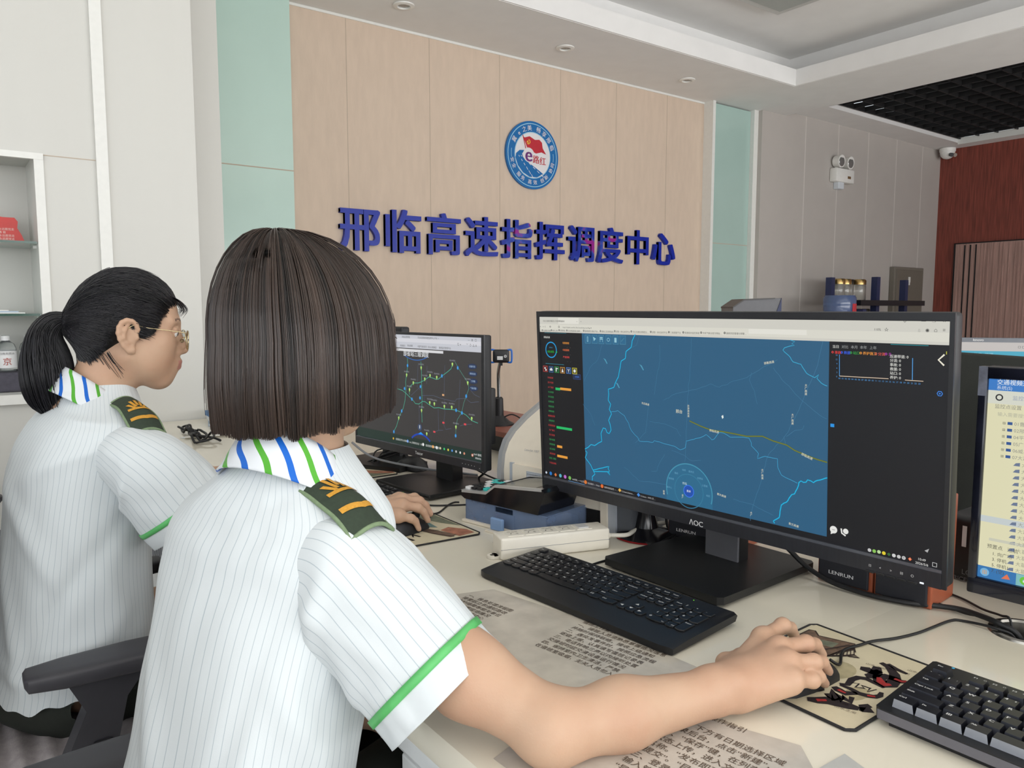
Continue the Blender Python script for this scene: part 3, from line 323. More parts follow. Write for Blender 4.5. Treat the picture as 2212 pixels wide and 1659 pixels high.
b = MB(T).text('提示见闻',-0.055,0.07,0.026,0.0012,m_gold,bold=0.02)
for i, s_ in enumerate(('出 关','会 七','第四届 高速公路','联络 先进单位')): b.text(s_,-0.04,0.046-i*0.012,0.010,0.0012,m_pale).text('永远跟党走' if i != 1 else '通 报',0.045,0.046-i*0.012,0.010,0.0012,m_pale)
b.build('lettering', t)
m_paper = mat('white_paper', (236,236,232), 0.7, var=0.02); m_bluep = mat('pale_blue_paper', (190,206,224), 0.7, var=0.02)
for i, (mm, dx, lb) in enumerate(((m_paper,0.0,'bottom sheet pile of white paper on the lower glass shelf'),(m_bluep,-0.02,'pale blue folder between two white papers on the lower glass shelf'),(m_paper,-0.05,'topmost white document on the lower glass shelf'))):
    tag(MB().box((-0.12,3.33,1.1845+i*0.0045),(0.245+dx,3.56,1.1885+i*0.0045), mm).build('document'), lb, 'document', 'documents on the lower shelf')
m_clear = mat('clear_plastic', (236,240,240), 0.06, trans=0.9, var=0.0)
m_cap = mat('white_plastic_cap', (240,240,240), 0.4, var=0.02)
m_darkred = mat('red_print', (170,60,40), 0.5, var=0.0); m_greytxt = mat('grey_print', (110,110,112), 0.6, var=0)
def bottle(x, y, label):
    t = thing('water_bottle', (x,y,0.97), label, 'bottle', 'water bottles in the niche')
    MB().lathe([(0,0),(0.030,0.0),(0.033,0.004),(0.033,0.085),(0.028,0.100),(0.014,0.112),(0.013,0.118)], (x,y,0.97), m_clear).build('body', t, True)
    MB().lathe([(0.0155,0.114),(0.0155,0.131),(0.012,0.133),(0,0.133)], (x,y,0.97), m_cap).build('cap', t, True)
    lb = MB().lathe([(0.0334,0.012),(0.0334,0.075)], (x,y,0.97), m_cap).build('wrapper', t, True)
    MB(BACKWALL(x,y-0.0345,0.97)).text('京',0,0.036,0.03,0.001,m_darkred,'c').text('饮用天然水',0,0.066,0.010,0.001,m_greytxt,'c').build('lettering', lb)
bottle(0.185,3.44,'water bottle with a white label, seen left of the ponytail on the dark box')
bottle(0.262,3.47,'water bottle half hidden behind the ponytail on the dark box')
m_chr = mat('charcoal_fabric', (78,76,86), 0.9, var=0.15, scale=60)
tag(MB().rbox((0.135,3.36,0.896),(0.285,3.54,0.968), m_chr, 0.008).build('storage_box'), 'charcoal cloth box under the water bottles in the white niche', 'box')
m_blk = mat('black_plastic', (28,28,31), 0.45, var=0.08)
t = thing('black_radio', (0.115,3.42,0.896), 'small black handset standing left of the charcoal box', 'handset')
MB().rbox((0.09,3.40,0.897),(0.132,3.43,0.965), m_blk, 0.012).build('body', t, True); MB().cyl((0.118,3.415,0.960),(0.118,3.415,1.0),0.005,0.004,m_blk,10).build('aerial', t)

# ------------------------------------------------------------------ wall sign
m_blue = mat('royal_blue_acrylic', (20,44,160), 0.32, spec=0.35, var=0.05)
m_blue2 = mat('royal_blue_acrylic_peeling_film', (20,44,160), 0.32, spec=0.35, var=0.05)
# film peeling off: patches of violet that belong to the acrylic itself
nt = m_blue2.node_tree; p_ = nt.nodes['Principled BSDF']
tc = nt.nodes.new('ShaderNodeTexCoord'); nz = nt.nodes.new('ShaderNodeTexNoise'); nz.inputs['Scale'].default_value = 9
rp = nt.nodes.new('ShaderNodeValToRGB'); rp.color_ramp.elements[0].position = 0.52; rp.color_ramp.elements[0].color = lin((24,48,158)); rp.color_ramp.elements[1].position = 0.66; rp.color_ramp.elements[1].color = lin((150,30,140))
e_ = rp.color_ramp.elements.new(0.59); e_.color = lin((50,84,178))
nt.links.new(tc.outputs['Object'], nz.inputs['Vector']); nt.links.new(nz.outputs['Fac'], rp.inputs[0]); nt.links.new(rp.outputs[0], p_.inputs['Base Color'])
chars = '邢临高速指挥调度中心'
ordi = ('first','second','third','fourth','fifth','sixth','seventh','eighth','ninth','last')
for i, ch in enumerate(chars):
    cx_ = 2.150+i*0.3095
    b = MB(BACKWALL(cx_,4.549,1.700)).text(ch,0,0,0.292,0.0,m_blue2 if i in (4,6,7) else m_blue,'c',bold=0.026,depth=0.028)
    tag(b.build('wall_letter'), 'blue acrylic wall character %s, %s of the row on the beige wall' % (ch, ordi[i]), 'sign letter', 'blue characters on the beige wall')
t = thing('emblem_sign', (3.535,4.545,2.315), 'round blue and white emblem with a red flag and a road on the beige wall', 'sign')
m_eb = mat('emblem_blue', (0,104,172), 0.3, var=0.03); m_ew = mat('emblem_white', (228,226,228), 0.35, var=0.02); m_er = mat('emblem_red', (192,36,52), 0.3, var=0.04); m_ey = mat('emblem_yellow', (236,190,60), 0.4, var=0.02)
m_elb = mat('emblem_pale_blue', (150,200,226), 0.4, var=0)
B = BACKWALL(3.535,4.55,2.318)
MB(B).prism([(0.242*math.cos(2*math.pi*i/64),0.242*math.sin(2*math.pi*i/64)) for i in range(64)],0,0.018,m_eb).build('disc', t)
b = MB(B).ring(0,0,0.221,0.227,0.0186,m_elb,64).disc(0,0,0.166,0.0184,m_elb,48).disc(0,0,0.160,0.0187,m_ew,48)
for s_ in (0, 1): b.ring(0,0,0.192,0.196,0.0187,m_elb,12,math.pi*s_-0.16,math.pi*s_+0.16)
b.build('face', t)
b = MB(B)
for ch, a in zip('冀e之美', (150,131,114,99)): b.text(ch,0.193*math.cos(math.radians(a)),0.193*math.sin(math.radians(a)),0.042,0.0192,m_ew,'c',math.radians(a-90),0.015)
for ch, a in zip('畅享邢临', (74,57,40,22)): b.text(ch,0.193*math.cos(math.radians(a)),0.193*math.sin(math.radians(a)),0.042,0.0192,m_ew,'c',math.radians(a-90),0.015)
for ch, a in zip('安全服务高效创新协同', (195,208,229,242,262,277,297,311,331,344)): b.text(ch,0.193*math.cos(math.radians(a)),0.193*math.sin(math.radians(a)),0.036,0.0192,m_ew,'c',math.radians(a+90),0.015)
b.build('lettering', t)
fl = [(-0.09,0.125),(-0.075,0.118),(-0.03,0.132),(0.02,0.112),(0.06,0.118),(0.085,0.10),(0.092,0.06),(0.125,0.018),(0.08,0.030),(0.03,0.016),(-0.02,0.032),(-0.05,0.045)]
b = MB(B).poly(fl,0.0196,m_er).line([(-0.092,0.135),(-0.058,0.02)],0.007,0.0199,m_er)
b.ring(-0.042,0.092,0.013,0.019,0.0202,m_ey,14,-2.2,1.4).line([(-0.054,0.096),(-0.030,0.078)],0.005,0.0202,m_ey).line([(-0.056,0.084),(-0.042,0.100)],0.006,0.0204,m_ey)
b.build('flag', t)
rd_ = [(-0.07,0.03),(-0.12,0.025),(-0.152,0.0),(-0.158,-0.03),(-0.135,-0.085),(-0.09,-0.13),(-0.03,-0.156),(0.04,-0.154),(0.098,-0.124),(0.03,-0.088),(-0.05,-0.050),(-0.088,-0.022),(-0.098,0.0),(-0.085,0.018)]
b = MB(B).poly(rd_,0.0191,m_eb)
for i in range(6):
    f = i/5; x0 = -0.128+0.115*f; y0 = -0.012-0.125*f; s_ = 0.010+0.016*f
    b.line([(x0,y0),(x0+s_*0.75,y0-s_)],0.004,0.0194,m_ew); x1 = -0.108+0.185*f; y1 = -0.012-0.118*f
    b.line([(x1,y1),(x1+s_,y1-s_*0.7)],0.004,0.0194,m_ew)
b.build('road', t)
b = MB(B).disc(-0.037,-0.001,0.052,0.0200,m_ew,24).text('e',-0.037,0.006,0.145,0.0206,mat('emblem_violet',(110,40,120),0.3,var=0.3,scale=20),'c',0,0.05)
b.text('路',0.030,-0.028,0.062,0.0206,m_er,'c',0,0.03).text('红',0.092,-0.034,0.062,0.0206,m_er,'c',0,0.03)
b.build('motto', t)

# ------------------------------------------------------------------ fixtures on ceiling and walls
m_lampw = mat('lamp_white_metal', (236,235,230), 0.35, var=0.02); m_lens = mat('lamp_reflector', (150,150,148), 0.25, metal=0.6, var=0.05)
for x, nm in ((2.30,'recessed ceiling downlight above the first blue characters, nearest the green glass'),(3.55,'recessed ceiling downlight above the emblem, middle of the three'),(4.80,'recessed ceiling downlight nearest the white pillar')):
    t = thing('downlight', (x,4.19,2.99), nm, 'ceiling light', 'recessed downlights in the soffit')
    MB().lathe([(0.036,-0.001),(0.040,-0.012),(0.062,-0.008),(0.064,-0.001)], (x,4.19,2.99), m_lampw).build('trim_ring', t, True)
    MB().lathe([(0,-0.006),(0.018,-0.007),(0.037,-0.002)], (x,4.19,2.99), m_lens, 16).build('reflector', t, True)
t = thing('ceiling_lamp', (4.6,3.15,3.29), 'flat grey panel lamp on the upper ceiling', 'ceiling light')
MB().rbox((4.25,2.7,3.245),(4.82,3.40,3.289), mat('lamp_frame_grey',(196,196,192),0.4,var=0.02), 0.006).build('housing', t)
MB().box((4.30,2.75,3.243),(4.77,3.35,3.246), mat('lamp_diffuser',(170,174,170),0.6,var=0.02)).build('diffuser', t)
# twin-head emergency lamp
t = thing('emergency_light', (7.36,4.40,2.54), 'white emergency lamp with two round heads on the grey wall', 'lamp')
MB().rbox((7.20,4.34,2.465),(7.525,4.419,2.60), m_lampw, 0.012).build('housing', t, True)
MB().box((7.40,4.338,2.505),(7.455,4.341,2.53), mat('brown_display',(120,92,60),0.4,var=0.1)).build('indicator', t)
for x in (7.265,7.43):
    h = MB().cyl((x,4.40,2.668),(x,4.33,2.662),0.055,0.062,m_lampw,24).cyl((x,4.385,2.60),(x,4.385,2.63),0.014,0.014,m_lampw,10).build('lamp_head', t, True)
    MB().cyl((x,4.331,2.662),(x,4.327,2.662),0.050,0.045,m_lens,20).build('lens', h, True)
MB().rbox((7.275,4.36,2.40),(7.375,4.419,2.47), mat('plug_white',(214,220,226),0.4,var=0.02), 0.006).build('plug', t)
# dome camera
t = thing('dome_camera', (9.40,4.33,3.03), 'white dome security camera in the corner by the dark wood wall', 'camera')
MB().lathe([(0,0),(0.085,0),(0.085,-0.03),(0.078,-0.045)], (9.39,4.30,3.035), m_lampw).build('base', t, True)
MB().lathe([(0.078,-0.04)]+[(0.078*math.cos(a),-0.045-0.075*math.sin(a)) for a in [i*math.pi/16 for i in range(9)]], (9.39,4.30,3.035), m_lampw).build('dome', t, True)
MB().cyl((9.345,4.245,2.955),(9.325,4.221,2.945),0.020,0.022,m_blk,16).cyl((9.385,4.225,2.955),(9.376,4.205,2.945),0.020,0.022,mat('camera_led',(160,150,140),0.3,var=0.2,scale=90),16).build('lens', t)
# distribution box
m_olive = mat('grey_olive_steel', (120,114,104), 0.55, var=0.04)
t = thing('distribution_box', (8.77,4.40,1.2), 'grey steel distribution box with a lock on the grey wall behind the rack', 'electrical box')
MB().rbox((8.45,4.36,1.02),(9.10,4.419,1.668), m_olive, 0.006).build('cabinet', t)
MB().rbox((8.49,4.352,1.05),(9.065,4.362,1.635), mat('grey_olive_door',(112,106,96),0.5,var=0.04), 0.004).build('door', t)
MB().box((8.74,4.345,1.50),(8.775,4.353,1.56), m_lampw).cyl((8.757,4.348,1.50),(8.757,4.348,1.47),0.008,0.008,m_lampw,8).build('lock', t)
# navy rack with jars
m_navy = mat('navy_painted_steel', (40,48,84), 0.5, var=0.06); m_shelfb = mat('rack_shelf_black', (24,26,32), 0.4, var=0.08)
t = thing('storage_rack', (7.4,4.05,0), 'navy steel storage rack with black shelves against the grey wall', 'rack')
for x, y, h in ((6.80,4.12,1.500),(7.40,4.0,1.515),(8.05,4.05,1.50),(6.80,3.80,1.2)): MB().box((x-0.03,y-0.03,0),(x+0.03,y+0.03,h), m_navy).build('post', t)
MB().box((6.82,3.82,1.235),(8.03,4.18,1.285), m_shelfb).build('shelf', t); MB().box((6.82,3.82,0.98),(8.03,4.18,1.01), m_shelfb).build('shelf', t); MB().box((6.82,3.82,0.3),(8.03,4.18,0.33), m_shelfb).build('shelf', t)
MB().box((7.43,3.99,1.245),(8.02,4.01,1.285), m_navy).build('rail', t)
m_jar = mat('jar_glass', (228,226,220), 0.06, trans=0.85, var=0); m_jarl = mat('brass_lid', (190,160,104), 0.25, metal=0.9, var=0.1); m_blkl = mat('dark_lid', (60,56,50), 0.35, metal=0.5, var=0.1)
def jar(x, y, z, lid, label, r=0.055, h=0.16):
    t = thing('glass_jar', (x,y,z), label, 'jar', 'lidded glass jars on the rack')
    MB().lathe([(0,0),(r*0.9,0),(r,0.01),(r,h-0.02),(r*0.9,h)], (x,y,z), m_jar, 20).build('body', t, True)
    MB().lathe([(r*1.0,h-0.005),(r*1.02,h+0.035),(r*0.9,h+0.045),(0,h+0.045)], (x,y,z), lid, 20).build('lid', t, True)
for x, y, l, nm in ((6.915,4.10,m_jarl,'leftmost brass lidded jar on the upper rack shelf, beside the rack post'),(7.06,4.12,m_jarl,'second brass lidded jar from the left on the upper rack shelf'),(7.165,4.15,m_blkl,'dark lidded jar set back on the upper rack shelf'),(7.245,4.08,m_jarl,'brass lidded jar right of the dark lidded jar'),(7.365,4.14,m_jarl,'brass lidded jar tucked behind the middle rack post')): jar(x,y,1.285,l,nm)
for x, l, nm in ((6.99,m_jarl,'brass lidded jar under the upper shelf, nearest the water jug'),(7.15,m_jarl,'brass lidded jar in the middle of the lower rack shelf'),(7.29,m_blkl,'dark lidded jar on the lower rack shelf by the post')): jar(x,4.05,1.01,l,nm,h=0.15)
# water jug on dispenser
m_jug = mat('blue_translucent_plastic', (112,132,178), 0.08, trans=0.45, var=0.03)
t = thing('water_dispenser', (6.60,3.9,0), 'water dispenser with an upturned blue jug beside the navy rack', 'water dispenser')
MB().rbox((6.43,3.75,0),(6.75,4.05,0.98), m_lampw, 0.02).build('cabinet', t)
MB().lathe([(0.03,0.98),(0.04,1.03),(0.13,1.08),(0.14,1.10),(0.137,1.16),(0.142,1.17),(0.137,1.18),(0.142,1.24),(0.143,1.30),(0.130,1.325),(0,1.330)], (6.60,3.9,0), m_jug, 32).build('jug', t, True)
lb_ = MB().grid([[(6.60+0.1435*math.cos(a),3.9+0.1435*math.sin(a),z) for a in [math.radians(-100+i*6) for i in range(12)]] for z in (1.16,1.25)], mat('jug_label_red',(200,60,70),0.5,var=0.05)).build('jug_label', t)
# grey office device behind the big screen
m_dev = mat('grey_device_plastic', (92,92,96), 0.4, var=0.05); m_devt = mat('dark_device_top', (64,62,62), 0.45, var=0.08)
t = thing('desktop_scanner', (3.05,2.28,0.75), 'grey scanner with a sloped dark lid and blue side on the rear desk', 'scanner')
T = frame_T((2.93,2.23,0.75), (0.82,-0.57,0), (0.57,0.82,0), (0,0,1))
MB(T).prism([(0,0),(0.20,0),(0.20,0.50),(0.03,0.495),(-0.02,0.462),(-0.022,0.0)],0.0,0.18,m_dev,'y').build('body', t)
MB(T).prism([(-0.022,0.462),(0.03,0.497),(0.172,0.502),(0.172,0.497),(0.03,0.49),(-0.022,0.455)],-0.003,0.182,m_devt,'y').build('lid', t)
MB(T).prism([(0.178,0.0),(0.202,0.0),(0.202,0.501),(0.178,0.43)],-0.004,0.183,m_navy,'y').build('side_panel', t)
# ================================================================== the long control desk
m_desk = mat('glossy_cream_desktop', (228,221,203), 0.16, spec=0.5, var=0.03, scale=7, coat=0.25)
m_deskf = mat('white_desk_front', (228,230,230), 0.3, var=0.02); m_gap = mat('shadow_gap_grey', (120,122,128), 0.6, var=0.05)
t = thing('control_desk', (0.95,1.0,0), 'long cream control desk with white front panels that everything stands on', 'desk')
b = MB()
ed = [(0.400,0.712),(0.398,0.730),(0.404,0.744),(0.418,0.75),(1.56,0.75),(1.56,0.712)]
n0 = len(ed)
gx, gy, gr = 1.192, 0.405, 0.040
# top slab (hole for the cable grommet cut as a ring of quads)
b.prism(ed,-1.6,0.25,m_desk,'y'); b.prism(ed,0.56,3.285,m_desk,'y')
x0, x1, y0, y1 = 1.04, 1.35, 0.25, 0.56
b.prism(ed[:4]+[(x0,0.75),(x0,0.712)],y0,y1,m_desk,'y'); b.box((x1,y0,0.712),(1.56,y1,0.75),m_desk)
ring = []; outer = []
for i in range(48):
    a = 2*math.pi*i/48; ca, sa = math.cos(a), math.sin(a); ring.append((gx+gr*ca, gy+gr*sa))
    k_ = min([(x1-gx)/ca if ca > 1e-6 else ((x0-gx)/ca if ca < -1e-6 else 9), (y1-gy)/sa if sa > 1e-6 else ((y0-gy)/sa if sa < -1e-6 else 9)])
    outer.append((gx+k_*ca, gy+k_*sa))
b.grid([[(p[0],p[1],0.75) for p in outer],[(p[0],p[1],0.75) for p in ring],[(p[0],p[1],0.712) for p in ring],[(p[0],p[1],0.712) for p in outer]], m_desk, True)
for cx_, cy_ in ((x0,y0),(x1,y0),(x1,y1),(x0,y1)):
    best = sorted(range(48), key=lambda i: (outer[i][0]-cx_)**2+(outer[i][1]-cy_)**2)[:2]
    b.add([(cx_,cy_,0.75),(*outer[best[0]],0.75),(*outer[best[1]],0.75)], [(0,1,2)], m_desk)
b.build('desktop', t, True)
b = MB()
HOLES = ((0.80,1.17),(1.46,1.88))
for ya, yb in ((-1.6,0.80),(1.17,1.46),(1.88,3.28)): b.box((0.425,ya,0.10),(0.45,yb,0.675), m_deskf)
for ya in (0.785,1.17,1.445,1.88): b.box((0.43,ya,0.0),(1.5,ya+0.015,0.71), m_deskf)
b.box((1.50,-1.6,0.0),(1.52,3.28,0.71), m_deskf); b.box((0.45,3.24,0),(1.5,3.28,0.71), m_deskf); b.box((0.5,-1.6,0),(1.5,-1.57,0.71), m_deskf)
b.build('carcass', t)
MB().rbox((0.405,-1.6,0.680),(0.44,3.28,0.711), m_deskf, 0.006).build('front_rail', t)
MB().box((0.428,-1.6,0.676),(0.434,3.28,0.681), m_gap).build('shadow_gap', t)
for y in (-1.45,-1.01,-0.57,-0.13,0.345,1.19,1.90,2.34,2.78):
    wd_ = 0.235 if y == 1.19 else 0.436
    d_ = MB().rbox((0.412,y+0.004,0.12),(0.426,y+wd_,0.672), m_deskf, 0.003).build('door', t)
    v_ = MB()
    for q in range(9): v_.box((0.4105,y+0.10+q*0.024,0.52),(0.4125,y+0.112+q*0.024,0.62), m_gap)
    v_.build('vent', d_)
m_steel = mat('brushed_steel', (200,198,192), 0.22, metal=1.0, var=0.06, scale=120)
m_blkr = mat('black_rubber', (20,20,22), 0.6, var=0.1)
t = thing('cable_grommet', (gx,gy,0.75), 'round steel cable hole ring in the desk under the old monitor', 'grommet')
MB().lathe([(0.034,-0.03),(0.0365,0.001),(0.040,0.0035),(0.046,0.003),(0.0475,0.0)], (gx,gy,0.75), m_steel, 40).build('ring', t, True)
MB().lathe([(0.0385,-0.04),(0.0385,-0.10)], (gx,gy,0.75), m_dark, 24).build('sleeve', t, True)

# printed sheets lying under the clear desk cover
m_sheet = mat('greyed_printed_paper', (196,190,180), 0.3, var=0.10, scale=34, coat=0.2); m_ink = mat('dark_brown_ink', (92,78,66), 0.5, var=0.1); m_inkg = mat('faded_ink', (140,128,112), 0.5, var=0.1)
m_sheet2 = mat('stained_printed_paper', (202,194,180), 0.3, var=0.16, scale=22, coat=0.2); m_sheet3 = mat('grey_paper', (190,190,186), 0.3, var=0.04, coat=0.2)
def sheet(name_lb, poly, m, z): return tag(MB().prism(poly, z-0.0003, z, m).build('paper_sheet'), name_lb, 'paper', 'printed sheets under the desk cover')
s1 = sheet('stained printed sheet under the desk cover, between the black keyboard and the sleeve', [(0.60,1.01),(0.69,0.985),(0.727,0.80),(0.742,0.60),(0.60,0.56),(0.53,0.70),(0.52,0.98)], m_sheet2, 0.7506)
s2 = sheet('grey printed sheet under the bare forearm, close to the desk edge', [(0.470,0.615),(0.640,0.560),(0.689,0.430),(0.640,0.372),(0.43,0.36),(0.42,0.60)], m_sheet, 0.7508)
s3 = sheet('grey sheet corner at the bottom of the view, right of the printed sheet', [(0.712,0.395),(0.700,0.355),(0.60,0.30),(0.58,0.40)], m_sheet3, 0.7507)
TT = lambda o, ang: frame_T((o[0],o[1],0), (math.sin(ang), math.cos(ang), 0), (math.cos(ang), -math.sin(ang), 0), (0,0,1))
def desk_text(par, o, ang, lines, size, step, z, m, ox=0):
    r = (math.sin(ang), math.cos(ang)); T = Matrix(((r[0], -r[1], 0, o[0]), (r[1], r[0], 0, o[1]), (0, 0, 1, 0), (0, 0, 0, 1)))
    b = MB(T)
    for i, s_ in enumerate(lines): b.text(s_, ox, -i*step, size, z, m, bold=0.012)
    return b.build('lettering', par)
a1 = math.radians(170)
desk_text(s2, (0.650,0.545), a1, ['如何操作指引','','一、下方有日期选择区域','登录后台，点击“新建”，“收索”','二、“保存”键，在列表中显示录入','状态上传，进入文字编辑，输入事件','名称。“发布即可”，输入发布内容','“提交”。“目前开关”“打开应用”','三、登录事件管理，RTF文字','输入管理节目”，编辑文件页','“导入图”——“节目”','更新——“单元”'], 0.0112, 0.0145, 0.7512, m_ink)
desk_text(s1, (0.716,0.80), a1, ['值班工作要求','一、接班人员须熟悉掌握路况信息','并随时保持联络，接收上级通知','二、遇突发事件时，按照应急流程','逐级上报，认真填写值班记录表','三、电话铃响三声以内接听处置','交接班时应交清设备运行情况','四、保持室内卫生清洁，严禁','在值班室吸烟，无关人员勿入'], 0.0098, 0.0128, 0.7510, m_ink)
desk_text(s1, (0.640,0.985), a1, ['一、信息处理流程图','接警后立即通知路政','养护排障等相关单位','随时掌握现场情况','及时上报调度中心'], 0.0105, 0.0125, 0.7510, m_ink)

# ------------------------------------------------------------------ monitors
m_bez = mat('black_matt_bezel', (38,39,43), 0.35, var=0.05); m_bezs = mat('dark_brushed_bezel', (44,45,50), 0.28, var=0.12, scale=30, stretch=(0.2,8,1)); m_bezd = mat('black_casing', (24,25,29), 0.5, var=0.06)
m_chrome = mat('bevel_strip', (112,116,126), 0.25, metal=0.6, var=0.03); m_neck = mat('grey_stand_neck', (92,93,98), 0.4, var=0.04); m_basep = mat('black_stand_base', (22,23,24), 0.42, var=0.08)
m_wht = mat('white_print', (226,226,226), 0.5, var=0)
def G(r, g_, b_, e=1.0): return glow('pixels_%d_%d_%d' % (r, g_, b_), (r, g_, b_), e)
def jag(pts, amp, seed):
    out = []
    for i in range(len(pts)-1):
        (x0, y0), (x1, y1) = pts[i], pts[i+1]; n = max(1, int(math.hypot(x1-x0, y1-y0)/.004))
        for j in range(n):
            f = j/n; q = Vector(((x0+(x1-x0)*f)*90, (y0+(y1-y0)*f)*90, seed)); out.append((x0+(x1-x0)*f+amp*noise.noise(q), y0+(y1-y0)*f+amp*noise.noise(q+Vector((9,9,9)))))
    return out+[pts[-1]]
def P(k, i=0): return DG[k] if k.startswith('lb_') else DG[k][i]
t = thing('ultrawide_monitor', (1.03,0.84,0.75), 'large ultrawide monitor showing a blue road map, in front of the bob-haired woman', 'monitor')
C1 = Vector((1.0489*.93,0.8741*.93,1.2+(1.0058-1.2)*.93)); R1 = Vector((0.0693,-0.9976,0)).normalized(); N1 = Vector((0,0,1)).cross(R1); U1 = Vector((0,0,1))*math.cos(-0.053)+N1*math.sin(-0.053); F1 = R1.cross(U1)
T1 = frame_T(C1, R1, U1, F1) @ Matrix.Scale(.93, 4)
MB(T1).rbox((-0.4075,-0.19,-0.028),(0.4075,0.19,-0.0015), m_bezd, 0.006, 3).rbox((-0.25,-0.13,-0.055),(0.25,0.12,-0.026), m_bezd, 0.012).build('back_shell', t, True)
b = MB(T1)
b.box((-0.4075,0.1795,-0.002),(0.4075,0.19,0.002), m_bez); b.box((-0.4075,-0.19,-0.002),(-0.4005,0.1795,0.002), m_bez); b.box((0.4015,-0.19,-0.002),(0.4075,0.1795,0.002), m_bez)
b.box((-0.4005,-0.19,-0.002),(0.4015,-0.1675,0.0035), m_bezs); b.box((-0.4005,-0.1675,-0.002),(0.4015,-0.163,0.0028), m_chrome)
b.build('bezel', t)
scr = MB(T1).rect(-0.4005,-0.1635,0.4015,0.1795,0.0002,G(23,24,28,0.9)).build('screen', t)
Z1, Z2, Z3, Z4, Z5 = 0.0005, 0.0007, 0.0009, 0.0011, 0.0013
MB.TS = 0.74
cw = G(216,214,204,0.95); cmap = G(46,97,132,0.95)
b = MB(T1).rect(-0.3995,0.147,0.4005,0.1785,Z1,cw).rect(-0.3995,0.151,0.4005,0.1635,Z2,G(226,224,212,0.95)).rect(-0.343,0.165,-0.284,0.1772,Z2,G(234,232,222,0.95))
b.rect(0.1,0.1553,0.2,0.163,Z3,G(236,234,224,0.95))
b.build('browser_bar', scr)
b = MB(T1)
gx0, gx1, gy0, gy1 = -0.2765, 0.2358, -0.1535, 0.147
b.rect(gx0,gy0,gx1,gy1,Z1,cmap)

for i in range(18): b.line(jag(DG['rd%d'%i],.0016,i),0.0007,Z2,G(66,122,158,0.95))
road_c = G(74,140,176,0.95); cyan = G(30,190,232,1.0)
b.line(jag(DG['riv'],.0018,3),0.0010,Z3,G(64,160,204,0.95)); b.line(jag(DG['ne'],.0016,5),0.0011,Z3,G(60,176,216,0.95))
for k_ in ('bw','bw2','bw3','be'): jl = jag(DG[k_],.0016 if k_ != 'bw3' else .0003,7); b.line(jl,0.0021,Z3,G(30,140,186,0.95)); b.line(jl,0.0012,Z4,cyan)
b.line(DG['hw'],0.0026,Z3,G(86,106,64,0.9)); b.line(DG['hw'],0.0012,Z4,G(128,136,48,0.9))
mx, my = P('menu',0); b.ring(mx,my,0.0,0.050,Z3,G(46,110,146,0.95),40,0.0,math.pi).rect(mx-0.05,gy0,mx+0.05,my,Z3,G(46,110,146,0.95)).ring(mx,my,0.0485,0.0505,Z4,G(70,150,180,0.95),40,-0.3,math.pi+0.3).ring(mx,my,0.030,0.0315,Z4,G(56,126,160,0.95),40)
b.disc(mx,my,0.0115,Z4,G(34,84,180,0.95)).ring(mx,my,0.010,0.0115,Z5,G(60,120,230,1.0),24).text('菜单',mx,my,0.0062,Z5,G(230,236,240),'c',bold=.02)
for (q, s_) in ((2,'邢临'),(3,'指挥'),(4,'服务区'),(5,'收费站'),(6,'公里桩'),(7,'收起'),(8,'管中心'),(9,'路政局'),(10,'路段')): b.text(s_,*P('menu',q),0.0068 if q == 2 else 0.0055,Z5,G(190,215,225) if q == 2 else G(104,164,196),'c')
for i, q in enumerate(DG['mi']):
    b.frame(q[0]-0.0075,q[1]-0.0085,q[0]+0.0075,q[1]+0.0085,0.0007,Z3,G(84,146,176,0.95)).rect(q[0]-0.0075,q[1]-0.0085,q[0]+0.0075,q[1]+0.0085,Z3-0.0001,G(46,108,146,0.95))
mg = G(150,200,216)
q = DG['mi']; b.frame(q[0][0]-0.0018,q[0][1]-0.005,q[0][0]+0.0018,q[0][1]+0.005,0.0009,Z4,mg).poly([(q[1][0]-0.004,q[1][1]+0.005),(q[1][0]+0.004,q[1][1]+0.001),(q[1][0]+0.001,q[1][1]-0.001),(q[1][0]-0.002,q[1][1]-0.004)],Z4,mg)
b.rect(q[2][0]-0.004,q[2][1]+0.003,q[2][0]+0.004,q[2][1]+0.005,Z4,mg).rect(q[2][0]-0.004,q[2][1],q[2][0]+0.004,q[2][1]+0.002,Z4,mg).rect(q[2][0]-0.0035,q[2][1]-0.005,q[2][0]-0.0027,q[2][1],Z4,mg).rect(q[2][0]+0.0027,q[2][1]-0.005,q[2][0]+0.0035,q[2][1],Z4,mg)
b.ring(q[3][0],q[3][1],0.0026,0.0036,Z4,mg,16).rect(q[4][0]-0.0028,q[4][1]-0.005,q[4][0]+0.0028,q[4][1]+0.004,Z4,mg).line([(q[5][0]-0.004,q[5][1]-0.003),(q[5][0]+0.004,q[5][1]+0.004)],0.001,Z4,G(84,140,164))
lt = G(224,222,196)
for k_, s_, rot, v_, sz in (('东吕高速','东吕高速',-0.1,0,.0062),('邢台','邢台',0,0,.0100),('京港澳高速','京港澳高速',0,1,.0058),('邢临高速','邢临高速',-.08,0,.0066),('邢临高速2','邢临高速',-.3,0,.0066),('大广高速1','大广高速',0,1,.0058),('大广高速2','大广高速',0,1,.0058),('大广高速3','大广高速',0,1,.0058),('邢衡高速','邢衡高速',.22,0,.0062),('邯大高速','邯大高速',-.12,0,.0062),('南','邯港',0,1,.0055),('京广','京广',0,1,.0055),('青兰高速','青兰高速',-.1,0,.0060),('太','大广',0,1,.0055)):
    x, y = P('lb_'+k_); b.text(s_,x,y+(0.0075 if v_ else 0),sz,Z5,lt,'c',rot,0.02,vert=bool(v_))
hx, hy = -0.0115+0.0, 0.0
x, y = P('lb_邢台'); b.poly([(x+0.088,y+0.001),(x+0.0915,y+0.0035),(x+0.0925,y-0.001),(x+0.090,y-0.0035)],Z5,G(230,240,235))
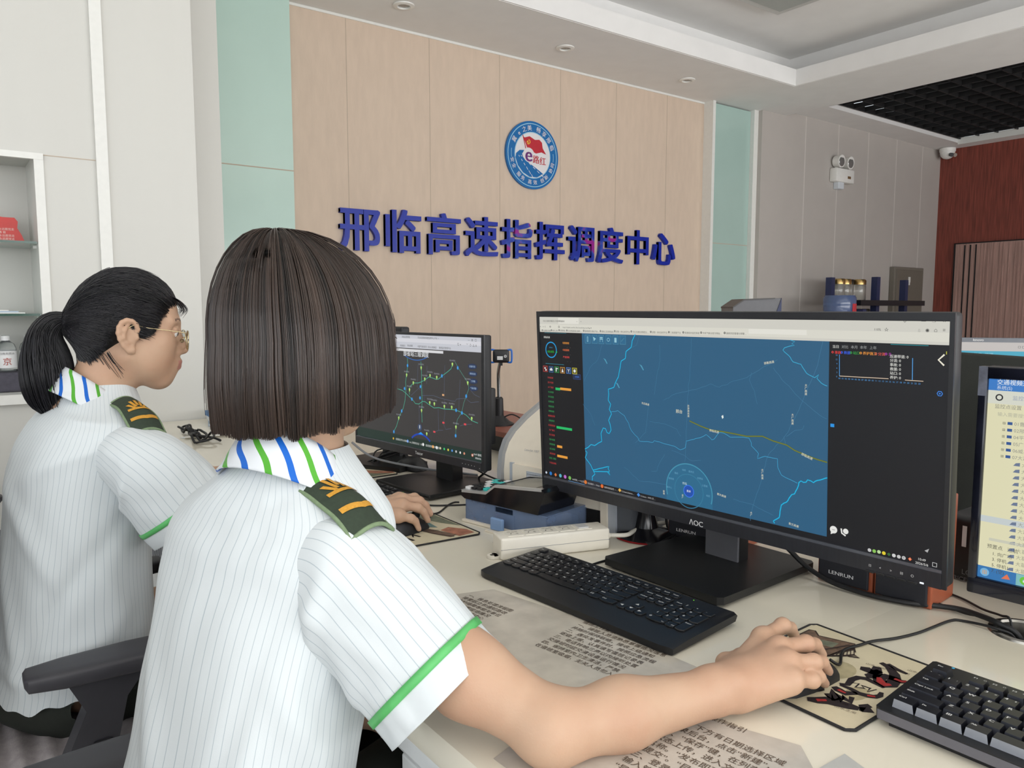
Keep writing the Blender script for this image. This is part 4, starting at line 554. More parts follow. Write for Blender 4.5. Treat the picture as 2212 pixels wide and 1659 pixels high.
for (u_, v_) in ((-.22,.10),(-.19,.055),(-.13,.093)): b.poly([(u_,v_),(u_+.006,v_-.002),(u_+.011,v_-.010),(u_+.009,v_-.011),(u_+.004,v_-.004)],Z3,G(84,160,190,0.95))
b.build('map_view', scr)
# browser text
b = MB(T1); dk = G(96,96,92,0.6); dk2 = G(66,68,72,0.6)
for (q, s_) in zip(DG['bms'], ('大屏展示系统','指引上网','常用网址','河北邢临高速公路养…','路网智慧交通云平台…','路政工区视频监控','部管一体化协同平台','河北交通投资集团公…','部管一体化协同平台','三级调度平台','高速综合监控系统','中央气象台官方网站…','路网风险管理与预警…')): b.ring(q[0]+0.002,q[1]+0.001,0.0008,0.0019,Z3,dk2,10).text(s_,q[0]+0.005,q[1]-0.001,0.0052,Z3,dk,bold=.01)
b.text('河北交通投资集团公司管理平台  ×',-0.389,0.1685,0.0056,Z3,dk).text('综合展示',-0.340,0.1685,0.0056,Z3,dk).text('×',-0.290,0.1685,0.0056,Z3,dk).text('+',-0.279,0.1685,0.0065,Z3,dk)
b.text('https://t.hebitt.com/hrd_fbsc/nmcd/index.htm?flag=8',-0.330,0.1565,0.0052,Z3,dk).ring(-0.341,0.1585,0.0015,0.0023,Z3,dk,12).text('←  →  C',-0.3985,0.1565,0.0065,Z3,dk).ring(-0.367,0.1585,0.0012,0.0022,Z3,dk,5)
for q, s_, sz in zip(DG['wb'], ('⌄','—','❐','×','110%','☆','⇩','◉','⌂','≡'), (.009,.008,.007,.010,.0062,.0085,.008,.008,.008,.009)): b.text(s_,q[0],q[1],sz,Z4,dk,'c')
b.build('browser_lettering', scr)
# left statistics panel
b = MB(T1)
x, y = P('ring',0); b.ring(x,y,0.0148,0.0170,Z3,G(34,160,224,1.0),40)
b.text('邢临高速',*P('ring',3),0.0064,Z3,G(216,216,210),'c',bold=.03).text('52 km',*P('ring',4),0.0052,Z3,G(70,160,200),'c').text('100.00%',*P('ring',5),0.0085,Z4,G(44,190,60),'c',bold=.01).disc(x+0.0165,y-0.004,0.0018,Z4,G(44,190,80),10)
for i, q in enumerate(DG['o3'][:3]): b.text(('轻微拥堵','中度拥堵','严重拥堵')[i],q[0],q[1],0.0064,Z3,(G(226,150,60),G(222,110,64),G(212,74,72))[i],'c',bold=.03).text('--     --',q[0]+0.008,q[1]-0.0085,0.006,Z3,G(120,120,120),'c')
for i, q in enumerate(DG['ic']):
    cc = (G(190,72,70),G(64,110,160),G(60,150,80),G(206,150,70),G(84,130,200),G(206,196,60))[i]; ci = (G(86,36,36),G(34,56,86),G(26,78,44),G(86,62,34),G(34,58,92),G(92,88,34))[i]
    b.rect(q[0]-0.0068,q[1]-0.0064,q[0]+0.0068,q[1]+0.0064,Z3,ci).frame(q[0]-0.0068,q[1]-0.0064,q[0]+0.0068,q[1]+0.0064,0.0010,Z4,cc)
ww_ = G(230,232,232); q = DG['ic']
b.rect(q[0][0]-0.003,q[0][1],q[0][0]+0.001,q[0][1]+0.003,Z4,ww_).rect(q[0][0],q[0][1]-0.004,q[0][0]+0.0035,q[0][1]-0.0005,Z4,ww_).rect(q[1][0]-0.004,q[1][1]-0.0025,q[1][0]+0.004,q[1][1]+0.001,Z4,ww_).rect(q[1][0]-0.002,q[1][1]+0.001,q[1][0]+0.0025,q[1][1]+0.003,Z4,ww_)
b.rect(q[2][0]-0.003,q[2][1]-0.004,q[2][0]-0.0005,q[2][1]+0.004,Z4,ww_).rect(q[2][0]-0.001,q[2][1]+0.0015,q[2][0]+0.004,q[2][1]+0.003,Z4,ww_).poly([(q[3][0]-0.003,q[3][1]-0.004),(q[3][0],q[3][1]+0.004),(q[3][0]+0.003,q[3][1]-0.004)],Z4,ww_)
b.line([(q[4][0],q[4][1]-0.004),(q[4][0],q[4][1]),(q[4][0]+0.003,q[4][1]+0.003)],0.0012,Z4,ww_).line([(q[4][0],q[4][1]),(q[4][0]-0.003,q[4][1]+0.003)],0.0012,Z4,ww_).disc(q[5][0],q[5][1],0.0035,Z4,ww_,6)
x, y = P('pill'); b.rect(x-0.0105,y-0.0052,x+0.0105,y+0.0052,Z3,G(30,40,66)).frame(x-0.0105,y-0.0052,x+0.0105,y+0.0052,0.0006,Z4,G(60,90,150)).text('全路网',x,y,0.0058,Z4,G(70,120,210),'c',bold=.02)
(xa, ya), (xb, yb) = DG['rows']; nm_ = ('京哈高速','京沪高速','大广高速','长深高速','荣乌高速','石黄高速','青银高速','邢衡高速','衡德高速南','邢临高速','京港澳高速','大广南线','青兰高速','邯大高速','邯馆高速','沿江高速','邢汾高速','京哈二通道','宁武高速路')
for i in range(19):
    f_ = i/18; b.text(nm_[i],xa+(xb-xa)*f_,ya+(yb-ya)*f_,0.0058,Z3,G(188,60,60) if i in (0,1,2,8,10,11,12,16,18) else G(54,150,84),'c',bold=.02)
bb = DG['bars']; gcol = G(36,190,104); ocol = G(232,158,62)
for i0, i1, cc in ((0,1,gcol),(1,2,ocol),(3,4,gcol),(5,6,ocol),(7,8,ocol)): b.rect(bb[i0][0],bb[i0][1]-0.0026,bb[i1][0],bb[i0][1]+0.0026,Z3,cc)
b.rect(-0.385,0.1452,-0.32,0.1458,Z3,G(60,140,160)).rect(-0.385,0.0805,-0.33,0.0812,Z3,G(60,160,180))
b.build('statistics_panel', scr)
# taskbar icons
b = MB(T1); q = DG['tk']; cols = [(210,220,230),(40,120,200),(220,120,60),(90,180,200),(190,110,200),(120,190,90),None,(220,120,50),None,(224,110,50),None,(228,180,80),None,(70,140,220),None]
for i in range(15):
    if cols[i]:
        x, y = q[i]; b.disc(x,y,0.0040 if i else 0.0032,Z4,G(*cols[i]),4 if i in (0,2,11,13) else 12)
for i, s_ in ((6,'360导航_一个主页…'),(8,'综合展示 — Mozil…'),(10,'路网视频监控 — …'),(12,r'C:\Users\Admin…'),(14,'1.5.docx - WPS 文…')): b.text(s_,q[i][0],q[i][1]-0.002,0.0058,Z4,G(196,196,196))
for i in (5,7,9,11,13): b.rect(q[i][0]-0.005,q[i][1]-0.0068,q[i][0]+0.043,q[i][1]-0.0062,Z4,G(110,160,210))
b.rect(q[7][0]-0.006,q[7][1]-0.006,q[7][0]+0.040,q[7][1]+0.006,Z3,G(44,46,54))
b.build('taskbar', scr)
# right chart panel
b = MB(T1); q = DG['rt']
for i, s_ in enumerate(('当日','对比','本月','本年','上年')): b.text(s_,q[i][0],q[i][1],0.0070,Z3,G(214,214,208) if i == 0 else G(150,152,152),'c',bold=.02)
lc = [(222,64,64),(56,96,230),(52,160,70),(230,150,60),(222,96,84),(170,60,170)]
for i, s_ in enumerate(('事故','救援','站口','养护施工','分流','主')):
    x, y = q[5+i]; b.ring(x,y,0.0008,0.0018,Z3,G(*lc[i]),10).text(s_,x+0.003,y-0.002,0.0068,Z3,G(*lc[i]),bold=.03)
for i, s_ in enumerate(('压速带道: 0','分流: 0','事故: 0','救援: 0','站口: 0','养护: 0')): b.text(s_,q[11+i][0],q[11+i][1]-0.002,0.0068,Z3,G(226,226,220),bold=.02)
ax = G(84,160,226); lnw = G(230,206,180)
b.line([q[17],q[18]],0.0009,Z3,ax).line([q[18],q[19]],0.0009,Z3,lnw).line([q[20],q[21]],0.0009,Z3,lnw).line([q[22],q[23]],0.0010,Z3,ax)
for i, s_ in enumerate(('15','12','9','6','3','0')): b.text(s_,q[17][0]-0.003,q[17][1]-0.0022-i*(q[17][1]-q[18][1])/5,0.0042,Z3,ax,'r')
(xa, ya), (xb, yb) = DG['rx']
for i in range(24): b.text('%02d' % i,xa+(xb-xa)*i/23,ya+(yb-ya)*i/23,0.0042,Z3,ax,'c')
b.line([q[24],q[25],q[26]],0.0022,Z3,G(236,232,214)).ring(q[27][0],q[27][1],0.0028,0.0040,Z3,G(60,130,220),6).disc(q[27][0],q[27][1],0.0012,Z3,G(60,130,220),8).rect(q[28][0]-0.003,q[28][1]-0.0025,q[28][0]+0.003,q[28][1]+0.0025,Z3,G(40,150,230)).rect(q[29][0]-0.0005,q[29][1]-0.002,q[29][0]+0.0005,q[29][1]+0.002,Z3,G(200,200,70))
b.rect(0.325,0.1452,0.375,0.1460,Z3,G(40,150,160))
q = DG['ty']; b.disc(q[0][0],q[0][1],0.0058,Z3,G(234,234,230),20).poly([(q[0][0]-0.004,q[0][1]-0.003),(q[0][0]-0.0045,q[0][1]-0.008),(q[0][0]+0.001,q[0][1]-0.005)],Z3,G(234,234,230)).text('•••',q[0][0],q[0][1],0.006,Z4,G(60,60,64),'c')
b.disc(q[1][0]+0.003,q[1][1]+0.001,0.0042,Z3,G(234,234,230),16).line([(q[1][0]-0.004,q[1][1]+0.004),(q[1][0]-0.003,q[1][1]-0.003),(q[1][0]+0.003,q[1][1]-0.006)],0.0024,Z3,G(234,234,230))
for i, cc in ((2,(200,200,200)),(3,(140,200,90)),(4,(190,220,160)),(5,(230,210,50)),(6,(60,110,60)),(7,(210,210,210)),(8,(200,200,200)),(9,(210,210,210)),(10,(232,110,60))): b.disc(q[i][0],q[i][1],0.0027,Z3,G(*cc),12 if i not in (6,10) else 4)
b.text('中',q[9][0],q[9][1],0.005,Z4,G(20,22,26),'c').text('S',q[10][0],q[10][1],0.004,Z4,G(240,240,236),'c',bold=.05)
b.text('10:49',q[11][0],q[11][1],0.0066,Z3,G(226,226,222),'c').text('2026/5/6',q[12][0],q[12][1],0.0066,Z3,G(226,226,222),'c').frame(q[13][0]-0.003,q[13][1]-0.003,q[13][0]+0.003,q[13][1]+0.003,0.0006,Z3,G(210,210,210)).poly([(q[14][0]-0.003,q[14][1]-0.001),(q[14][0]+0.003,q[14][1]+0.003),(q[14][0]+0.001,q[14][1]-0.003)],Z3,G(180,180,180))
b.build('chart_panel', scr)
MB.TS = 1.0
x, y = P('aoc'); MB(T1).text('ΛOC',x,y-0.0012,0.0135,0.0038,m_wht,'c',bold=.03).build('logo', t)
for q, s_ in zip(DG['btn'], ('⊡','<','>','▤','○')):
    MB(T1).rbox((q[0]-0.006,-0.1915,-0.001),(q[0]+0.006,-0.1878,0.0052), m_blk, 0.001).text(s_,q[0],-0.1805,0.005,0.0038,m_wht,'c').build('button', t)
MB(T1).rbox((0.374,-0.1885,0.0034),(0.3795,-0.186,0.0044),G(240,244,250,1.2),0.0008).build('power_light', t)
# stand
b = MB(frame_T((1.045,0.840,0.75), (0.03,-0.9995,0), (0.9995,0.03,0), (0,0,1)))
bs = MB(b.T); bs.prism([(-0.118,-0.135),(0.118,-0.135),(0.125,-0.127),(0.120,0.128),(0.112,0.136),(-0.112,0.136),(-0.120,0.128),(-0.125,-0.127)],0.006,0.018,m_basep); bs.prism([(-0.11,-0.125),(0.11,-0.125),(0.11,0.125),(-0.11,0.125)],0.0,0.006,m_blk)
bs.build('base', t)
MB(b.T).rbox((-0.028,0.025,0.017),(0.040,0.030,0.16), m_neck, 0.001).box((-0.028,0.030,0.017),(0.040,0.055,0.20), m_basep).cyl((0.006,0.0252,0.083),(0.006,0.024,0.083),0.011,0.011,m_neck,16).build('neck', t)

# the second woman's monitor
t = thing('desktop_monitor', (0.99,1.67,0.75), 'black monitor with a dark network map on screen, right of the bob haircut', 'monitor')
C2 = Vector((0.92803552,1.66808696,0.993)); R2 = Vector((0.11927045,-0.9928618,0)); T2 = frame_T(C2, R2, (0,0,1), R2.cross(Vector((0,0,1))))
MB(T2).rbox((-0.268,-0.157,-0.022),(0.268,0.150,-0.0015), m_bezd, 0.004).rbox((-0.17,-0.13,-0.045),(0.17,0.09,-0.02), m_bezd, 0.01).rbox((0.20,-0.10,-0.04),(0.262,0.03,-0.018), m_bezd, 0.004).build('back_shell', t, True)
b = MB(T2); b.box((-0.268,0.1445,-0.002),(0.268,0.150,0.002), m_bez); b.box((-0.268,-0.157,-0.002),(-0.262,0.1445,0.002), m_bez); b.box((0.259,-0.157,-0.002),(0.268,0.1445,0.002), m_bez); b.box((-0.262,-0.157,-0.002),(0.259,-0.1385,0.003), m_bezs); b.box((-0.262,-0.1385,-0.002),(0.259,-0.1360,0.0026), m_chrome)
b.build('bezel', t)
scr = MB(T2).rect(-0.262,-0.137,0.259,0.1445,0.0002,G(66,64,64,0.85)).build('screen', t)
b = MB(T2).rect(-0.262,0.1112,0.258,0.1440,Z1,G(206,208,216,0.95)).rect(-0.262,0.126,0.258,0.1353,Z2,G(222,222,228,0.95))
b.rect(-0.262,-0.1365,0.258,-0.1115,Z1,G(34,54,48,0.9))
q = DG['pop']; b.rect(-0.16,q[2][1],q[2][0],q[0][1],Z3,G(226,226,228,0.95)); b.text('https://www.hebgs.com.cn/dispatch/index',-0.14,q[2][1]+0.003,0.0050,Z4,dk)
for q_, s_ in zip(DG['tb2'][:7], ('网络运营管理','河北高速路网调度指挥中心平台  ×','高速路况','网站收藏','中国气象局官方','河北公路集团','路网监控管理平台')): b.text(s_,q_[0],q_[1]-0.002,0.0056,Z4,dk)
for q_, s_ in zip(DG['tb2'][7:], ('Q','▪','﹀','↺','△','⤓','—','☰','□','×')): b.text(s_,q_[0],q_[1]-0.003,0.0075,Z4,dk)
b.build('browser_bar', scr)
b = MB(T2); x, y = P('m2_title'); b.text('部省站三级调度',x,y,0.0150,Z3,G(236,238,240),'c',bold=.02)
b.ring(x,y-0.006+0.11,0.118,0.120,Z3,G(50,110,190,0.95),20,-math.pi/2-0.42,-math.pi/2+0.42)
for i in range(14): b.line(DG['gr%d'%i],0.0009,Z2,G(92,102,126,0.9))
for k_ in ('g1','g2','g3','g4'): b.line(DG[k_],0.0015,Z3,G(78,176,150,0.95))
b.line(DG['g5'],0.0012,Z3,G(84,150,134,0.95))
def pin(x, y, c_): b.disc(x,y+0.001,0.0030,Z4,c_,12).poly([(x-0.0028,y),(x+0.0028,y),(x,y-0.006)],Z4,c_)
for q_ in DG['gp']: pin(*q_, G(184,226,120)); b.text('邢台收费站',q_[0],q_[1]+0.0085,0.0042,Z4,G(150,152,160),'c')
for q_ in DG['bp']: b.disc(*q_,0.0034,Z4,G(44,146,220),10,0.0044).text('1',q_[0],q_[1],0.004,Z5,G(230,240,246),'c')
for q_ in DG['rp']: b.rect(q_[0]-0.004,q_[1]-0.0022,q_[0]+0.004,q_[1]+0.0022,Z4,G(222,76,84))
x, y = P('op'); b.rect(x-0.004,y-0.0022,x+0.004,y+0.0022,Z4,G(220,170,120))
for i, q_ in enumerate(DG['m2_btn']): b.disc(q_[0],q_[1],0.0155,Z4,G(42,58,92,0.95),16,0.0062).text(('设备状态','事故信息','工具箱','气象预警')[i],*q_,0.0052,Z5,G(170,196,226),'c')
x, y = P('mic',0); b.disc(x,y,0.0085,Z4,G(62,78,108),16).rect(x-0.0015,y-0.003,x+0.0015,y+0.005,Z5,G(220,226,232)); xx, yy = P('mic',1)
b.ring(xx,yy-0.06,0.056,0.0605,Z3,G(30,70,180,0.95),18,math.pi/2-0.7,math.pi/2+0.7).poly([(xx-0.010,yy-0.002),(xx+0.012,yy-0.002),(xx+0.001,yy+0.004)],Z4,G(40,150,240))
b.build('map_view', scr)
b = MB(T2); cs = [(224,180,60),(90,150,230),(240,240,240),(240,160,60),(230,230,230),(220,200,150),(60,200,120),(220,210,80),(90,150,220),(200,200,200),(220,220,220),(220,150,120),(210,215,220),(210,215,220)]
for q_, cc in zip(DG['tk2'][:13], cs): b.disc(q_[0],q_[1],0.0040 if cc[0] > 225 or cc[2] > 225 else 0.0030,Z4,G(*cc),10)
b.ring(*P('tk2',12),0.0022,0.0036,Z5,G(226,120,70),12)
for q_, s_ in zip(DG['tk2t'], ('全国路况平台·网络版…','hrd_网络综合云 · 合','值班管理记录表 · 签到')): b.text(s_,q_[0],q_[1]-0.002,0.0060,Z4,G(214,218,214))
x, y = P('tk2',13); b.text('10:47 星期三',x,y+0.003,0.0058,Z4,G(226,228,226),'c').text('2026/5/6',x,y-0.005,0.0058,Z4,G(226,228,226),'c')
b.build('taskbar', scr)
MB(T2).text('Tescor',*P('tlogo'),0.011,0.0034,m_wht,'c',bold=.05).build('logo', t)
for q_ in DG['dots']: MB(T2).disc(q_[0],q_[1],0.0010,0.0034,m_wht,8).build('button', t)
bs = MB(frame_T((0.995,1.665,0.75), (0.09,-0.996,0), (0.996,0.09,0), (0,0,1)))
bs.rbox((-0.118,-0.112,0.004),(0.118,0.112,0.015), m_basep, 0.003).box((-0.10,-0.10,0),(0.10,0.10,0.004), m_blk); bs.build('base', t)
MB(bs.T).prism([(-0.035,0.02),(0.035,0.02),(0.025,0.06),(-0.025,0.06)],0.014,0.16,m_bezd).build('neck', t)

# the old monitor at the right
t = thing('old_monitor', (1.25,0.27,0.75), 'scuffed glossy black monitor with a pale yellow list on screen, at the right edge', 'monitor')
C3 = Vector((1.19139277,0.24357245,0.957)); R3 = Vector((0.06975647,-0.99756405,0)); T3 = frame_T(C3, R3, (0,0,1), R3.cross(Vector((0,0,1))))
m_gloss = mat('scuffed_gloss_black', (26,28,40), 0.16, var=0.5, scale=14, coat=0.4)
MB(T3).rbox((-0.235,-0.164,-0.03),(0.235,0.164,-0.002), m_bezd, 0.01).rbox((-0.15,-0.11,-0.065),(0.15,0.11,-0.028), m_bezd, 0.02).build('back_shell', t, True)
b = MB(T3); sx0 = -0.2225
b.rbox((-0.235,0.146,-0.004),(0.235,0.164,0.005), m_gloss, 0.003); b.rbox((-0.235,-0.164,-0.004),(sx0,0.148,0.005), m_gloss, 0.003); b.rbox((0.2155,-0.164,-0.004),(0.235,0.148,0.005), m_gloss, 0.003); b.rbox((-0.235,-0.164,-0.004),(0.235,-0.1385,0.005), m_gloss, 0.003)
b.build('bezel', t, True)
MB(T3).rect(-0.2345,0.122,-0.2232,0.1635,0.0054, mat('peeled_tape_residue',(108,112,126),0.6,var=0.4,scale=60)).build('tape_residue', t)
scr = MB(T3).rect(sx0,-0.1385,0.2155,0.146,0.0006,G(232,228,190,0.95)).build('screen', t)
b = MB(T3).rect(sx0,0.1305,0.2155,0.146,0.0009,G(66,130,206,0.95)).rect(sx0,-0.1385,0.2155,-0.1215,0.0009,G(54,122,184,0.95)).rect(sx0,0.112,-0.12,0.1305,0.0009,G(222,224,210,0.95))
b.text('交通视频通用平台 管理客户端',sx0+0.010,0.1395,0.0078,0.0012,G(226,236,246),bold=.03)
for i, s_ in enumerate(('系统(S)','视图(V)','工具(T)','帮助(H)')): b.text(s_,sx0+0.010+i*0.040,0.1325,0.0062,0.0012,G(210,224,240))
b.ring(sx0+0.014,0.121,0.003,0.0048,0.0012,dk2,16).text('监控视图',sx0+0.030,0.119,0.0068,0.0012,G(150,160,180)).text('监控点设置',sx0+0.009,0.106,0.0066,0.0012,G(140,140,130)).text('输入需要搜索的内容',sx0+0.013,0.0955,0.0062,0.0012,G(180,180,160))
for i, s_ in enumerate(('01曹庄站','02邢东站','04平乡站','05广宗站','06威县站','07大葛寨站')): b.rect(sx0+0.026,0.0840-i*0.0093,sx0+0.032,0.0880-i*0.0093,0.0012,G(56,90,150)).text('⊞',sx0+0.020,0.0840-i*0.0093,0.005,0.0012,dk).text(s_,sx0+0.034,0.0838-i*0.0093,0.0064,0.0012,G(150,150,140))
for i in range(17):
    y_ = 0.0280-i*0.00925
    if i == 9: b.rect(sx0,y_-0.002,sx0+0.12,y_+0.007,0.0010,G(206,214,214,0.95))
    b.poly([(sx0+0.036,y_),(sx0+0.044,y_),(sx0+0.044,y_+0.005),(sx0+0.039,y_+0.004)],0.0012,G(110,124,150)).text('大葛寨%s口%s车道' % ('入' if i < 11 else '出', '0%d' % (i % 9+1)),sx0+0.046,y_,0.0064,0.0012,G(160,158,140))
b.rect(sx0+0.012,-0.083,sx0+0.055,-0.079,0.0012,G(206,206,186)).text('预置点   巡航    轨迹',sx0+0.010,-0.0935,0.0066,0.0012,dk)
for i, (s1_, s2_) in enumerate((('1. 向广场','2. (空)'),('3. 停机','4. (空)'),('5. 停机1','6. 停机'),('7. (空)','8. 哈哈'))): b.text(s1_,sx0+0.017,-0.103-i*0.0082,0.0062,0.0012,dk).text(s2_,sx0+0.062,-0.105-i*0.0082,0.0062,0.0012,dk)
b.ring(sx0+0.009,-0.130,0,0.0058,0.0012,G(120,180,220),16).text('⊞',sx0+0.009,-0.130,0.008,0.0014,G(226,160,60),'c').poly([(sx0+0.030,-0.134),(sx0+0.041,-0.133),(sx0+0.037,-0.126)],0.0012,G(230,120,80)).rect(sx0+0.048,-0.138,sx0+0.075,-0.122,0.0011,G(130,190,190)).ring(sx0+0.058,-0.130,0.002,0.0056,0.0012,G(110,200,60),18).text('e',sx0+0.058,-0.130,0.007,0.0014,G(240,248,236),'c',bold=.05)
b.build('list_view', scr)
MB(T3).cyl((0.0,-0.10,-0.06),(0.0,-0.18,-0.06),0.03,0.03,m_gloss).build('neck', t, True); MB(T3).cyl((0,-0.207,-0.06),(0,-0.195,-0.06),0.11,0.10,m_gloss,32).cyl((0,-0.195,-0.06),(0,-0.16,-0.06),0.035,0.03,m_gloss).build('base', t, True)
# ================================================================== keyboards
m_kb = mat('keyboard_black', (27,28,31), 0.42, var=0.06); m_key = mat('keycap_black', (24,25,28), 0.38, var=0.05); m_leg = mat('keycap_print', (206,206,204), 0.5, var=0)
m_kb2 = mat('keyboard_grey_front', (104,103,110), 0.4, var=0.05); m_key2 = mat('keycap_gloss_black', (26,27,33), 0.30, var=0.06); m_keyf = mat('keycap_lit_front', (150,154,162), 0.35, var=0.06); m_keym = mat('keycap_shaded_front', (66,68,76), 0.3, var=0.06); m_cyan = mat('cyan_print', (60,170,214), 0.5, var=0)  # lit look painted on bottom-row key fronts, shade on the rows behind
U = 0.019
def layout():
    K = []                                          # (x, row, w, h, top, bottom)
    row0 = [(0,'Esc','')]+[(2+i,'F%d' % (i+1),'○') for i in range(4)]+[(6.5+i,'F%d' % (i+5),'○') for i in range(4)]+[(11+i,'F%d' % (i+9),'') for i in range(4)]
    for x, a, b in row0: K.append((x,5,1,1,a,b))
    for i, (a, b) in enumerate(zip('~!@#$%^&*()_+', '`1234567890-=')): K.append((i,4,1,1,b,a))
    K.append((13,4,2,1,'Backspace',''))
    K.append((0,3,1.5,1,'Tab',''))
    for i, a in enumerate('QWERTYUIOP[]'): K.append((1.5+i,3,1,1,a,''))
    K.append((13.5,3,1.5,1,'\\',''))
    K.append((0,2,1.75,1,'Caps Lock',''))
    for i, a in enumerate("ASDFGHJKL;'"): K.append((1.75+i,2,1,1,a,''))
    K.append((12.75,2,2.25,1,'Enter',''))
    K.append((0,1,2.25,1,'Shift',''))
    for i, a in enumerate('ZXCVBNM,./'): K.append((2.25+i,1,1,1,a,''))
    K.append((12.25,1,2.75,1,'Shift',''))
    for x, w, a in ((0,1.25,'Ctrl'),(1.25,1.25,'Fn'),(2.5,1.25,'⊞'),(3.75,1.25,'Alt'),(5,5.5,''),(10.5,1.25,'Alt'),(11.75,1.5,'▤'),(13.25,1.75,'Ctrl')): K.append((x,0,w,1,a,''))
    return K
def extra(gap):
    K = []; x0 = 15+gap
    for i, a in enumerate(('PrtSc','ScrLk','Pause')): K.append((x0+i,5,1,1,a,''))
    for r, rw in ((4,('Insert','Home','PgUp')),(3,('Delete','End','PgDn'))):
        for i, a in enumerate(rw): K.append((x0+i,r,1,1,a,''))
    K += [(x0+1,1,1,1,'▲',''),(x0,0,1,1,'◀',''),(x0+1,0,1,1,'▼',''),(x0+2,0,1,1,'▶','')]
    x1 = x0+3+gap
    for r, rw in ((4,('Num','/','*','-')),(3,('7','8','9')),(2,('4','5','6')),(1,('1','2','3'))):
        for i, a in enumerate(rw): K.append((x1+i,r,1,1,a,''))
    K += [(x1+3,2,1,2,'+',''),(x1+3,0,1,2,'Enter',''),(x1,0,2,1,'0','Ins'),(x1+2,0,1,1,'.','Del')]
    return K
_KC = {}
def keys(par, T, K, u, mk, mf, h, rowz, tall=0.0, lm=None, shape='arc'):
    """every key a mesh of its own under the keyboard; same caps share their mesh"""
    for (x, r, w, hh, a, b_) in K:
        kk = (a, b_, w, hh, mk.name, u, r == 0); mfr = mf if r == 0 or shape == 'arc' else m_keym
        z0 = rowz(r)
        if kk not in _KC:
            X0, X1, Y0, Y1 = 0.0008, w*u-0.0008, 0.0008, hh*u-0.0010
            b = MB()
            if shape == 'arc':
                top = [(X0+0.001,Y1),(X1-0.001,Y1),(X1,Y1-0.001),(X1,Y0+0.003)]+[(X1-(X1-X0)*i/6, Y0+0.003-0.003*math.sin(math.pi*i/6)) for i in range(1,6)]+[(X0,Y0+0.003),(X0,Y1-0.001)]
                n = len(top); cx_, cy_ = w*u/2, hh*u/2
                ins = [(cx_+(p[0]-cx_)*0.95, cy_+(p[1]-cy_)*0.93) for p in top]
                b.add([(p[0],p[1],0) for p in top]+[(p[0],p[1],h*0.7) for p in top]+[(p[0],p[1],h) for p in ins], [(i,(i+1)%n,n+(i+1)%n,n+i) for i in range(n)]+[(n+i,n+(i+1)%n,2*n+(i+1)%n,2*n+i) for i in range(n)]+[list(range(2*n,3*n))], mk)
            else:
                i_ = 0.0026
                vs = [(X0,Y0,0),(X1,Y0,0),(X1,Y1,0),(X0,Y1,0),(X0+i_*.6,Y0+i_*.35,h),(X1-i_*.6,Y0+i_*.35,h),(X1-i_*.6,Y1-i_,h),(X0+i_*.6,Y1-i_,h)]
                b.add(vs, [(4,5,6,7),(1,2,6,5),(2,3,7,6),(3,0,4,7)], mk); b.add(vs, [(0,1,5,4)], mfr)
            sz = 0.0060 if len(a) == 1 else 0.0040
            if a: b.text(a, 0.0034, hh*u-0.0082, sz, h+0.0002, lm or m_leg, 'l', 0, 0.07, sx=1.15)
            if b_: b.text(b_, w*u-0.0062, 0.0048 if shape == 'arc' else hh*u-0.0074, 0.0036, h+0.0002, lm or m_leg, 'l', 0, 0.03)
            b.T = Matrix()
            me = b.build('key'); _KC[kk] = me.data; o = me
        else:
            o = bpy.data.objects.new('key', _KC[kk]); COL.objects.link(o)
        o.parent = par; M = T @ Matrix.Translation((x*u, r*u+(0.004 if r == 5 else 0), z0)); M.translation -= WLOC[par.name]; o.matrix_local = M
def kb_T(o, right, tilt):
    r = Vector(right).normalized(); f = Vector((0,0,1)).cross(r); f2 = f*math.cos(tilt)+Vector((0,0,1))*math.sin(tilt)
    return frame_T(o, r, f2, r.cross(f2)) @ Matrix.Diagonal((1, .94, 1, 1))
def slim_keyboard(T, loc, label, scale=1.0):
    t = thing('keyboard', loc, label, 'keyboard')
    Wk = 0.405*scale
    b = MB(T)
    prof = [(0.0,0.0),(-0.004,0.004),(0.0,0.0095),(0.040,0.0125),(0.157,0.0125),(0.160,0.009),(0.155,0.0)]
    left = [(0.004,p[0]+(0.006 if p[0] < 0.02 else 0),p[1]) for p in prof]; rows = []
    for x, ins in ((0.0,0.007),(0.006,0.0015),(0.02,0.0),(Wk-0.02,0.0),(Wk-0.004,0.0005),(Wk,0.003)):
        rows.append([(x if p[0] < 0.1 else x, max(p[0],ins)-(0.002 if 0.01 < x < Wk-0.01 and p[0] < 0.01 else 0), p[1]*(0.8 if x in (0.0,Wk) else 1)) for p in prof])
    b.grid([[r_[i] for r_ in rows] for i in range(len(prof))], m_kb); b.add(rows[0], [list(range(len(prof)))], m_kb); b.add(rows[-1], [list(range(len(prof)))[::-1]], m_kb)
    b.build('case', t, True, 50)
    MB(T).disc(Wk-0.068,0.150,0.0009,0.0129,glow('green_led',(120,220,60),2.0),8).build('indicator_light', t)
    MB(T).text('Lenovo',Wk-0.030,0.146,0.006,0.0128,mat('embossed_black',(44,45,48),0.4,var=0)).build('logo', t)
    return t
uk = 0.0168
Tk = kb_T((0.706,1.052,0.752), (0.075,-0.9972,0), 0.045)
k1 = slim_keyboard(Tk, (0.79,0.86,0.75), 'black full size keyboard lying in front of the ultrawide monitor')
keys(k1, Tk @ Matrix.Translation((0.012,0.044,0)), layout()+extra(0.28), uk, m_key, m_key, 0.0032, lambda r: 0.0120)
Tk3 = kb_T((0.690,1.935,0.752), (0.055,-0.998,0), 0.045)
k3 = slim_keyboard(Tk3, (0.76,1.73,0.75), 'black keyboard under the second monitor, partly behind the epaulette', 1.06)
keys(k3, Tk3 @ Matrix.Translation((0.012,0.044,0)), layout()+extra(0.28), uk*1.06, m_key, m_key, 0.0032, lambda r: 0.0120)
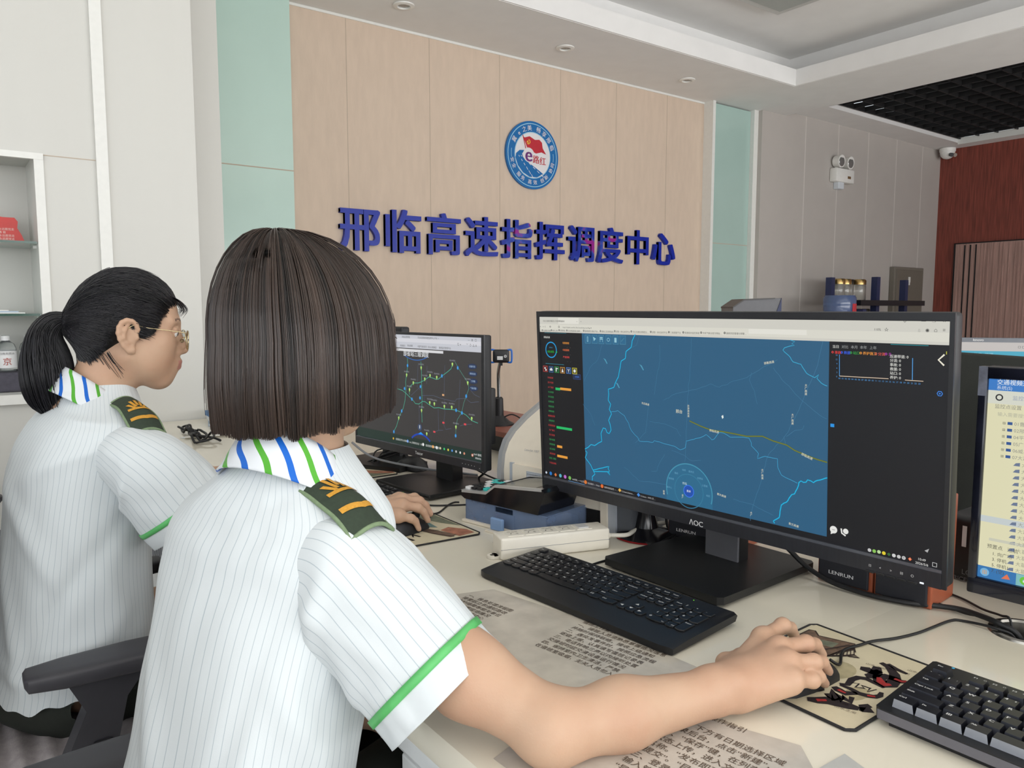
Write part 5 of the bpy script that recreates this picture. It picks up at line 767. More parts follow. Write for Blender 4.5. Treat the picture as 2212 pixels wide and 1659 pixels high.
# the tall-keyed keyboard at the right
T5 = kb_T((0.797,0.408,0.750), (0.03,-0.9995,0), 0.07)
k2 = thing('keyboard', (0.86,0.20,0.75), 'grey fronted black keyboard with tall keys on the mouse mat edge, cut by the frame', 'keyboard')
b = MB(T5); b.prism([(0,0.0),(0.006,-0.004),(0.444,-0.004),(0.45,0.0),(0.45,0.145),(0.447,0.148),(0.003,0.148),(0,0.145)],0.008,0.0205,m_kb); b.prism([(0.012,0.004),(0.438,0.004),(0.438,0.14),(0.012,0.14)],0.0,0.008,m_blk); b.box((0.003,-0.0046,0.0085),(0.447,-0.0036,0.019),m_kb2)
b.build('case', k2)
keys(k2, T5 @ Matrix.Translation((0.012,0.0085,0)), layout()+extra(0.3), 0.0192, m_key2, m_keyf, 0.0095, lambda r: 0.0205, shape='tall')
b = MB(T5); b.disc(0.030,0.126,0.0018,0.0302,m_cyan,10).build('accent_print', k2)

# ================================================================== mouse mats and mice
m_mat = mat('mat_cream_cloth', (212,200,170), 0.75, var=0.05, scale=20, bump=0.2, bscale=900); m_matb = mat('mat_stitched_border', (34,33,34), 0.8, var=0.2, scale=300)
m_brush = mat('brush_ink_black', (34,24,28), 0.7, var=0.1); m_brushr = mat('brush_ink_red', (168,44,44), 0.7, var=0.25, scale=200); m_sep = mat('sepia_drawing', (112,90,74), 0.7, var=0.35, scale=160); m_sepd = mat('dark_sepia_line', (58,44,40), 0.7, var=0.2)
m_matg = mat('painted_grey_green', (120,124,104), 0.75, var=0.3, scale=60); m_matr = mat('painted_rust', (168,112,88), 0.75, var=0.3, scale=80); m_matt = mat('painted_teal', (112,140,138), 0.75, var=0.2, scale=60); m_smudge = mat('grubby_stain', (178,166,132), 0.75, var=0.15, scale=60)
def mousemat(poly, label, loc):
    t = thing('mouse_mat', loc, label, 'mouse mat', 'calligraphy mouse mats')
    cx_, cy_ = sum(p[0] for p in poly)/len(poly), sum(p[1] for p in poly)/len(poly)
    MB().prism(poly,0.7501,0.7524,m_mat).build('cloth', t)
    P_ = [(p[0],p[1],0.7520) for p in poly]; P_ = [x for i in range(len(P_)) for x in (P_[i], tuple((P_[i][k]+P_[(i+1) % len(P_)][k])/2 for k in range(3)))]
    MB().tube(P_+[P_[0]],0.0019,m_matb,6,1).build('stitched_edge', t)
    return t
t = mousemat([(0.762,0.590),(0.97,0.598),(0.978,0.592),(0.975,0.424),(0.968,0.414),(0.760,0.411),(0.752,0.418),(0.752,0.582)], 'cream calligraphy mouse mat under the bare hand, next to the tall-keyed keyboard', (0.865,0.505,0.75))
ZM = 0.7528
def strokes(b, k_, w, m, z=ZM, tp=None): n_ = len(DK[k_]); b.line(DK[k_], w, z, m, tp or [0.35+0.85*math.sin(math.pi*(i+0.6)/(n_+0.2)) for i in range(n_)])
b = MB()
for k_, w in (('s1',.013),('s2',.013),('s4',.006),('s6',.008),('s8',.011),('s9',.010),('s10',.015),('s11',.012),('s12',.012)): strokes(b, k_, w, m_brush)
strokes(b,'s3',.014,m_brush); strokes(b,'s5',.008,m_brush); strokes(b,'s7',.0028,m_brush)
b.line(DK['s3'][4:8],0.010,ZM+0.0002,m_brushr,[.5,1,1,.5]); b.line(DK['s10'][1:3],0.010,ZM+0.0002,m_brushr,[.6,.4]); b.line(DK['s9'][1:3],0.006,ZM+0.0002,m_brushr,[.8,.5]); b.line(DK['s6'][3:5],0.004,ZM+0.0002,m_brushr); b.line(DK['s3'][9:],0.005,ZM+0.0002,m_brushr)
b.build('calligraphy', t)
b = MB().poly(DK['b1'],ZM,m_sep).poly(DK['b2'],ZM+0.0002,m_matg)
for k_, w in (('b3',.003),('b4',.004),('b5',.002)): b.line(DK[k_],w,ZM+0.0004,m_sepd)
for i in range(9):
    f_ = i/8; p0, p1 = DK['b5'][0], DK['b5'][1]; b.line([(p0[0]+(p1[0]-p0[0])*f_,p0[1]+(p1[1]-p0[1])*f_),(DK['b4'][0][0]+(DK['b4'][2][0]-DK['b4'][0][0])*f_,DK['b4'][0][1]+(DK['b4'][2][1]-DK['b4'][0][1])*f_)],0.0012,ZM+0.0004,m_sepd)
e1 = DK['b1']; b.line(e1+[e1[0]],0.002,ZM+0.0003,m_sepd)
b.build('pavilion_print', t)
b = MB().disc(0.872,0.50,0.028,ZM-0.0001,m_smudge,20,0.022).disc(0.835,0.452,0.02,ZM-0.00015,m_smudge,16,0.012)
for x, y in ((0.93,0.45),(0.92,0.475),(0.79,0.44),(0.80,0.455),(0.945,0.435)): b.text('山水之间',x,y,0.006,ZM,m_inkg,'c',math.radians(-80))
b.build('small_script', t)
# the second woman's mat
t = mousemat([(0.690,1.470),(0.838,1.468),(0.845,1.460),(0.846,1.256),(0.838,1.247),(0.684,1.256),(0.676,1.264),(0.680,1.462)], 'painted calligraphy mouse mat under the second woman\'s hand', (0.76,1.36,0.75))
b = MB().poly([(0.80,1.46),(0.840,1.46),(0.842,1.32),(0.82,1.36),(0.805,1.40)],ZM,m_matg).poly([(0.775,1.40),(0.80,1.385),(0.796,1.335),(0.782,1.35)],ZM+0.0002,m_matt).poly([(0.79,1.315),(0.815,1.325),(0.838,1.29),(0.838,1.262),(0.80,1.258)],ZM,m_matr).poly([(0.755,1.335),(0.775,1.338),(0.79,1.30),(0.80,1.27),(0.782,1.262),(0.765,1.30)],ZM+0.0002,m_sep)
for i in range(5): b.line([(0.757+i*0.004,1.334),(0.772+i*0.004,1.315)],0.0012,ZM+0.0004,m_sepd)
b.line([(0.746,1.345),(0.760,1.325),(0.772,1.29),(0.79,1.262)],0.003,ZM+0.0004,m_sepd)
b.build('pavilion_print', t)
b = MB(); b.line([(0.725,1.335),(0.735,1.300)],0.006,ZM,m_brush,[.4,1]).line([(0.735,1.335),(0.722,1.305)],0.006,ZM,m_brush,[1,.4]).line([(0.706,1.325),(0.712,1.285)],0.007,ZM,m_brush,[.5,1]).line([(0.74,1.345),(0.75,1.335),(0.745,1.325)],0.004,ZM,m_brush); b.build('calligraphy', t)
# the third mat farther along the desk
t = mousemat([(0.80,2.04),(0.965,2.034),(0.974,2.026),(0.984,1.868),(0.976,1.850),(0.835,1.846),(0.80,1.87)], 'painted mouse mat farther along the desk, beyond the second keyboard', (0.89,1.94,0.75))
b = MB().poly([(0.82,1.99),(0.90,1.97),(0.965,1.90),(0.978,1.866),(0.84,1.852)],ZM,m_matg).poly([(0.905,1.955),(0.935,1.93),(0.978,1.885),(0.976,1.862),(0.93,1.885),(0.90,1.925)],ZM+0.0002,m_matr)
b.text('山河',0.915,1.985,0.030,ZM+0.0002,m_brush,'c',math.radians(-85),0.04).build('calligraphy', t)
def mouse(x, y, a, label):
    t = thing('computer_mouse', (x,y,0.7524), label, 'mouse')
    T = Matrix.Translation((x,y,0.7526)) @ Matrix.Rotation(a,4,'Z')
    prof = [(-0.056,.0,.0),(-0.052,.020,.014),(-0.035,.029,.030),(-0.008,.031,.037),(0.022,.029,.031),(0.046,.026,.018),(0.054,.020,.009),(0.056,.0,.0)]
    rows = []
    for px, w, h in prof: rows.append([(px, w*math.cos(math.pi*j/12), max(h*math.sin(math.pi*j/12)**0.7,0)) for j in range(13)])
    b = MB(T).grid(rows, m_blk); b.build('shell', t, True, 80)
    MB(T).cyl((0.034,-0.004,0.026),(0.034,0.004,0.026),0.009,0.009,m_blkr,14).build('scroll_wheel', t)
    return t
mouse(0.806,0.512,math.radians(-6),'black mouse under the bob-haired woman\'s hand')
mouse(0.725,1.352,math.radians(14),'black mouse under the spectacled woman\'s hand')
mouse(1.045,1.890,math.radians(95),'black mouse under a bundle of cable, behind the second monitor')

# ================================================================== cables
m_cab = mat('black_cable', (22,22,24), 0.5, var=0.08); m_cabw = mat('white_cable', (226,222,210), 0.5, var=0.03)
def cable(pts, r, m, label, smooth=True, cat_='cable'): return tag(MB().tube(pts,r,m,8,6).build('cable', None, True, 0), label, cat_)
Zp = lambda k_, z, n=None: [(p[0],p[1],z) for p in DK[k_]]
cable([(0.866,0.505,0.765),(0.88,0.500,0.757)]+[(p[0],p[1],0.7548 if i < 3 else 0.7523) for i, p in enumerate(DK['mcab'][1:9])]+[(1.160,0.430,0.756),(1.172,0.412,0.745),(1.185,0.405,0.70)], 0.0019, m_cab, 'thin black mouse cable crossing the mat to the steel cable hole')
cable([(1.11,0.80,0.84),(1.135,0.755,0.80),(1.140,0.715,0.772),(1.137,0.672,0.760),(1.138,0.635,0.7565),(1.142,0.591,0.756),(1.158,0.547,0.756),(1.180,0.517,0.756),(1.190,0.490,0.757),(1.185,0.462,0.758),(1.178,0.435,0.757),(1.185,0.410,0.742),(1.19,0.40,0.68)], 0.0042, m_cab, 'thick black cable running along the speakers into the cable hole')
cable([(1.262,0.560,0.7525),(1.25,0.515,0.7525),(1.225,0.475,0.754),(1.21,0.445,0.758),(1.205,0.43,0.755),(1.200,0.42,0.70)], 0.0018, m_cab, 'thin cable from the back of the right speaker to the cable hole')
cable([(1.205,0.575,0.7525),(1.20,0.53,0.7525),(1.19,0.485,0.753),(1.185,0.455,0.758),(1.186,0.435,0.752),(1.190,0.425,0.70)], 0.0018, m_cab, 'second thin cable under the right speaker to the cable hole')
cable([(0.868,0.925,0.757),(0.872,0.945,0.754),(0.885,0.972,0.752),(0.93,0.978,0.752),(1.00,0.980,0.752),(1.06,0.985,0.753),(1.12,0.993,0.758),(1.18,1.00,0.765)], 0.0022, m_cab, 'black keyboard cable curling round the ultrawide monitor base')
cable([(0.775,1.375,0.762),(0.800,1.384,0.756)]+[(p[0],p[1],0.7545 if i < 1 else 0.752) for i, p in enumerate(DK['mc3'][1:])], 0.002, m_cab, 'black mouse cable leading from the second mat to the blue paper tray')
cable([(0.872,1.56,0.757),(0.872,1.535,0.752),(0.875,1.505,0.752),(0.905,1.48,0.752),(0.960,1.455,0.752),(1.01,1.47,0.752),(1.03,1.50,0.752)], 0.0021, m_cab, 'black keyboard cable looping in front of the second monitor base')
for i in range(7):
    a = i*0.9; x0, y0 = 1.055+0.012*math.sin(a*2), 1.925+0.01*math.cos(a)
    pts = [(x0-0.10+0.012*i*0.3,y0+0.10-0.01*i,0.757+0.002*(i % 3)),(x0-0.05,y0+0.035+0.006*i,0.775+0.003*i),(x0+0.01,y0-0.005*i,0.797+0.002*i),(x0+0.06,y0-0.05,0.78),(x0+0.05+0.01*i,y0-0.10,0.757+0.001*i)]
    cable(pts, 0.0022, m_cab, ('lowest','second','third','fourth','fifth','sixth','topmost')[i]+' loop of the cable bundle lying over the far mouse', cat_='cable')['group'] = 'loops of the cable bundle'
cable([(0.90,1.97,0.83),(0.93,1.90,0.795),(0.99,1.80,0.780),(1.04,1.72,0.774),(1.10,1.64,0.770)], 0.003, mat('grey_cable',(150,152,156),0.3,var=0.05), 'grey cable drooping under the second monitor')
cable([(1.10,1.58,0.80),(1.08,1.60,0.775),(1.12,1.66,0.758),(1.16,1.70,0.754)], 0.0025, m_cab, 'black cable tucked behind the second monitor neck')
cable([(1.06,1.60,0.80),(1.09,1.58,0.780),(1.11,1.55,0.770),(1.14,1.52,0.765),(1.16,1.56,0.757)], 0.0022, m_cab, 'looped black cable right of the second monitor neck')

# ================================================================== power strip
m_ps = mat('ivory_plastic', (238,232,218), 0.35, var=0.02); m_slot = mat('dark_socket_slot', (70,66,60), 0.6, var=0)
a_ = math.atan2(1.062-1.118, 0.980-0.805); Tq = Matrix.Translation((0.797,1.140,0.75)) @ Matrix.Rotation(a_,4,'Z')
t = thing('power_strip', (0.89,1.09,0.75), 'ivory power strip lying slanted behind the black keyboard', 'power strip')
b = MB(Tq).rbox((0.0,-0.052,0.0005),(0.215,0.0,0.0405), m_ps, 0.004, 3).box((0.0005,-0.0525,0.0195),(0.2145,0.0005,0.0200), m_gap); b.build('housing', t, True)
MB(Tq).cyl((-0.008,-0.030,0.0005),(-0.008,-0.030,0.006),0.011,0.011,m_ps,18).box((-0.008,-0.041,0.0005),(0.004,-0.019,0.006), m_ps).cyl((-0.010,-0.030,0.0062),(-0.010,-0.030,0.0066),0.004,0.004,m_slot,12).build('mounting_ear', t)
for i in range(5):
    x = 0.032+i*0.034; s_ = MB(Tq).rbox((x-0.015,-0.042,0.0402),(x+0.015,-0.010,0.0415), m_ps, 0.001)
    if i < 4:
        s_.T = Tq @ Matrix.Translation((x,-0.026,0.0418)) @ Matrix.Rotation(0.0,4,'Z')
        for dx, dy, an in ((-0.006,-0.004,-.5),(0.006,-0.004,.5),(0,0.006,1.57),(-0.007,0.008,1.57),(0.007,0.008,1.57)): s_.line([(dx-0.003*math.cos(an+1.57),dy-0.003*math.sin(an+1.57)),(dx+0.003*math.cos(an+1.57),dy+0.003*math.sin(an+1.57))],0.0014,0.0002,m_slot)
        s_.build('socket', t)
    else:
        s_.box((x-0.010,-0.037,0.0415),(x+0.010,-0.015,0.0435), mat('rocker_switch_grey',(206,206,206),0.3,var=0.02)); s_.build('switch', t)
MB(Tq).cyl((0.215,-0.024,0.018),(0.228,-0.024,0.018),0.007,0.005,m_ps,14).build('cable_gland', t)
g0 = Tq @ Vector((0.228,-0.024,0.018))
cable([tuple(g0),(g0.x+0.03,g0.y-0.015,0.767),(1.07,1.045,0.766),(1.11,1.06,0.764),(1.16,1.055,0.765),(1.20,1.03,0.760)], 0.0042, m_cabw, 'white power strip cable running behind the glossy stand')

# ================================================================== laser printer with its blue paper tray
m_prn = mat('printer_ivory', (236,226,208), 0.4, var=0.02); m_prng = mat('printer_grey_shell', (156,158,160), 0.45, var=0.03); m_prnd = mat('printer_dark_panel', (92,96,102), 0.5, var=0.04); m_cut = mat('printer_light_grey', (176,182,190), 0.45, var=0.03)
m_tray = mat('blue_translucent_tray', (124,144,178), 0.1, var=0.03, alpha=0.55)
rv = Vector((0.2,-0.98,0)).normalized(); Tp = frame_T((1.005,1.385,0.75), rv, (-rv.y,rv.x,0), (0,0,1))      # x along the front, y into the printer
t = thing('laser_printer', (1.15,1.26,0.75), 'ivory laser printer with a blue paper tray, between the two monitors', 'printer')
PW = 0.285
prof = [(0.0,0.0),(-0.004,0.04),(-0.006,0.09),(-0.001,0.125),(0.012,0.150),(0.035,0.172),(0.075,0.196),(0.13,0.222),(0.19,0.238),(0.26,0.240),(0.29,0.225),(0.30,0.0)]
rows = [[(x,p[0],p[1]) for p in prof] for x in (0.0,PW)]
b = MB(Tp); b.grid(rows, m_prn); b.add(rows[0],[list(range(len(prof)))],m_prn); b.add(rows[1],[list(range(len(prof)))[::-1]],m_prn); b.build('body', t, True, 40)
def side_(x0, x1, m, nm, o_):
    pr_ = [(-0.012-o_,0.0),(-0.016-o_,0.09),(-0.010-o_,0.13),(0.004-o_,0.157),(0.03,0.180+o_),(0.075,0.206+o_),(0.13,0.231+o_),(0.19,0.246+o_),(0.27,0.247+o_),(0.305,0.23),(0.31,0.0)]
    r_ = [[(x,p[0],p[1]) for p in pr_] for x in (x0,x1)]; b = MB(Tp); b.grid(r_, m); b.add(r_[0],[list(range(len(pr_)))],m); b.add(r_[1],[list(range(len(pr_)))[::-1]],m); return b.build(nm, t, True, 40)
side_(-0.012,0.0,m_prng,'side_shell',0.0)
side_(PW-0.012,PW+0.004,m_prn,'side_shell',0.002); side_(PW+0.004,PW+0.022,m_cut,'side_shell',-0.002); side_(PW+0.022,PW+0.055,m_prnd,'side_shell',-0.008)
MB(Tp).box((0.030,-0.0105,0.045),(PW-0.012,-0.003,0.108), m_prn).build('front_flap', t)
MB(Tp).box((0.020,-0.0085,0.0),(0.030,-0.002,0.110), m_cut).box((0.05,-0.0085,0.0),(0.09,-0.002,0.04), m_prng).box((0.095,-0.008,0.0),(PW-0.015,-0.002,0.042), m_dark).build('paper_slot', t)
lb_ = MB(Tp).rbox((0.072,-0.0120,0.058),(0.118,-0.0108,0.098), mat('asset_label_silver',(196,202,210),0.4,var=0.03), 0.0005).build('asset_label', t)
TL_ = Tp @ frame_T((0,-0.0125,0), (1,0,0), (0,0,1), (0,-1,0))
b = MB(TL_)
for i, s_ in enumerate(('邢台路桥建设集团公司','资产名称: 打印机','规格型号  HP LaserJet','使用部门  综合办公室')): b.text(s_,0.0745,0.0905-i*0.0092,0.0038,0,m_greytxt)
b.frame(0.073,0.060,0.117,0.097,0.0004,0,m_greytxt).build('label_print', lb_)
hp = MB(TL_).rect(0.148,0.060,0.164,0.078,-0.001,m_prnd).disc(0.156,0.069,0.0072,-0.0008,m_prn,20).text('hp',0.1560,0.0690,0.0105,-0.0006,m_prnd,'c',0,.02,sx=.9); hp.build('logo', t)
MB(Tp @ frame_T((0,0.0035,0.138), (1,0,0), (0,0.5,0.866), (0,-0.866,0.5))).text('LaserJet 1007',0.055,0.0,0.0075,0.003,m_prng).build('model_lettering', t)
tb = MB(Tp); tb.add([(0.115,0.070,0.1985),(PW-0.015,0.070,0.1985),(PW-0.015,0.19,0.2425),(0.16,0.19,0.2425)], [(0,1,2,3)], m_prng); tb.build('output_bin', t)
b = MB(Tp)
for i in range(6): b.disc(0.165+0.006*math.cos(i*1.05)+0.008,0.062,0.0025,0.195+0.004*math.sin(i*1.05),m_prng,8)
b.build('button_cluster', t)
tr_ = MB(Tp); X0, X1, Y0, Y1 = 0.008, 0.232, -0.135, -0.006
tr_.rbox((X0,Y0,0.046),(X1,Y1,0.050), m_tray, 0.0015).box((X0,Y0,0.006),(X0+0.003,Y1,0.048), m_tray).box((X1-0.003,Y0,0.006),(X1,Y1,0.048), m_tray)
tr_.box((X0,Y0,0.006),(X0+0.085,Y0+0.003,0.048), m_tray).box((X0+0.135,Y0,0.006),(X1,Y0+0.003,0.048), m_tray).box((X0+0.080,Y0-0.0006,0.006),(X0+0.140,Y0+0.002,0.036), m_tray)
tt = tr_.build('paper_tray_cover', t)
MB(Tp).rbox((X0-0.004,Y0-0.008,0.0005),(X1+0.002,Y1,0.006), m_prn, 0.001).box((X0+0.085,Y0-0.03,0.0005),(X0+0.130,Y0-0.006,0.004), m_prn).build('paper_tray_lip', t)
MB(Tp).box((X0+0.02,Y0+0.012,0.008),(X1-0.02,Y1,0.024), mat('pale_blue_paper_stack',(150,178,214),0.6,var=0.03)).build('paper_stack', t)
MB(Tp).rbox((X0+0.092,Y0-0.022,0.004),(X0+0.126,Y0-0.014,0.030), mat('blue_guide_tab',(128,158,198),0.15,var=0.03), 0.003).build('paper_guide', t)

# desk calculator on the tray cover
m_sil = mat('silver_keypad', (196,198,198), 0.3, metal=0.5, var=0.03); m_teal = mat('teal_key', (56,190,184), 0.4, var=0.03); m_gblk = mat('gloss_black_plastic', (20,20,24), 0.16, var=0.05)
t = thing('desk_calculator', (0.93,1.27,0.80), 'black desk calculator with silver keypad and teal keys on the blue paper tray', 'calculator')
Tc = Tp @ frame_T((-0.002,-0.140,0.0505), (1,0,0), (0,1,0), (0,0,1))
pf = [(0.0,0.006),(0.004,0.0165),(0.075,0.0225),(0.100,0.041),(0.225,0.052),(0.232,0.046),(0.215,0.0),(0.012,0.0)]
MB(Tc).prism(pf,0.0,0.115,m_gblk,'y').build('body', t)
b = MB(Tc); tp_ = pf[1:5]
for ya, yb in ((-0.001,0.008),(0.107,0.116)): b.grid([[(p[0],ya,p[1]+0.0012) for p in tp_],[(p[0],yb,p[1]+0.0012) for p in tp_]], m_sil); b.grid([[(p[0],ya if ya < 0 else yb,p[1]+0.0012) for p in tp_],[(p[0],ya if ya < 0 else yb,p[1]-0.004) for p in tp_]], m_sil)
b.add([(0.001,-0.001,0.0175),(0.077,-0.001,0.0238),(0.077,0.116,0.0238),(0.001,0.116,0.0175)], [(0,1,2,3)], m_sil); b.add([(0.077,-0.001,0.0238),(0.101,-0.001,0.0422),(0.101,0.116,0.0422),(0.077,0.116,0.0238)], [(0,1,2,3)], m_sil)
b.build('keypad_plate', t)
for i in range(4):
    for j in range(5):
        mk = m_teal if (i, j) in ((1,3),(2,3),(3,0),(0,4)) else m_wht if (i+j) % 3 == 0 else m_blk
        x, y = 0.006+i*0.0175, 0.008+j*0.0205; z = 0.0180+x*0.083
        MB(Tc).rbox((x,y,z),(x+0.012,y+0.015,z+0.0055), mk, 0.001).build('key', t)
MB(Tc).add([(0.120,0.012,0.0432),(0.200,0.012,0.0502),(0.200,0.103,0.0502),(0.120,0.103,0.0432)], [(0,1,2,3)], mat('calculator_display',(70,76,74),0.1,var=0.02)).build('display', t)

# ================================================================== webcam, raised red-brown shelf, green tagged box
m_rb = mat('red_brown_veneer', (142,82,66), 0.4, var=0.12, scale=14, stretch=(1,6,1))
t = thing('monitor_riser', (1.58,1.98,0.75), 'black monitor riser with a red-brown wooden top carrying the webcam', 'shelf')
MB().rbox((1.36,1.66,0.808),(1.66,2.35,0.826), m_rb, 0.003).build('top', t)
for y in (1.68,2.31): MB().box((1.38,y,0.75),(1.64,y+0.02,0.808), m_blk).build('side_panel', t)
MB().box((1.40,1.70,0.75),(1.41,2.31,0.806), m_blk).build('back_panel', t)
t = thing('webcam', (1.446,2.018,0.826), 'black and blue webcam on a gooseneck stand, right of the second monitor', 'webcam')
MB().lathe([(0.05,0.0),(0.05,0.004),(0.035,0.012),(0.016,0.03),(0.014,0.085),(0.010,0.09)], (1.441,2.023,0.826), m_blk).build('base', t, True)
MB().tube([(1.441,2.023,0.91),(1.440,2.024,0.96),(1.436,2.018,1.00),(1.426,1.993,1.035)],0.0052,mat('gooseneck_chrome',(150,150,152),0.25,metal=1.0,var=0.1,scale=300),10).build('gooseneck', t, True)
Tw = frame_T((1.419,1.980,1.052), (0.80,-0.60,0), (0,0,1), (-0.60,-0.80,0))
MB(Tw).rbox((-0.026,-0.021,-0.012),(0.026,0.021,0.010), m_blk, 0.008, 3).box((-0.005,-0.030,-0.004),(0.005,-0.02,0.004), m_blk).build('body', t, True)
m_wb = mat('webcam_blue', (30,104,196), 0.3, var=0.05)
for s_ in (-1,1): MB(Tw).tube([(s_*0.018,0.0185,-0.002),(s_*0.031,0.020,-0.002),(s_*0.034,0.012,-0.002),(s_*0.034,-0.012,-0.002),(s_*0.031,-0.020,-0.002),(s_*0.018,-0.0185,-0.002)],0.0030,m_wb,8).build('side_ring', t, True)
w_ = MB(Tw).rect(-0.012,-0.011,0.006,0.0,0.0104,m_wht).text('WEBCAM',-0.003,-0.0055,0.0042,0.0107,m_greytxt,'c'); w_.build('label', t); MB(Tw).disc(0.014,0.0,0.0045,0.0104,m_wht,16).ring(0.014,0,0.001,0.003,0.0107,m_greytxt,12).build('seal_sticker', t)
cable([(1.45,2.01,0.85),(1.47,1.99,0.860),(1.495,1.975,0.845),(1.50,1.97,0.830),(1.55,1.99,0.829)], 0.0022, m_cab, 'short black webcam cable arching over the red-brown riser top')
t = thing('label_box', (1.56,1.93,0.826), 'small black box with a green display beside the webcam on the riser', 'box')
MB().rbox((1.50,1.86,0.827),(1.60,1.94,0.868), m_blk, 0.003).build('housing', t); MB(frame_T((1.4995,1.925,0.835),(0,-1,0),(0,0,1),(-1,0,0))).rect(0,0,0.05,0.016,0.0006,glow('green_display',(110,200,60),0.7)).build('display', t)

# ================================================================== speakers and the glossy stand behind the wide monitor
m_ow = mat('orange_brown_wood', (168,88,58), 0.4, var=0.16, scale=16, stretch=(1,6,0.5)); m_grl = mat('speaker_black_cloth', (30,31,38), 0.7, var=0.1, scale=300)
def speaker(o, right, w, d, h, label, logo):
    r = Vector(right).normalized(); T = frame_T(o, r, (-r.y,r.x,0), (0,0,1))
    t = thing('speaker', o, label, 'speaker', 'wooden desktop speakers')
    MB(T).rbox((0,0,0.0005),(w,d,h), m_ow, 0.002).build('cabinet', t)
    MB(T).rbox((0.004,-0.006,0.005),(w-0.005,0.0,h-0.004), m_grl, 0.002).build('front_grille', t)
    if logo: MB(T @ frame_T((0,-0.0065,0),(1,0,0),(0,0,1),(0,-1,0))).text('LENRUN',0.022,0.018,0.0085,0.0004,m_wht,bold=.03,sx=1.3).build('logo', t)
speaker((1.155,0.702,0.75), (0.05,-1,0), 0.092, 0.085, 0.165, 'black fronted wooden speaker with a logo, half under the wide monitor, left of the pair', True)
speaker((1.160,0.608,0.75), (0.09,-1,0), 0.085, 0.090, 0.165, 'wooden speaker with its orange side showing, next to the old monitor', False)
speaker((1.135,1.015,0.75), (0.20,-1,0), 0.150, 0.085, 0.090, 'low wooden speaker with a white logo behind the wide monitor neck', True)
t = thing('rear_monitor', (1.09,1.03,0.75), 'monitor with a glossy black round stand hidden behind the wide monitor', 'monitor')
MB().lathe([(0.062,0.0005),(0.062,0.004),(0.050,0.010),(0.024,0.020),(0.017,0.045),(0.020,0.10),(0.024,0.13)], (1.105,1.045,0.75), m_gblk, 36).build('base', t, True)
MB().lathe([(0.0615,0.0003),(0.0645,0.0012),(0.0625,0.0035)], (1.105,1.045,0.75), mat('red_rim',(150,30,34),0.25,var=0.05), 36).build('base_rim', t, True)
MB(frame_T((1.165,0.90,1.02),(-0.07,0.9975,0),(0,0,1),(0.9975,0.07,0))).rbox((-0.18,-0.14,-0.02),(0.18,0.14,0.015), m_gblk, 0.006).build('panel', t)
for i, (dx, dy) in enumerate(((0.07,-0.03),(0.05,0.01))):
    cable([(1.16+dx,1.06+dy,0.86),(1.15+dx*.6,1.05+dy,0.80),(1.15,1.02+dy,0.765),(1.13,0.98+dy,0.756),(1.09,0.985+dy*2,0.753),(1.06,1.02,0.753),(1.075,1.075,0.753),(1.13,1.09,0.753)], 0.003, m_cab, ('thick','thin')[i]+' black cable loop around the glossy round stand')

# ================================================================== beyond the desk on the right: rear desk, monitor, jacketed chair
t = thing('rear_desk', (2.75,0.6,0), 'second pale desk farther right carrying the grey framed monitor', 'desk')
MB().rbox((2.55,-1.2,0.715),(3.35,2.6,0.75), m_desk, 0.004).build('desktop', t)
MB().box((2.62,-1.15,0),(2.64,2.55,0.715), m_deskf).build('front_panel', t)
for y in (-1.15,2.5): MB().box((2.64,y,0),(3.3,y+0.03,0.715), m_deskf).build('side_panel', t)
t = thing('rear_desk_monitor', (2.95,0.98,0.75), 'grey framed monitor on the farther desk, above the dark jacket', 'monitor')
az = math.radians(145); R4 = Vector((math.sin(az),math.cos(az),0)); C4 = Vector((2.862,1.146,0.945)); C4 = C4 - R4*0.10
T4 = frame_T(C4, R4, (0,0,1), R4.cross(Vector((0,0,1))))
m_lg = mat('grey_monitor_frame', (112,116,124), 0.4, var=0.04)
MB(T4).rbox((-0.27,-0.158,-0.03),(0.27,0.158,-0.002), m_bezd, 0.008).build('back_shell', t, True)
b = MB(T4); b.box((-0.27,0.143,-0.002),(0.27,0.158,0.003), m_lg); b.box((-0.27,-0.158,-0.002),(-0.253,0.143,0.003), m_lg); b.box((0.253,-0.158,-0.002),(0.27,0.143,0.003), m_lg); b.box((-0.27,-0.158,-0.002),(0.27,-0.138,0.003), m_lg); b.text('lenovo',0.055,0.147,0.012,0.0034,m_wht,'l',0,.03); b.build('bezel', t)
scr = MB(T4).rect(-0.253,-0.138,0.253,0.143,0.0004,G(206,200,196,0.9)).build('screen', t)
b = MB(T4).rect(-0.253,0.088,0.245,0.113,0.0008,G(70,176,204,0.9)); b.text('护  信息  管理',0.04,0.096,0.013,0.0011,G(150,206,222)); b.text('□ □ ○',0.19,0.124,0.010,0.0011,dk).text('—————   ▪   ————      —  ——       ——',0.02,0.074,0.007,0.0011,dk); b.build('web_page', scr)
MB(T4).box((-0.03,-0.18,-0.05),(0.03,-0.05,-0.028), m_bezd).build('neck', t); MB(T4).box((-0.11,-0.195,-0.13),(0.11,-0.187,0.06), m_bezd).build('base', t)
m_fab = mat('black_mesh_fabric', (34,35,36), 0.85, var=0.1, scale=200); m_arm = mat('grey_black_armrest', (62,61,66), 0.45, var=0.06)
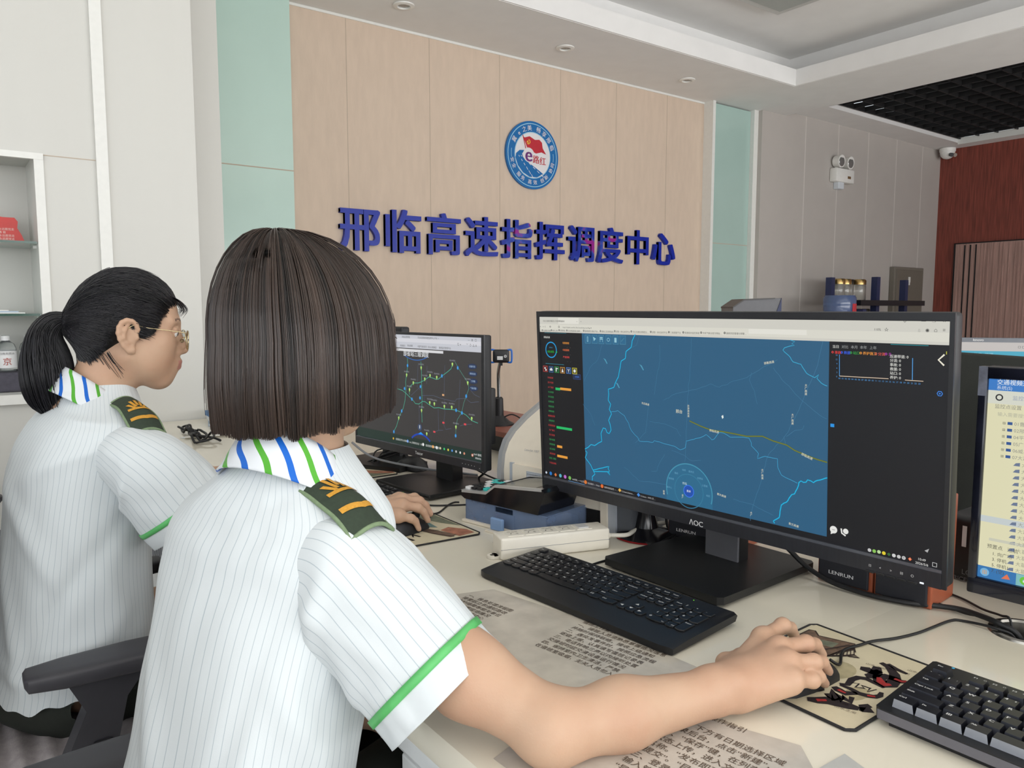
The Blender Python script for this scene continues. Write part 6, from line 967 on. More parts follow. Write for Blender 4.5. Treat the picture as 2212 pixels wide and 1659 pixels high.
def star_base(t, x, y, m):
    MB().cyl((x,y,0.10),(x,y,0.42),0.028,0.022,m_steel,20).build('gas_column', t, True)
    for i in range(5):
        a = i*2*math.pi/5+0.3; ex, ey = x+0.28*math.cos(a), y+0.28*math.sin(a)
        l = MB().tube([(x,y,0.115),((x+ex)/2,(y+ey)/2,0.105),(ex,ey,0.075)],[0.028,0.024,0.016],m,8).build('base_leg', t, True)
        MB().cyl((ex-0.02*math.sin(a),ey+0.02*math.cos(a),0.030),(ex+0.02*math.sin(a),ey-0.02*math.cos(a),0.030),0.0285,0.0285,m_blkr,16).cyl((ex,ey,0.03),(ex,ey,0.078),0.008,0.008,m,8).build('caster', l, True)
m_jack = mat('dark_olive_uniform_cloth', (19,22,16), 0.85, var=0.15, scale=25, bump=0.2, bscale=600)
t = thing('office_chair', (2.12,0.88,0), 'black office chair at the farther desk with a dark olive jacket over its back', 'chair')
cr = Vector((0.62,-0.785,0)); cf = Vector((0.785,0.62,0)); cc_ = Vector((2.11,0.855,0)); Tch = frame_T(cc_, cr, cf, (0,0,1))
MB(Tch).rbox((-0.23,0.02,0.42),(0.23,0.46,0.50), m_fab, 0.03, 3).build('seat', t, True); MB(Tch).rbox((-0.21,-0.02,0.55),(0.21,0.03,1.05), m_fab, 0.02, 3).build('backrest', t, True); MB(Tch).box((-0.03,-0.04,0.40),(0.03,-0.02,0.7), m_blk).build('back_support', t)
q_ = Tch @ Vector((0,0.24,0)); star_base(t, q_.x, q_.y, m_blk)
rows = []
for j in range(26):
    f_ = j/25; z = 1.083-0.52*f_
    row = []
    for i in range(33):
        u_ = -1+2*i/32; hw = 0.20+0.055*min(1,f_*5)**0.5+0.03*f_
        x = hw*u_; zz = z-0.055*max(0,abs(u_)-0.45)**1.6*(1 if f_ < .25 else 0.5)-(0.012*u_ if f_ < .1 else 0)
        row.append((x,-0.045-0.03*math.cos(u_*1.4)*min(1,f_*6+.2)-0.012*math.sin(u_*9+f_*3)*f_-0.01*math.sin(f_*14+u_*4)*f_,zz))
    rows.append(row)
top = [[(p[0]*0.97,0.045,p[2]-0.03) for p in rows[0]],[(p[0]*0.99,0.02,p[2]-0.002) for p in rows[0]],[(p[0],-0.02,p[2]+0.006) for p in rows[0]]]
jk = thing('draped_jacket', tuple(cc_+Vector((0,0,1.0))), 'dark olive uniform jacket draped over the chair back behind the wide monitor', 'jacket')
MB(Tch).grid(top+rows, m_jack).build('jacket_back', jk, True, 0)
for s_ in (-1,1): MB(Tch).tube([(s_*0.225,-0.03,1.02),(s_*0.262,-0.01,0.93),(s_*0.275,-0.01,0.78),(s_*0.27,0.0,0.58)],[0.05,0.055,0.05,0.045],m_jack,14).build('sleeve', jk, True, 0)
# black printed bag on the desk behind the speakers
t = thing('printed_bag', (1.40,0.50,0.75), 'black printed bag with pale stripes standing behind the right speaker', 'bag')
MB().rbox((1.335,0.36,0.7505),(1.44,0.585,0.86), m_blk, 0.012, 3).build('body', t, True)
b = MB(frame_T((1.3345,0.585,0.75),(0,-1,0),(0,0,1),(-1,0,0)))
for i in range(4): b.rect(0.030+i*0.012,0.060,0.037+i*0.012,0.095,0.0006,m_wht)
b.poly([(0.005,0.02),(0.012,0.07),(0.009,0.09),(0.006,0.06)],0.0006,m_wht).line([(0.05,0.06),(0.08,0.02)],0.003,0.0006,mat('pale_green_print',(150,180,150),0.5,var=0)).text('LOC',0.032,0.014,0.012,0.0008,m_greytxt).text('RICE',0.020,0.002,0.010,0.0008,m_greytxt); b.build('print', t)

# ================================================================== far end of the desk: a further monitor, books, cables
t = thing('far_monitor', (1.02,2.08,0.75), 'further black monitor mostly hidden behind the bob haircut, with a wide flat stand', 'monitor')
T6 = frame_T((1.02,2.20,1.0),(0.12,-0.993,0),(0,0,1),(-0.993,-0.12,0))
MB(T6).rbox((-0.25,-0.15,-0.03),(0.25,0.15,0.0), m_bezd, 0.006).rect(-0.24,-0.13,0.24,0.14,0.0006,G(24,26,30,0.8)).build('panel', t)
MB().prism([(0.865,2.085),(0.99,1.862),(1.10,1.90),(1.10,2.13)],0.7505,0.764,m_basep).build('base', t); MB(T6).box((0.10,-0.24,-0.06),(0.19,-0.05,-0.03), m_bezd).build('neck', t)
mbw = mat('book_pages', (226,230,232), 0.7, var=0.05); mbb = mat('book_blue_cover', (36,110,170), 0.4, var=0.05)
for i, (z, h, mm, lb) in enumerate(((0.7505,0.012,mat('grey_blue_folder',(150,166,180),0.4,var=0.05),'bottom grey folder of the little pile at the far desk end'),(0.763,0.014,mbw,'white booklet in the middle of the pile at the far desk end'),(0.7775,0.018,mbb,'blue spined booklet on top of the pile at the far desk end'))):
    t = thing('booklet', (0.88,3.10,z), lb, 'book', 'booklets at the far end of the desk')
    T = Matrix.Translation((0.80+0.01*i,3.05,z)) @ Matrix.Rotation(-0.25+0.1*i,4,'Z')
    MB(T).box((0,0,0),(0.21,0.15,h), mm).build('cover', t); MB(T).box((0.004,-0.0012,0.002),(0.2115,0.149,h-0.002), mbw).build('pages', t)
t = thing('ballpoint_pen', (0.70,2.72,0.75), 'silver pen lying left of the bob haircut on the far desk', 'pen')
MB().cyl((0.655,2.80,0.756),(0.80,2.76,0.757),0.005,0.006,m_steel,12).build('barrel', t, True); MB().cyl((0.655,2.80,0.756),(0.638,2.805,0.755),0.004,0.001,m_sil,12).build('tip', t, True)
tag(MB().tube([(0.69+0.045*math.cos(a)*(1-0.02*i),2.66+0.055*math.sin(a)+0.004*i,0.757+0.0035*(i % 7)) for i, a in enumerate([k*0.5 for k in range(76)])],0.0042,m_cab,6,2).build('coiled_cable', None, True, 0), 'coil of black cable on the far desk, just left of the bob haircut', 'cable')
# ================================================================== people: smooth implicit bodies turned into one continuous mesh
class Flesh:
    def __init__(s): s.P = []
    def cap(s, a, b, ra, rb, k=0.01, op=1): s.P.append(('c', np.array(a, float), np.array(b, float), ra, rb, k, op)); return s
    def chain(s, pts, rad, k=0.004):
        for i in range(len(pts)-1): s.cap(pts[i], pts[i+1], rad[i], rad[i+1], k if i == 0 else min(k, 0.004))
        return s
    def ell(s, c, r, k=0.01, op=1, R=None): s.P.append(('e', np.array(c, float), np.array(r, float), None if R is None else np.array(R, float), 0, k, op)); return s
    @staticmethod
    def dist(p, X):
        if p[0] == 'c':
            ba = p[2]-p[1]; L = ba@ba+1e-12; t = np.clip((X-p[1])@ba/L, 0, 1)
            return np.linalg.norm(X-p[1]-t[:, None]*ba, axis=1)-(p[3]+(p[4]-p[3])*t)
        q = X-p[1]
        if p[3] is not None: q = q@p[3]
        k0 = np.linalg.norm(q/p[2], axis=1); k1 = np.linalg.norm(q/(p[2]**2), axis=1)+1e-9
        return k0*(k0-1)/k1
    def ev(s, X, idx=None):
        d = np.full(len(X), 1e3)
        for i in (range(len(s.P)) if idx is None else idx):
            p = s.P[i]; e = s.dist(p, X); k = p[5]
            if p[6] > 0: h = np.maximum(k-np.abs(d-e), 0)/k; d = np.minimum(d, e)-h*h*k/4
            else: h = np.maximum(k-np.abs(d+e), 0)/k; d = np.maximum(d, -e)+h*h*k/4
        return d
    def mesh(s, h=0.003, n=10):
        lo = np.full(3, 1e9); hi = -lo
        for p in s.P:
            if p[6] < 0: continue
            if p[0] == 'c': r = max(p[3], p[4])+.004; lo = np.minimum(lo, np.minimum(p[1], p[2])-r); hi = np.maximum(hi, np.maximum(p[1], p[2])+r)
            else: r = p[2].max()+.004; lo = np.minimum(lo, p[1]-r); hi = np.maximum(hi, p[1]+r)
        B = n*h; nb = np.ceil((hi-lo)/B).astype(int)
        gi = np.stack(np.meshgrid(*[np.arange(k) for k in nb], indexing='ij'), -1).reshape(-1, 3)
        cen = lo+(gi+.5)*B; R = B*0.9
        D = np.stack([s.dist(p, cen) for p in s.P], 1); ks = np.array([p[5] for p in s.P]); op = np.array([p[6] for p in s.P])
        mn = np.where(op > 0, D, 1e9).min(1)
        keep = np.abs(s.ev(cen)) < R*1.6+0.01
        ca = np.stack(np.meshgrid(*[np.arange(n+1)]*3, indexing='ij'), -1).reshape(-1, 3)
        cells_k = []; cells_v = []; edges = []
        M = 1 << 20
        key = lambda a: (a[:, 0]*4096+a[:, 1])*4096+a[:, 2]
        offs = np.array([[i, j, k] for i in (0, 1) for j in (0, 1) for k in (0, 1)])
        E = [(0, 4), (1, 5), (2, 6), (3, 7), (0, 2), (1, 3), (4, 6), (5, 7), (0, 1), (2, 3), (4, 5), (6, 7)]
        for b in np.nonzero(keep)[0]:
            idx = [i for i in range(len(s.P)) if (D[b, i] < mn[b]+2*R+ks[i] if op[i] > 0 else D[b, i] < 2*R+ks[i])]
            if not idx: continue
            base = gi[b]*n
            d = s.ev(lo+(base+ca)*h, idx).reshape(n+1, n+1, n+1)
            ins = d < 0
            if ins.all() or not ins.any(): continue
            c8 = np.stack([d[o[0]:n+o[0], o[1]:n+o[1], o[2]:n+o[2]] for o in offs], -1)
            act = (c8 < 0).any(-1) & (c8 >= 0).any(-1)
            ij = np.argwhere(act); v8 = c8[act]
            acc = np.zeros((len(ij), 3)); cnt = np.zeros(len(ij))
            for a_, b_ in E:
                da, db = v8[:, a_], v8[:, b_]; x = (da < 0) != (db < 0)
                t = np.where(x, da/(da-db+1e-12), 0)
                acc += x[:, None]*(offs[a_]+t[:, None]*(offs[b_]-offs[a_])); cnt += x
            cells_k.append(key(ij+base)); cells_v.append(lo+(ij+base+acc/cnt[:, None])*h)
            for ax in range(3):
                sl0 = [slice(0, n)]*3; sl1 = list(sl0); sl1[ax] = slice(1, n+1)
                x = ins[tuple(sl0)] != ins[tuple(sl1)]
                q = np.argwhere(x); edges.append(np.concatenate([q+base, np.full((len(q), 1), ax), ins[tuple(sl0)][x][:, None].astype(int)], 1))
        K = np.concatenate(cells_k); V = np.concatenate(cells_v); o = np.argsort(K); K = K[o]; V = V[o]
        Eg = np.concatenate(edges); F = []
        for ax in range(3):
            e = Eg[Eg[:, 3] == ax]; u, w = [(1, 2), (2, 0), (0, 1)][ax]
            q = []
            for du, dw in ((0, 0), (-1, 0), (-1, -1), (0, -1)):
                c = e[:, :3].copy(); c[:, u] += du; c[:, w] += dw
                kk = key(c); i = np.searchsorted(K, kk); i = np.minimum(i, len(K)-1); ok = K[i] == kk; q.append(np.where(ok, i, -1))
            q = np.stack(q, 1); ok = (q >= 0).all(1); q = q[ok]; fl = e[ok, 4] == 0
            q[fl] = q[fl][:, ::-1]; F.append(q)
        F = np.concatenate(F)
        return V, F
def np_obj(name, V, F, mats, parent, mi=None, smooth=True):
    off = np.array(WLOC[parent.name]) if parent else np.zeros(3)
    me = bpy.data.meshes.new(name); me.from_pydata((V-off).tolist(), [], F.tolist())
    for m in mats: me.materials.append(m)
    if mi is not None: me.polygons.foreach_set('material_index', mi.astype(np.int32))
    if smooth: me.polygons.foreach_set('use_smooth', [True]*len(me.polygons))
    me.update()
    o = bpy.data.objects.new(name, me); COL.objects.link(o)
    if parent: o.parent = parent
    WLOC[o.name] = Vector(off); return o

def skin_mat(name, rgb, red):
    m = mat(name, rgb, 0.5, spec=0.35, var=0.0, sss=0.12)
    nt = m.node_tree; N = nt.nodes; p = N['Principled BSDF']
    tc = N.new('ShaderNodeTexCoord'); a = N.new('ShaderNodeTexNoise'); a.inputs['Scale'].default_value = 14; a.inputs['Detail'].default_value = 5
    r = N.new('ShaderNodeValToRGB'); r.color_ramp.elements[0].position = .35; r.color_ramp.elements[1].position = .7
    r.color_ramp.elements[0].color = lin(rgb); r.color_ramp.elements[1].color = lin(red)
    nt.links.new(tc.outputs['Object'], a.inputs['Vector']); nt.links.new(a.outputs['Fac'], r.inputs[0]); nt.links.new(r.outputs[0], p.inputs['Base Color'])
    b = N.new('ShaderNodeTexNoise'); b.inputs['Scale'].default_value = 420; bp = N.new('ShaderNodeBump'); bp.inputs['Strength'].default_value = .12; bp.inputs['Distance'].default_value = .001
    nt.links.new(tc.outputs['Object'], b.inputs['Vector']); nt.links.new(b.outputs['Fac'], bp.inputs['Height']); nt.links.new(bp.outputs[0], p.inputs['Normal'])
    return m
m_skin = skin_mat('skin', (198,164,138), (192,152,126)); m_lip = mat('lips', (190,132,118), 0.4, var=0.05, sss=0.1); m_nail = mat('nails', (222,176,160), 0.22, var=0.02)
m_eyew = mat('eye_white', (232,228,224), 0.2, var=0); m_iris = mat('iris_dark', (30,20,16), 0.1, var=0); m_brow = mat('brow_hair', (126,100,86), 0.7, var=0.2, scale=300)

def head_prims(F, T, neck_to, k_neck=0.03):
    sc = T.to_scale()[0]; R = np.array(T.to_3x3())/sc; W = lambda p: np.array(T @ Vector(p))
    c = lambda a, b, ra, rb, k=.01, op=1: F.cap(W(a), W(b), ra*sc, rb*sc, k*sc, op)
    e = lambda p, r, k=.01, op=1: F.ell(W(p), np.array(r)*sc, k*sc, op, R)
    e((-.010,0,.046),(.089,.073,.078)); e((.030,0,.044),(.064,.062,.064),.03); e((.034,0,-.022),(.060,.057,.060),.03); e((.034,0,-.060),(.050,.047,.042),.03)
    e((.064,0,-.086),(.020,.022,.018),.03)
    for s in (1,-1):
        c((0,.056*s,-.040),(.058,.018*s,-.090),.016,.014,.03); e((.056,.043*s,-.012),(.022,.022,.020),.03); e((.040,.040*s,-.045),(.030,.022,.030),.03)
        c((.088,.012*s,.030),(.074,.046*s,.032),.009,.008,.018)
    for s in (1,-1): e((.096,.031*s,.012),(.014,.017,.011),.014,-1)
    e((.074,0,-.056),(.026,.027,.024),.02)
    c((.088,0,.024),(.105,0,-.020),.007,.0095,.014); e((.107,0,-.027),(.0105,.0105,.0095),.010)
    for s in (1,-1):
        e((.095,.0125*s,-.031),(.0095,.008,.008),.008); e((.080,.031*s,.010),(.0125,.0125,.0125),.003); c((.0925,.022*s,.0185),(.0865,.042*s,.0165),.0030,.0025,.006)
        c((.0985,.004*s,-.0535),(.0885,.021*s,-.0575),.0058,.003,.006); c((.0965,.002*s,-.0640),(.0880,.019*s,-.0600),.0064,.003,.005)
        # ear: rim, inner fold, hollow, lobe
        y = .073*s
        e((-.006,y,.002),(.018,.007,.029),.008)
        rim = [(.009,y+.003*s,.003),(.012,y+.004*s,.014),(.009,y+.006*s,.024),(.001,y+.008*s,.031),(-.009,y+.010*s,.032),(-.018,y+.011*s,.027),(-.023,y+.012*s,.017),(-.024,y+.012*s,.006),(-.021,y+.011*s,-.006),(-.014,y+.008*s,-.019),(-.005,y+.005*s,-.029)]
        F.chain([W(p) for p in rim], [q*sc for q in (.0035,.004,.0042,.0044,.0046,.0046,.0046,.0046,.0044,.0046,.006)], .004)
        e((.001,y+.004*s,-.028),(.0075,.0055,.0085),.005)
        F.chain([W(p) for p in ((-.006,y+.008*s,.024),(-.013,y+.011*s,.012),(-.013,y+.010*s,-.002),(-.006,y+.007*s,-.013))], [q*sc for q in (.003,.0042,.004,.0036)], .004)
        e((-.003,y+.0135*s,-.002),(.0075,.0070,.011),.004,-1)
        e((.010,y+.002*s,-.003),(.005,.0045,.006),.003)
    nk = W((-.022,0,-.055))
    F.cap(nk, np.array(neck_to), .045, .047, .025); F.cap(W((-.035,0,-.02)), np.array(neck_to), .046, .048, .025)
    return W
def head_mats(V, F, T, mi):
    """lips, brows on the body mesh by place on the head"""
    Ti = np.array(T.inverted()); C = V[F].mean(1); L = C@Ti[:3, :3].T+Ti[:3, 3]
    lip = (L[:, 0] > .083) & (np.abs(L[:, 1]) < .022) & (L[:, 2] > -.0695) & (L[:, 2] < -.0495) & (L[:, 0] > .0955-np.abs(L[:, 1])*.45)
    mi[lip] = 1
    br = (L[:, 0] > .062) & (np.abs(L[:, 1]) > .013) & (np.abs(L[:, 1]) < .048) & (np.abs(L[:, 2]-(.0345+.004*np.sin((np.abs(L[:, 1])-.013)/.035*3))) < .0024)
    mi[br] = 2
    return mi
def eyes(T, par):
    for s in (1,-1):
        c = T @ Vector((.0805,.031*s,.0095))
        f = (T.to_3x3() @ Vector((1,0,-.12))).normalized()
        b = MB(); bm = bmesh.new(); bmesh.ops.create_uvsphere(bm, u_segments=20, v_segments=14, radius=.0123*T.to_scale()[0])
        for v in bm.verts: v.co += c
        b.bm(bm, m_eyew); b.cyl(c+f*.0108*T.to_scale()[0], c+f*.01245*T.to_scale()[0], .0055, .0048, m_iris, 16)
        b.build('eye', par, True, 60)
def hand_prims(F, J, side_up=Vector((0,0,1))):
    """J: wrist, four knuckles/middle joints/tips (index to little), thumb chain; the palm bridges the metacarpals"""
    A = lambda p: np.array(p, float)
    wr = A(J['wrist'])
    for i in range(4):
        m = A(J['mcp'][i]); base = wr+(m-wr)*0.18+ (A(J['mcp'][i])-A(J['mcp'][1]))*0.12
        F.cap(base, m, .0145, .0115, .016)
        F.cap(base-np.array([0,0,.008]), m-np.array([0,0,.006]), .013, .010, .012)
    for i in range(4):
        m, p, t = (A(J[k][i]) for k in ('mcp','pip','tip'))
        up = np.array([0,0,.0065]); d = p+(t-p)*.54+up
        r = (.0098,.0100,.0094,.0084)[i]
        F.cap(m, p, r*1.06, r*.92, .007); F.ell(m+np.array([0,0,.0025]), (r*1.08,r*1.0,r*.9), .010)
        F.ell(p+np.array([0,0,.001]), (r*.98,r*.98,r*.95), .006)
        F.cap(p, d, r*.90, r*.82, .0035); F.cap(d, t, r*.82, r*.66, .0035)
    th = [A(q) for q in J['thumb']]
    F.cap(th[0], th[1], .017, .0125, .018); F.cap(th[1], th[2], .0118, .0105, .006); F.cap(th[2], th[3], .0105, .0078, .005)
def nail_mats(V, F, J, mi):
    C = V[F].mean(1)
    n = np.cross(V[F[:, 1]]-V[F[:, 0]], V[F[:, 2]]-V[F[:, 0]]); n /= np.linalg.norm(n, axis=1)[:, None]+1e-12
    for i in range(4):
        p, t = np.array(J['pip'][i]), np.array(J['tip'][i]); d = (t-p)/np.linalg.norm(t-p); d2 = d+np.array([0,0,-.25]); d2 /= np.linalg.norm(d2)
        side = np.cross(d2, [0,0,1]); side /= np.linalg.norm(side); up = np.cross(side, d2)
        q = C-(t+d2*-.001); al = q@d2; la = q@side
        mi[(np.abs(la) < .0044) & (al > -.007) & (al < .0052) & (n@up > .45)] = 3
    return mi

# ------------------------------------------------------------------ cloth
def fabric(name, rgb, line, period, width, rough=0.75, kind='pin'):
    m = mat(name, rgb, rough, spec=0.25, var=0.0, sheen=0.15)
    nt = m.node_tree; N = nt.nodes; p = N['Principled BSDF']; Lk = nt.links
    at = N.new('ShaderNodeAttribute'); at.attribute_name = 'stripe'
    dv = N.new('ShaderNodeMath'); dv.operation = 'DIVIDE'; dv.inputs[1].default_value = period; Lk.new(at.outputs['Fac'], dv.inputs[0])
    fr = N.new('ShaderNodeMath'); fr.operation = 'FRACT'; Lk.new(dv.outputs[0], fr.inputs[0])
    rp = N.new('ShaderNodeValToRGB'); rp.color_ramp.interpolation = 'CONSTANT' if kind != 'pin' else 'LINEAR'
    els = rp.color_ramp.elements; b = lin(rgb)
    if kind == 'pin':
        els[0].position = 0; els[0].color = lin(line); els[1].position = width; els[1].color = b
        e = els.new(1-width); e.color = b; e = els.new(1.0); e.color = lin(line)
    else:
        els[0].position = 0; els[0].color = b; els[1].position = 0.22; els[1].color = lin(line[0])
        for q, c in ((0.22+width, b), (0.72, lin(line[1])), (0.72+width, b)): e = els.new(q); e.color = c
    Lk.new(fr.outputs[0], rp.inputs[0]); Lk.new(rp.outputs[0], p.inputs['Base Color'])
    tc = N.new('ShaderNodeTexCoord'); nz = N.new('ShaderNodeTexNoise'); nz.inputs['Scale'].default_value = 700; bp = N.new('ShaderNodeBump'); bp.inputs['Strength'].default_value = .1; bp.inputs['Distance'].default_value = .0006
    Lk.new(tc.outputs['Object'], nz.inputs['Vector']); Lk.new(nz.outputs['Fac'], bp.inputs['Height']); Lk.new(bp.outputs[0], p.inputs['Normal'])
    return m
m_shirt = fabric('pinstriped_shirt', (216,222,224), (164,178,186), 0.0125, 0.055)
m_collar = fabric('striped_satin_collar', (222,226,230), ((24,100,196),(84,168,52)), 0.066, 0.15, 0.4, 'band')
m_cuff = mat('white_cuff', (214,220,222), 0.7, var=0.02); m_pipe = mat('green_piping', (92,184,104), 0.5, var=0.05); m_seamw = mat('shirt_seam', (218,230,228), 0.7, var=0)
m_trs = mat('dark_olive_trousers', (38,42,36), 0.85, var=0.15, scale=30, bump=0.2, bscale=500)
m_epa = mat('dark_green_epaulette', (48,60,46), 0.85, var=0.12, scale=200); m_epe = mat('pale_green_edge', (122,142,108), 0.8, var=0.1, scale=200); m_gld = mat('gold_embroidery', (206,150,52), 0.6, var=0.12, scale=400)
def spl(keys, n):
    """Catmull-Rom through key rows -> n rows"""
    K = np.array(keys, float); m = len(K); out = []
    for q in np.linspace(0, m-1, n):
        i = min(int(q), m-2); t = q-i; p0, p1, p2, p3 = K[max(i-1,0)], K[i], K[i+1], K[min(i+2,m-1)]
        out.append(0.5*((2*p1)+(p2-p0)*t+(2*p0-5*p1+4*p2-p3)*t*t+(3*p1-p0-3*p2+p3)*t**3))
    return np.array(out)
def loft(name, rows, par, mats, stripe, mi=None, thick=0.0, closed=True):
    rows = np.array(rows); n, k = rows.shape[:2]; V = rows.reshape(-1, 3); F = []
    for i in range(n-1):
        for j in range(k if closed else k-1): F.append((i*k+j, i*k+(j+1) % k, (i+1)*k+(j+1) % k, (i+1)*k+j))
    F = np.array(F); o = np_obj(name, V, F, mats, par, None if mi is None else np.array(mi))
    a = o.data.attributes.new('stripe', 'FLOAT', 'POINT'); a.data.foreach_set('value', np.array(stripe, float).reshape(-1))
    if thick:
        md = o.modifiers.new('cloth_thickness', 'SOLIDIFY'); md.thickness = thick; md.offset = -1
    return o
def torso(name, keys, az, par, folds, seed, nz=110, nu=160, top_cut=None):
    """keys: z, cx, cy, half width, half depth back, half depth front; u=0 at the right side, u=pi/2 at the back"""
    K = spl(keys, nz); fw = np.array([math.sin(az), math.cos(az), 0]); rt = np.array([math.cos(az), -math.sin(az), 0])
    U_ = np.linspace(0, 2*math.pi, nu, endpoint=False); rows = []; st = []
    for i, (z, cx_, cy_, a, bb, bf) in enumerate(K):
        row = []
        for u in U_:
            c, s_ = math.cos(u), math.sin(u); ex = 0.86
            x = a*math.copysign(abs(c)**ex, c); y = (bb if s_ > 0 else bf)*math.copysign(abs(s_)**ex, s_)
            v = i/(nz-1); d = 0
            for (u0, v0, du, dv, ang, amp) in folds:
                uu = (u-u0+math.pi) % (2*math.pi)-math.pi; vv = v-v0
                al = uu*math.cos(ang)+vv*4*math.sin(ang); ac = -uu*math.sin(ang)+vv*4*math.cos(ang)
                d += amp*math.exp(-(al/du)**2-(ac/dv)**2)
            d += 0.0035*noise.noise(Vector((c*2.2+seed, s_*2.2, v*3.0)))+0.002*noise.noise(Vector((c*5+seed, s_*5, v*11)))*(1-min(1, max(0, (v-.8)*6)))
            nrm = np.array([0,0,0.])+rt*c/a-fw*s_/((bb if s_ > 0 else bf)); nrm /= np.linalg.norm(nrm)
            row.append(np.array([cx_, cy_, z])+rt*x-fw*y+nrm*d)
        rows.append(row); st.append([0.16*((u+.4) % (2*math.pi)) for u in U_])
    return rows, st
def sleeve(name, axis, rad, par, upv, seed, hem=True, nv=60, nu=72, folds=()):
    """axis: centre points shoulder -> hem, rad: (across, along upv) per point"""
    A = spl([list(p)+list(r) for p, r in zip(axis, rad)], nv); rows = []; st = []; mi = []
    for i in range(nv):
        c = A[i, :3]; t = A[min(i+1, nv-1), :3]-A[max(i-1, 0), :3]; t /= np.linalg.norm(t)
        up = np.array(upv, float); up -= t*(up@t); up /= np.linalg.norm(up); si = np.cross(t, up); v = i/(nv-1); row = []
        for j in range(nu):
            u = 2*math.pi*j/nu; cc_, ss = math.cos(u), math.sin(u)
            d = (0.0045*noise.noise(Vector((cc_*1.6+seed, ss*1.6, v*2.2)))+0.003*noise.noise(Vector((cc_*4+seed, ss*4, v*5))))*min(1, v*3+.2)
            for (u0, v0, du, dv, ang, amp) in folds:
                uu = (u-u0+math.pi) % (2*math.pi)-math.pi; vv = v-v0; al = uu*math.cos(ang)+vv*3*math.sin(ang); ac = -uu*math.sin(ang)+vv*3*math.cos(ang)
                d += amp*math.exp(-(al/du)**2-(ac/dv)**2)
            row.append(c+up*cc_*(A[i, 4]+d)+si*ss*(A[i, 3]+d))
        rows.append(row); st.append([0.075*2*math.pi*j/nu for j in range(nu)])
    return rows, st
def band(rows, i0, i1, nm, par, m, out=0.0012, gap=None):
    """a strip of cloth lying just outside rows i0..i1 of a sleeve"""
    R_ = np.array(rows); c = R_[i0:i1+1].mean(1, keepdims=True); q = c+(R_[i0:i1+1]-c)*(1+out/np.linalg.norm(R_[i0:i1+1]-c, axis=2, keepdims=True))
    o = loft(nm, q, par, [m], np.zeros(q.shape[:2]), None, 0.0016)
    return o
def collar(name, par, az, back_c, tilt, r_top, r_bot, h, seed, opening=0.55, roll=0.0, ph=0.0, nu=120, D=0.06):
    """fold-over collar leaf: a flared band round the neck, open at the front"""
    fw = np.array([math.sin(az), math.cos(az), 0]); rt = np.array([math.cos(az), -math.sin(az), 0]); up = np.array([0,0,1.])*math.cos(tilt)+fw*math.sin(tilt); f2 = fw*math.cos(tilt)-np.array([0,0,1.])*math.sin(tilt)
    rt = rt*math.cos(roll)+up*math.sin(roll); rows = []; st = []
    nv = 16; A = np.linspace(-math.pi+opening, math.pi-opening, nu)
    for i in range(nv):
        v = i/(nv-1); row = []; s_ = []
        prof = [(0.86,0.75),(1.0,1.0),(1.0,1.0)]
        if v < .2: rr = (r_top[0]*(0.93+.35*v), r_top[1]*(0.93+.35*v)); zz = h*(1.0-.12*(1-v*5)**2)
        else: q = (v-.2)/.8; rr = tuple(r_top[k]+(r_bot[k]-r_top[k])*(q**0.85) for k in (0,1)); zz = h*(1-q)**1.05
        for a in A:                                  # a = 0 at the nape
            d = 0.0025*noise.noise(Vector((a*1.3+seed, v*2, 0)))+0.0015*noise.noise(Vector((a*3+seed, v*4, 3)))
            drop = D*(1-math.cos(a))/2
            p = np.array(back_c)+rt*(rr[0]+d)*math.sin(a)-f2*(rr[1]+d)*math.cos(a)+up*(zz-drop)
            row.append(p); s_.append(a*0.088-0.052*v+0.4+ph+0.004*math.sin(v*5+a*3))
        rows.append(row); st.append(s_)
    return loft(name, rows, par, [m_collar], st, None, 0.0022, closed=False)
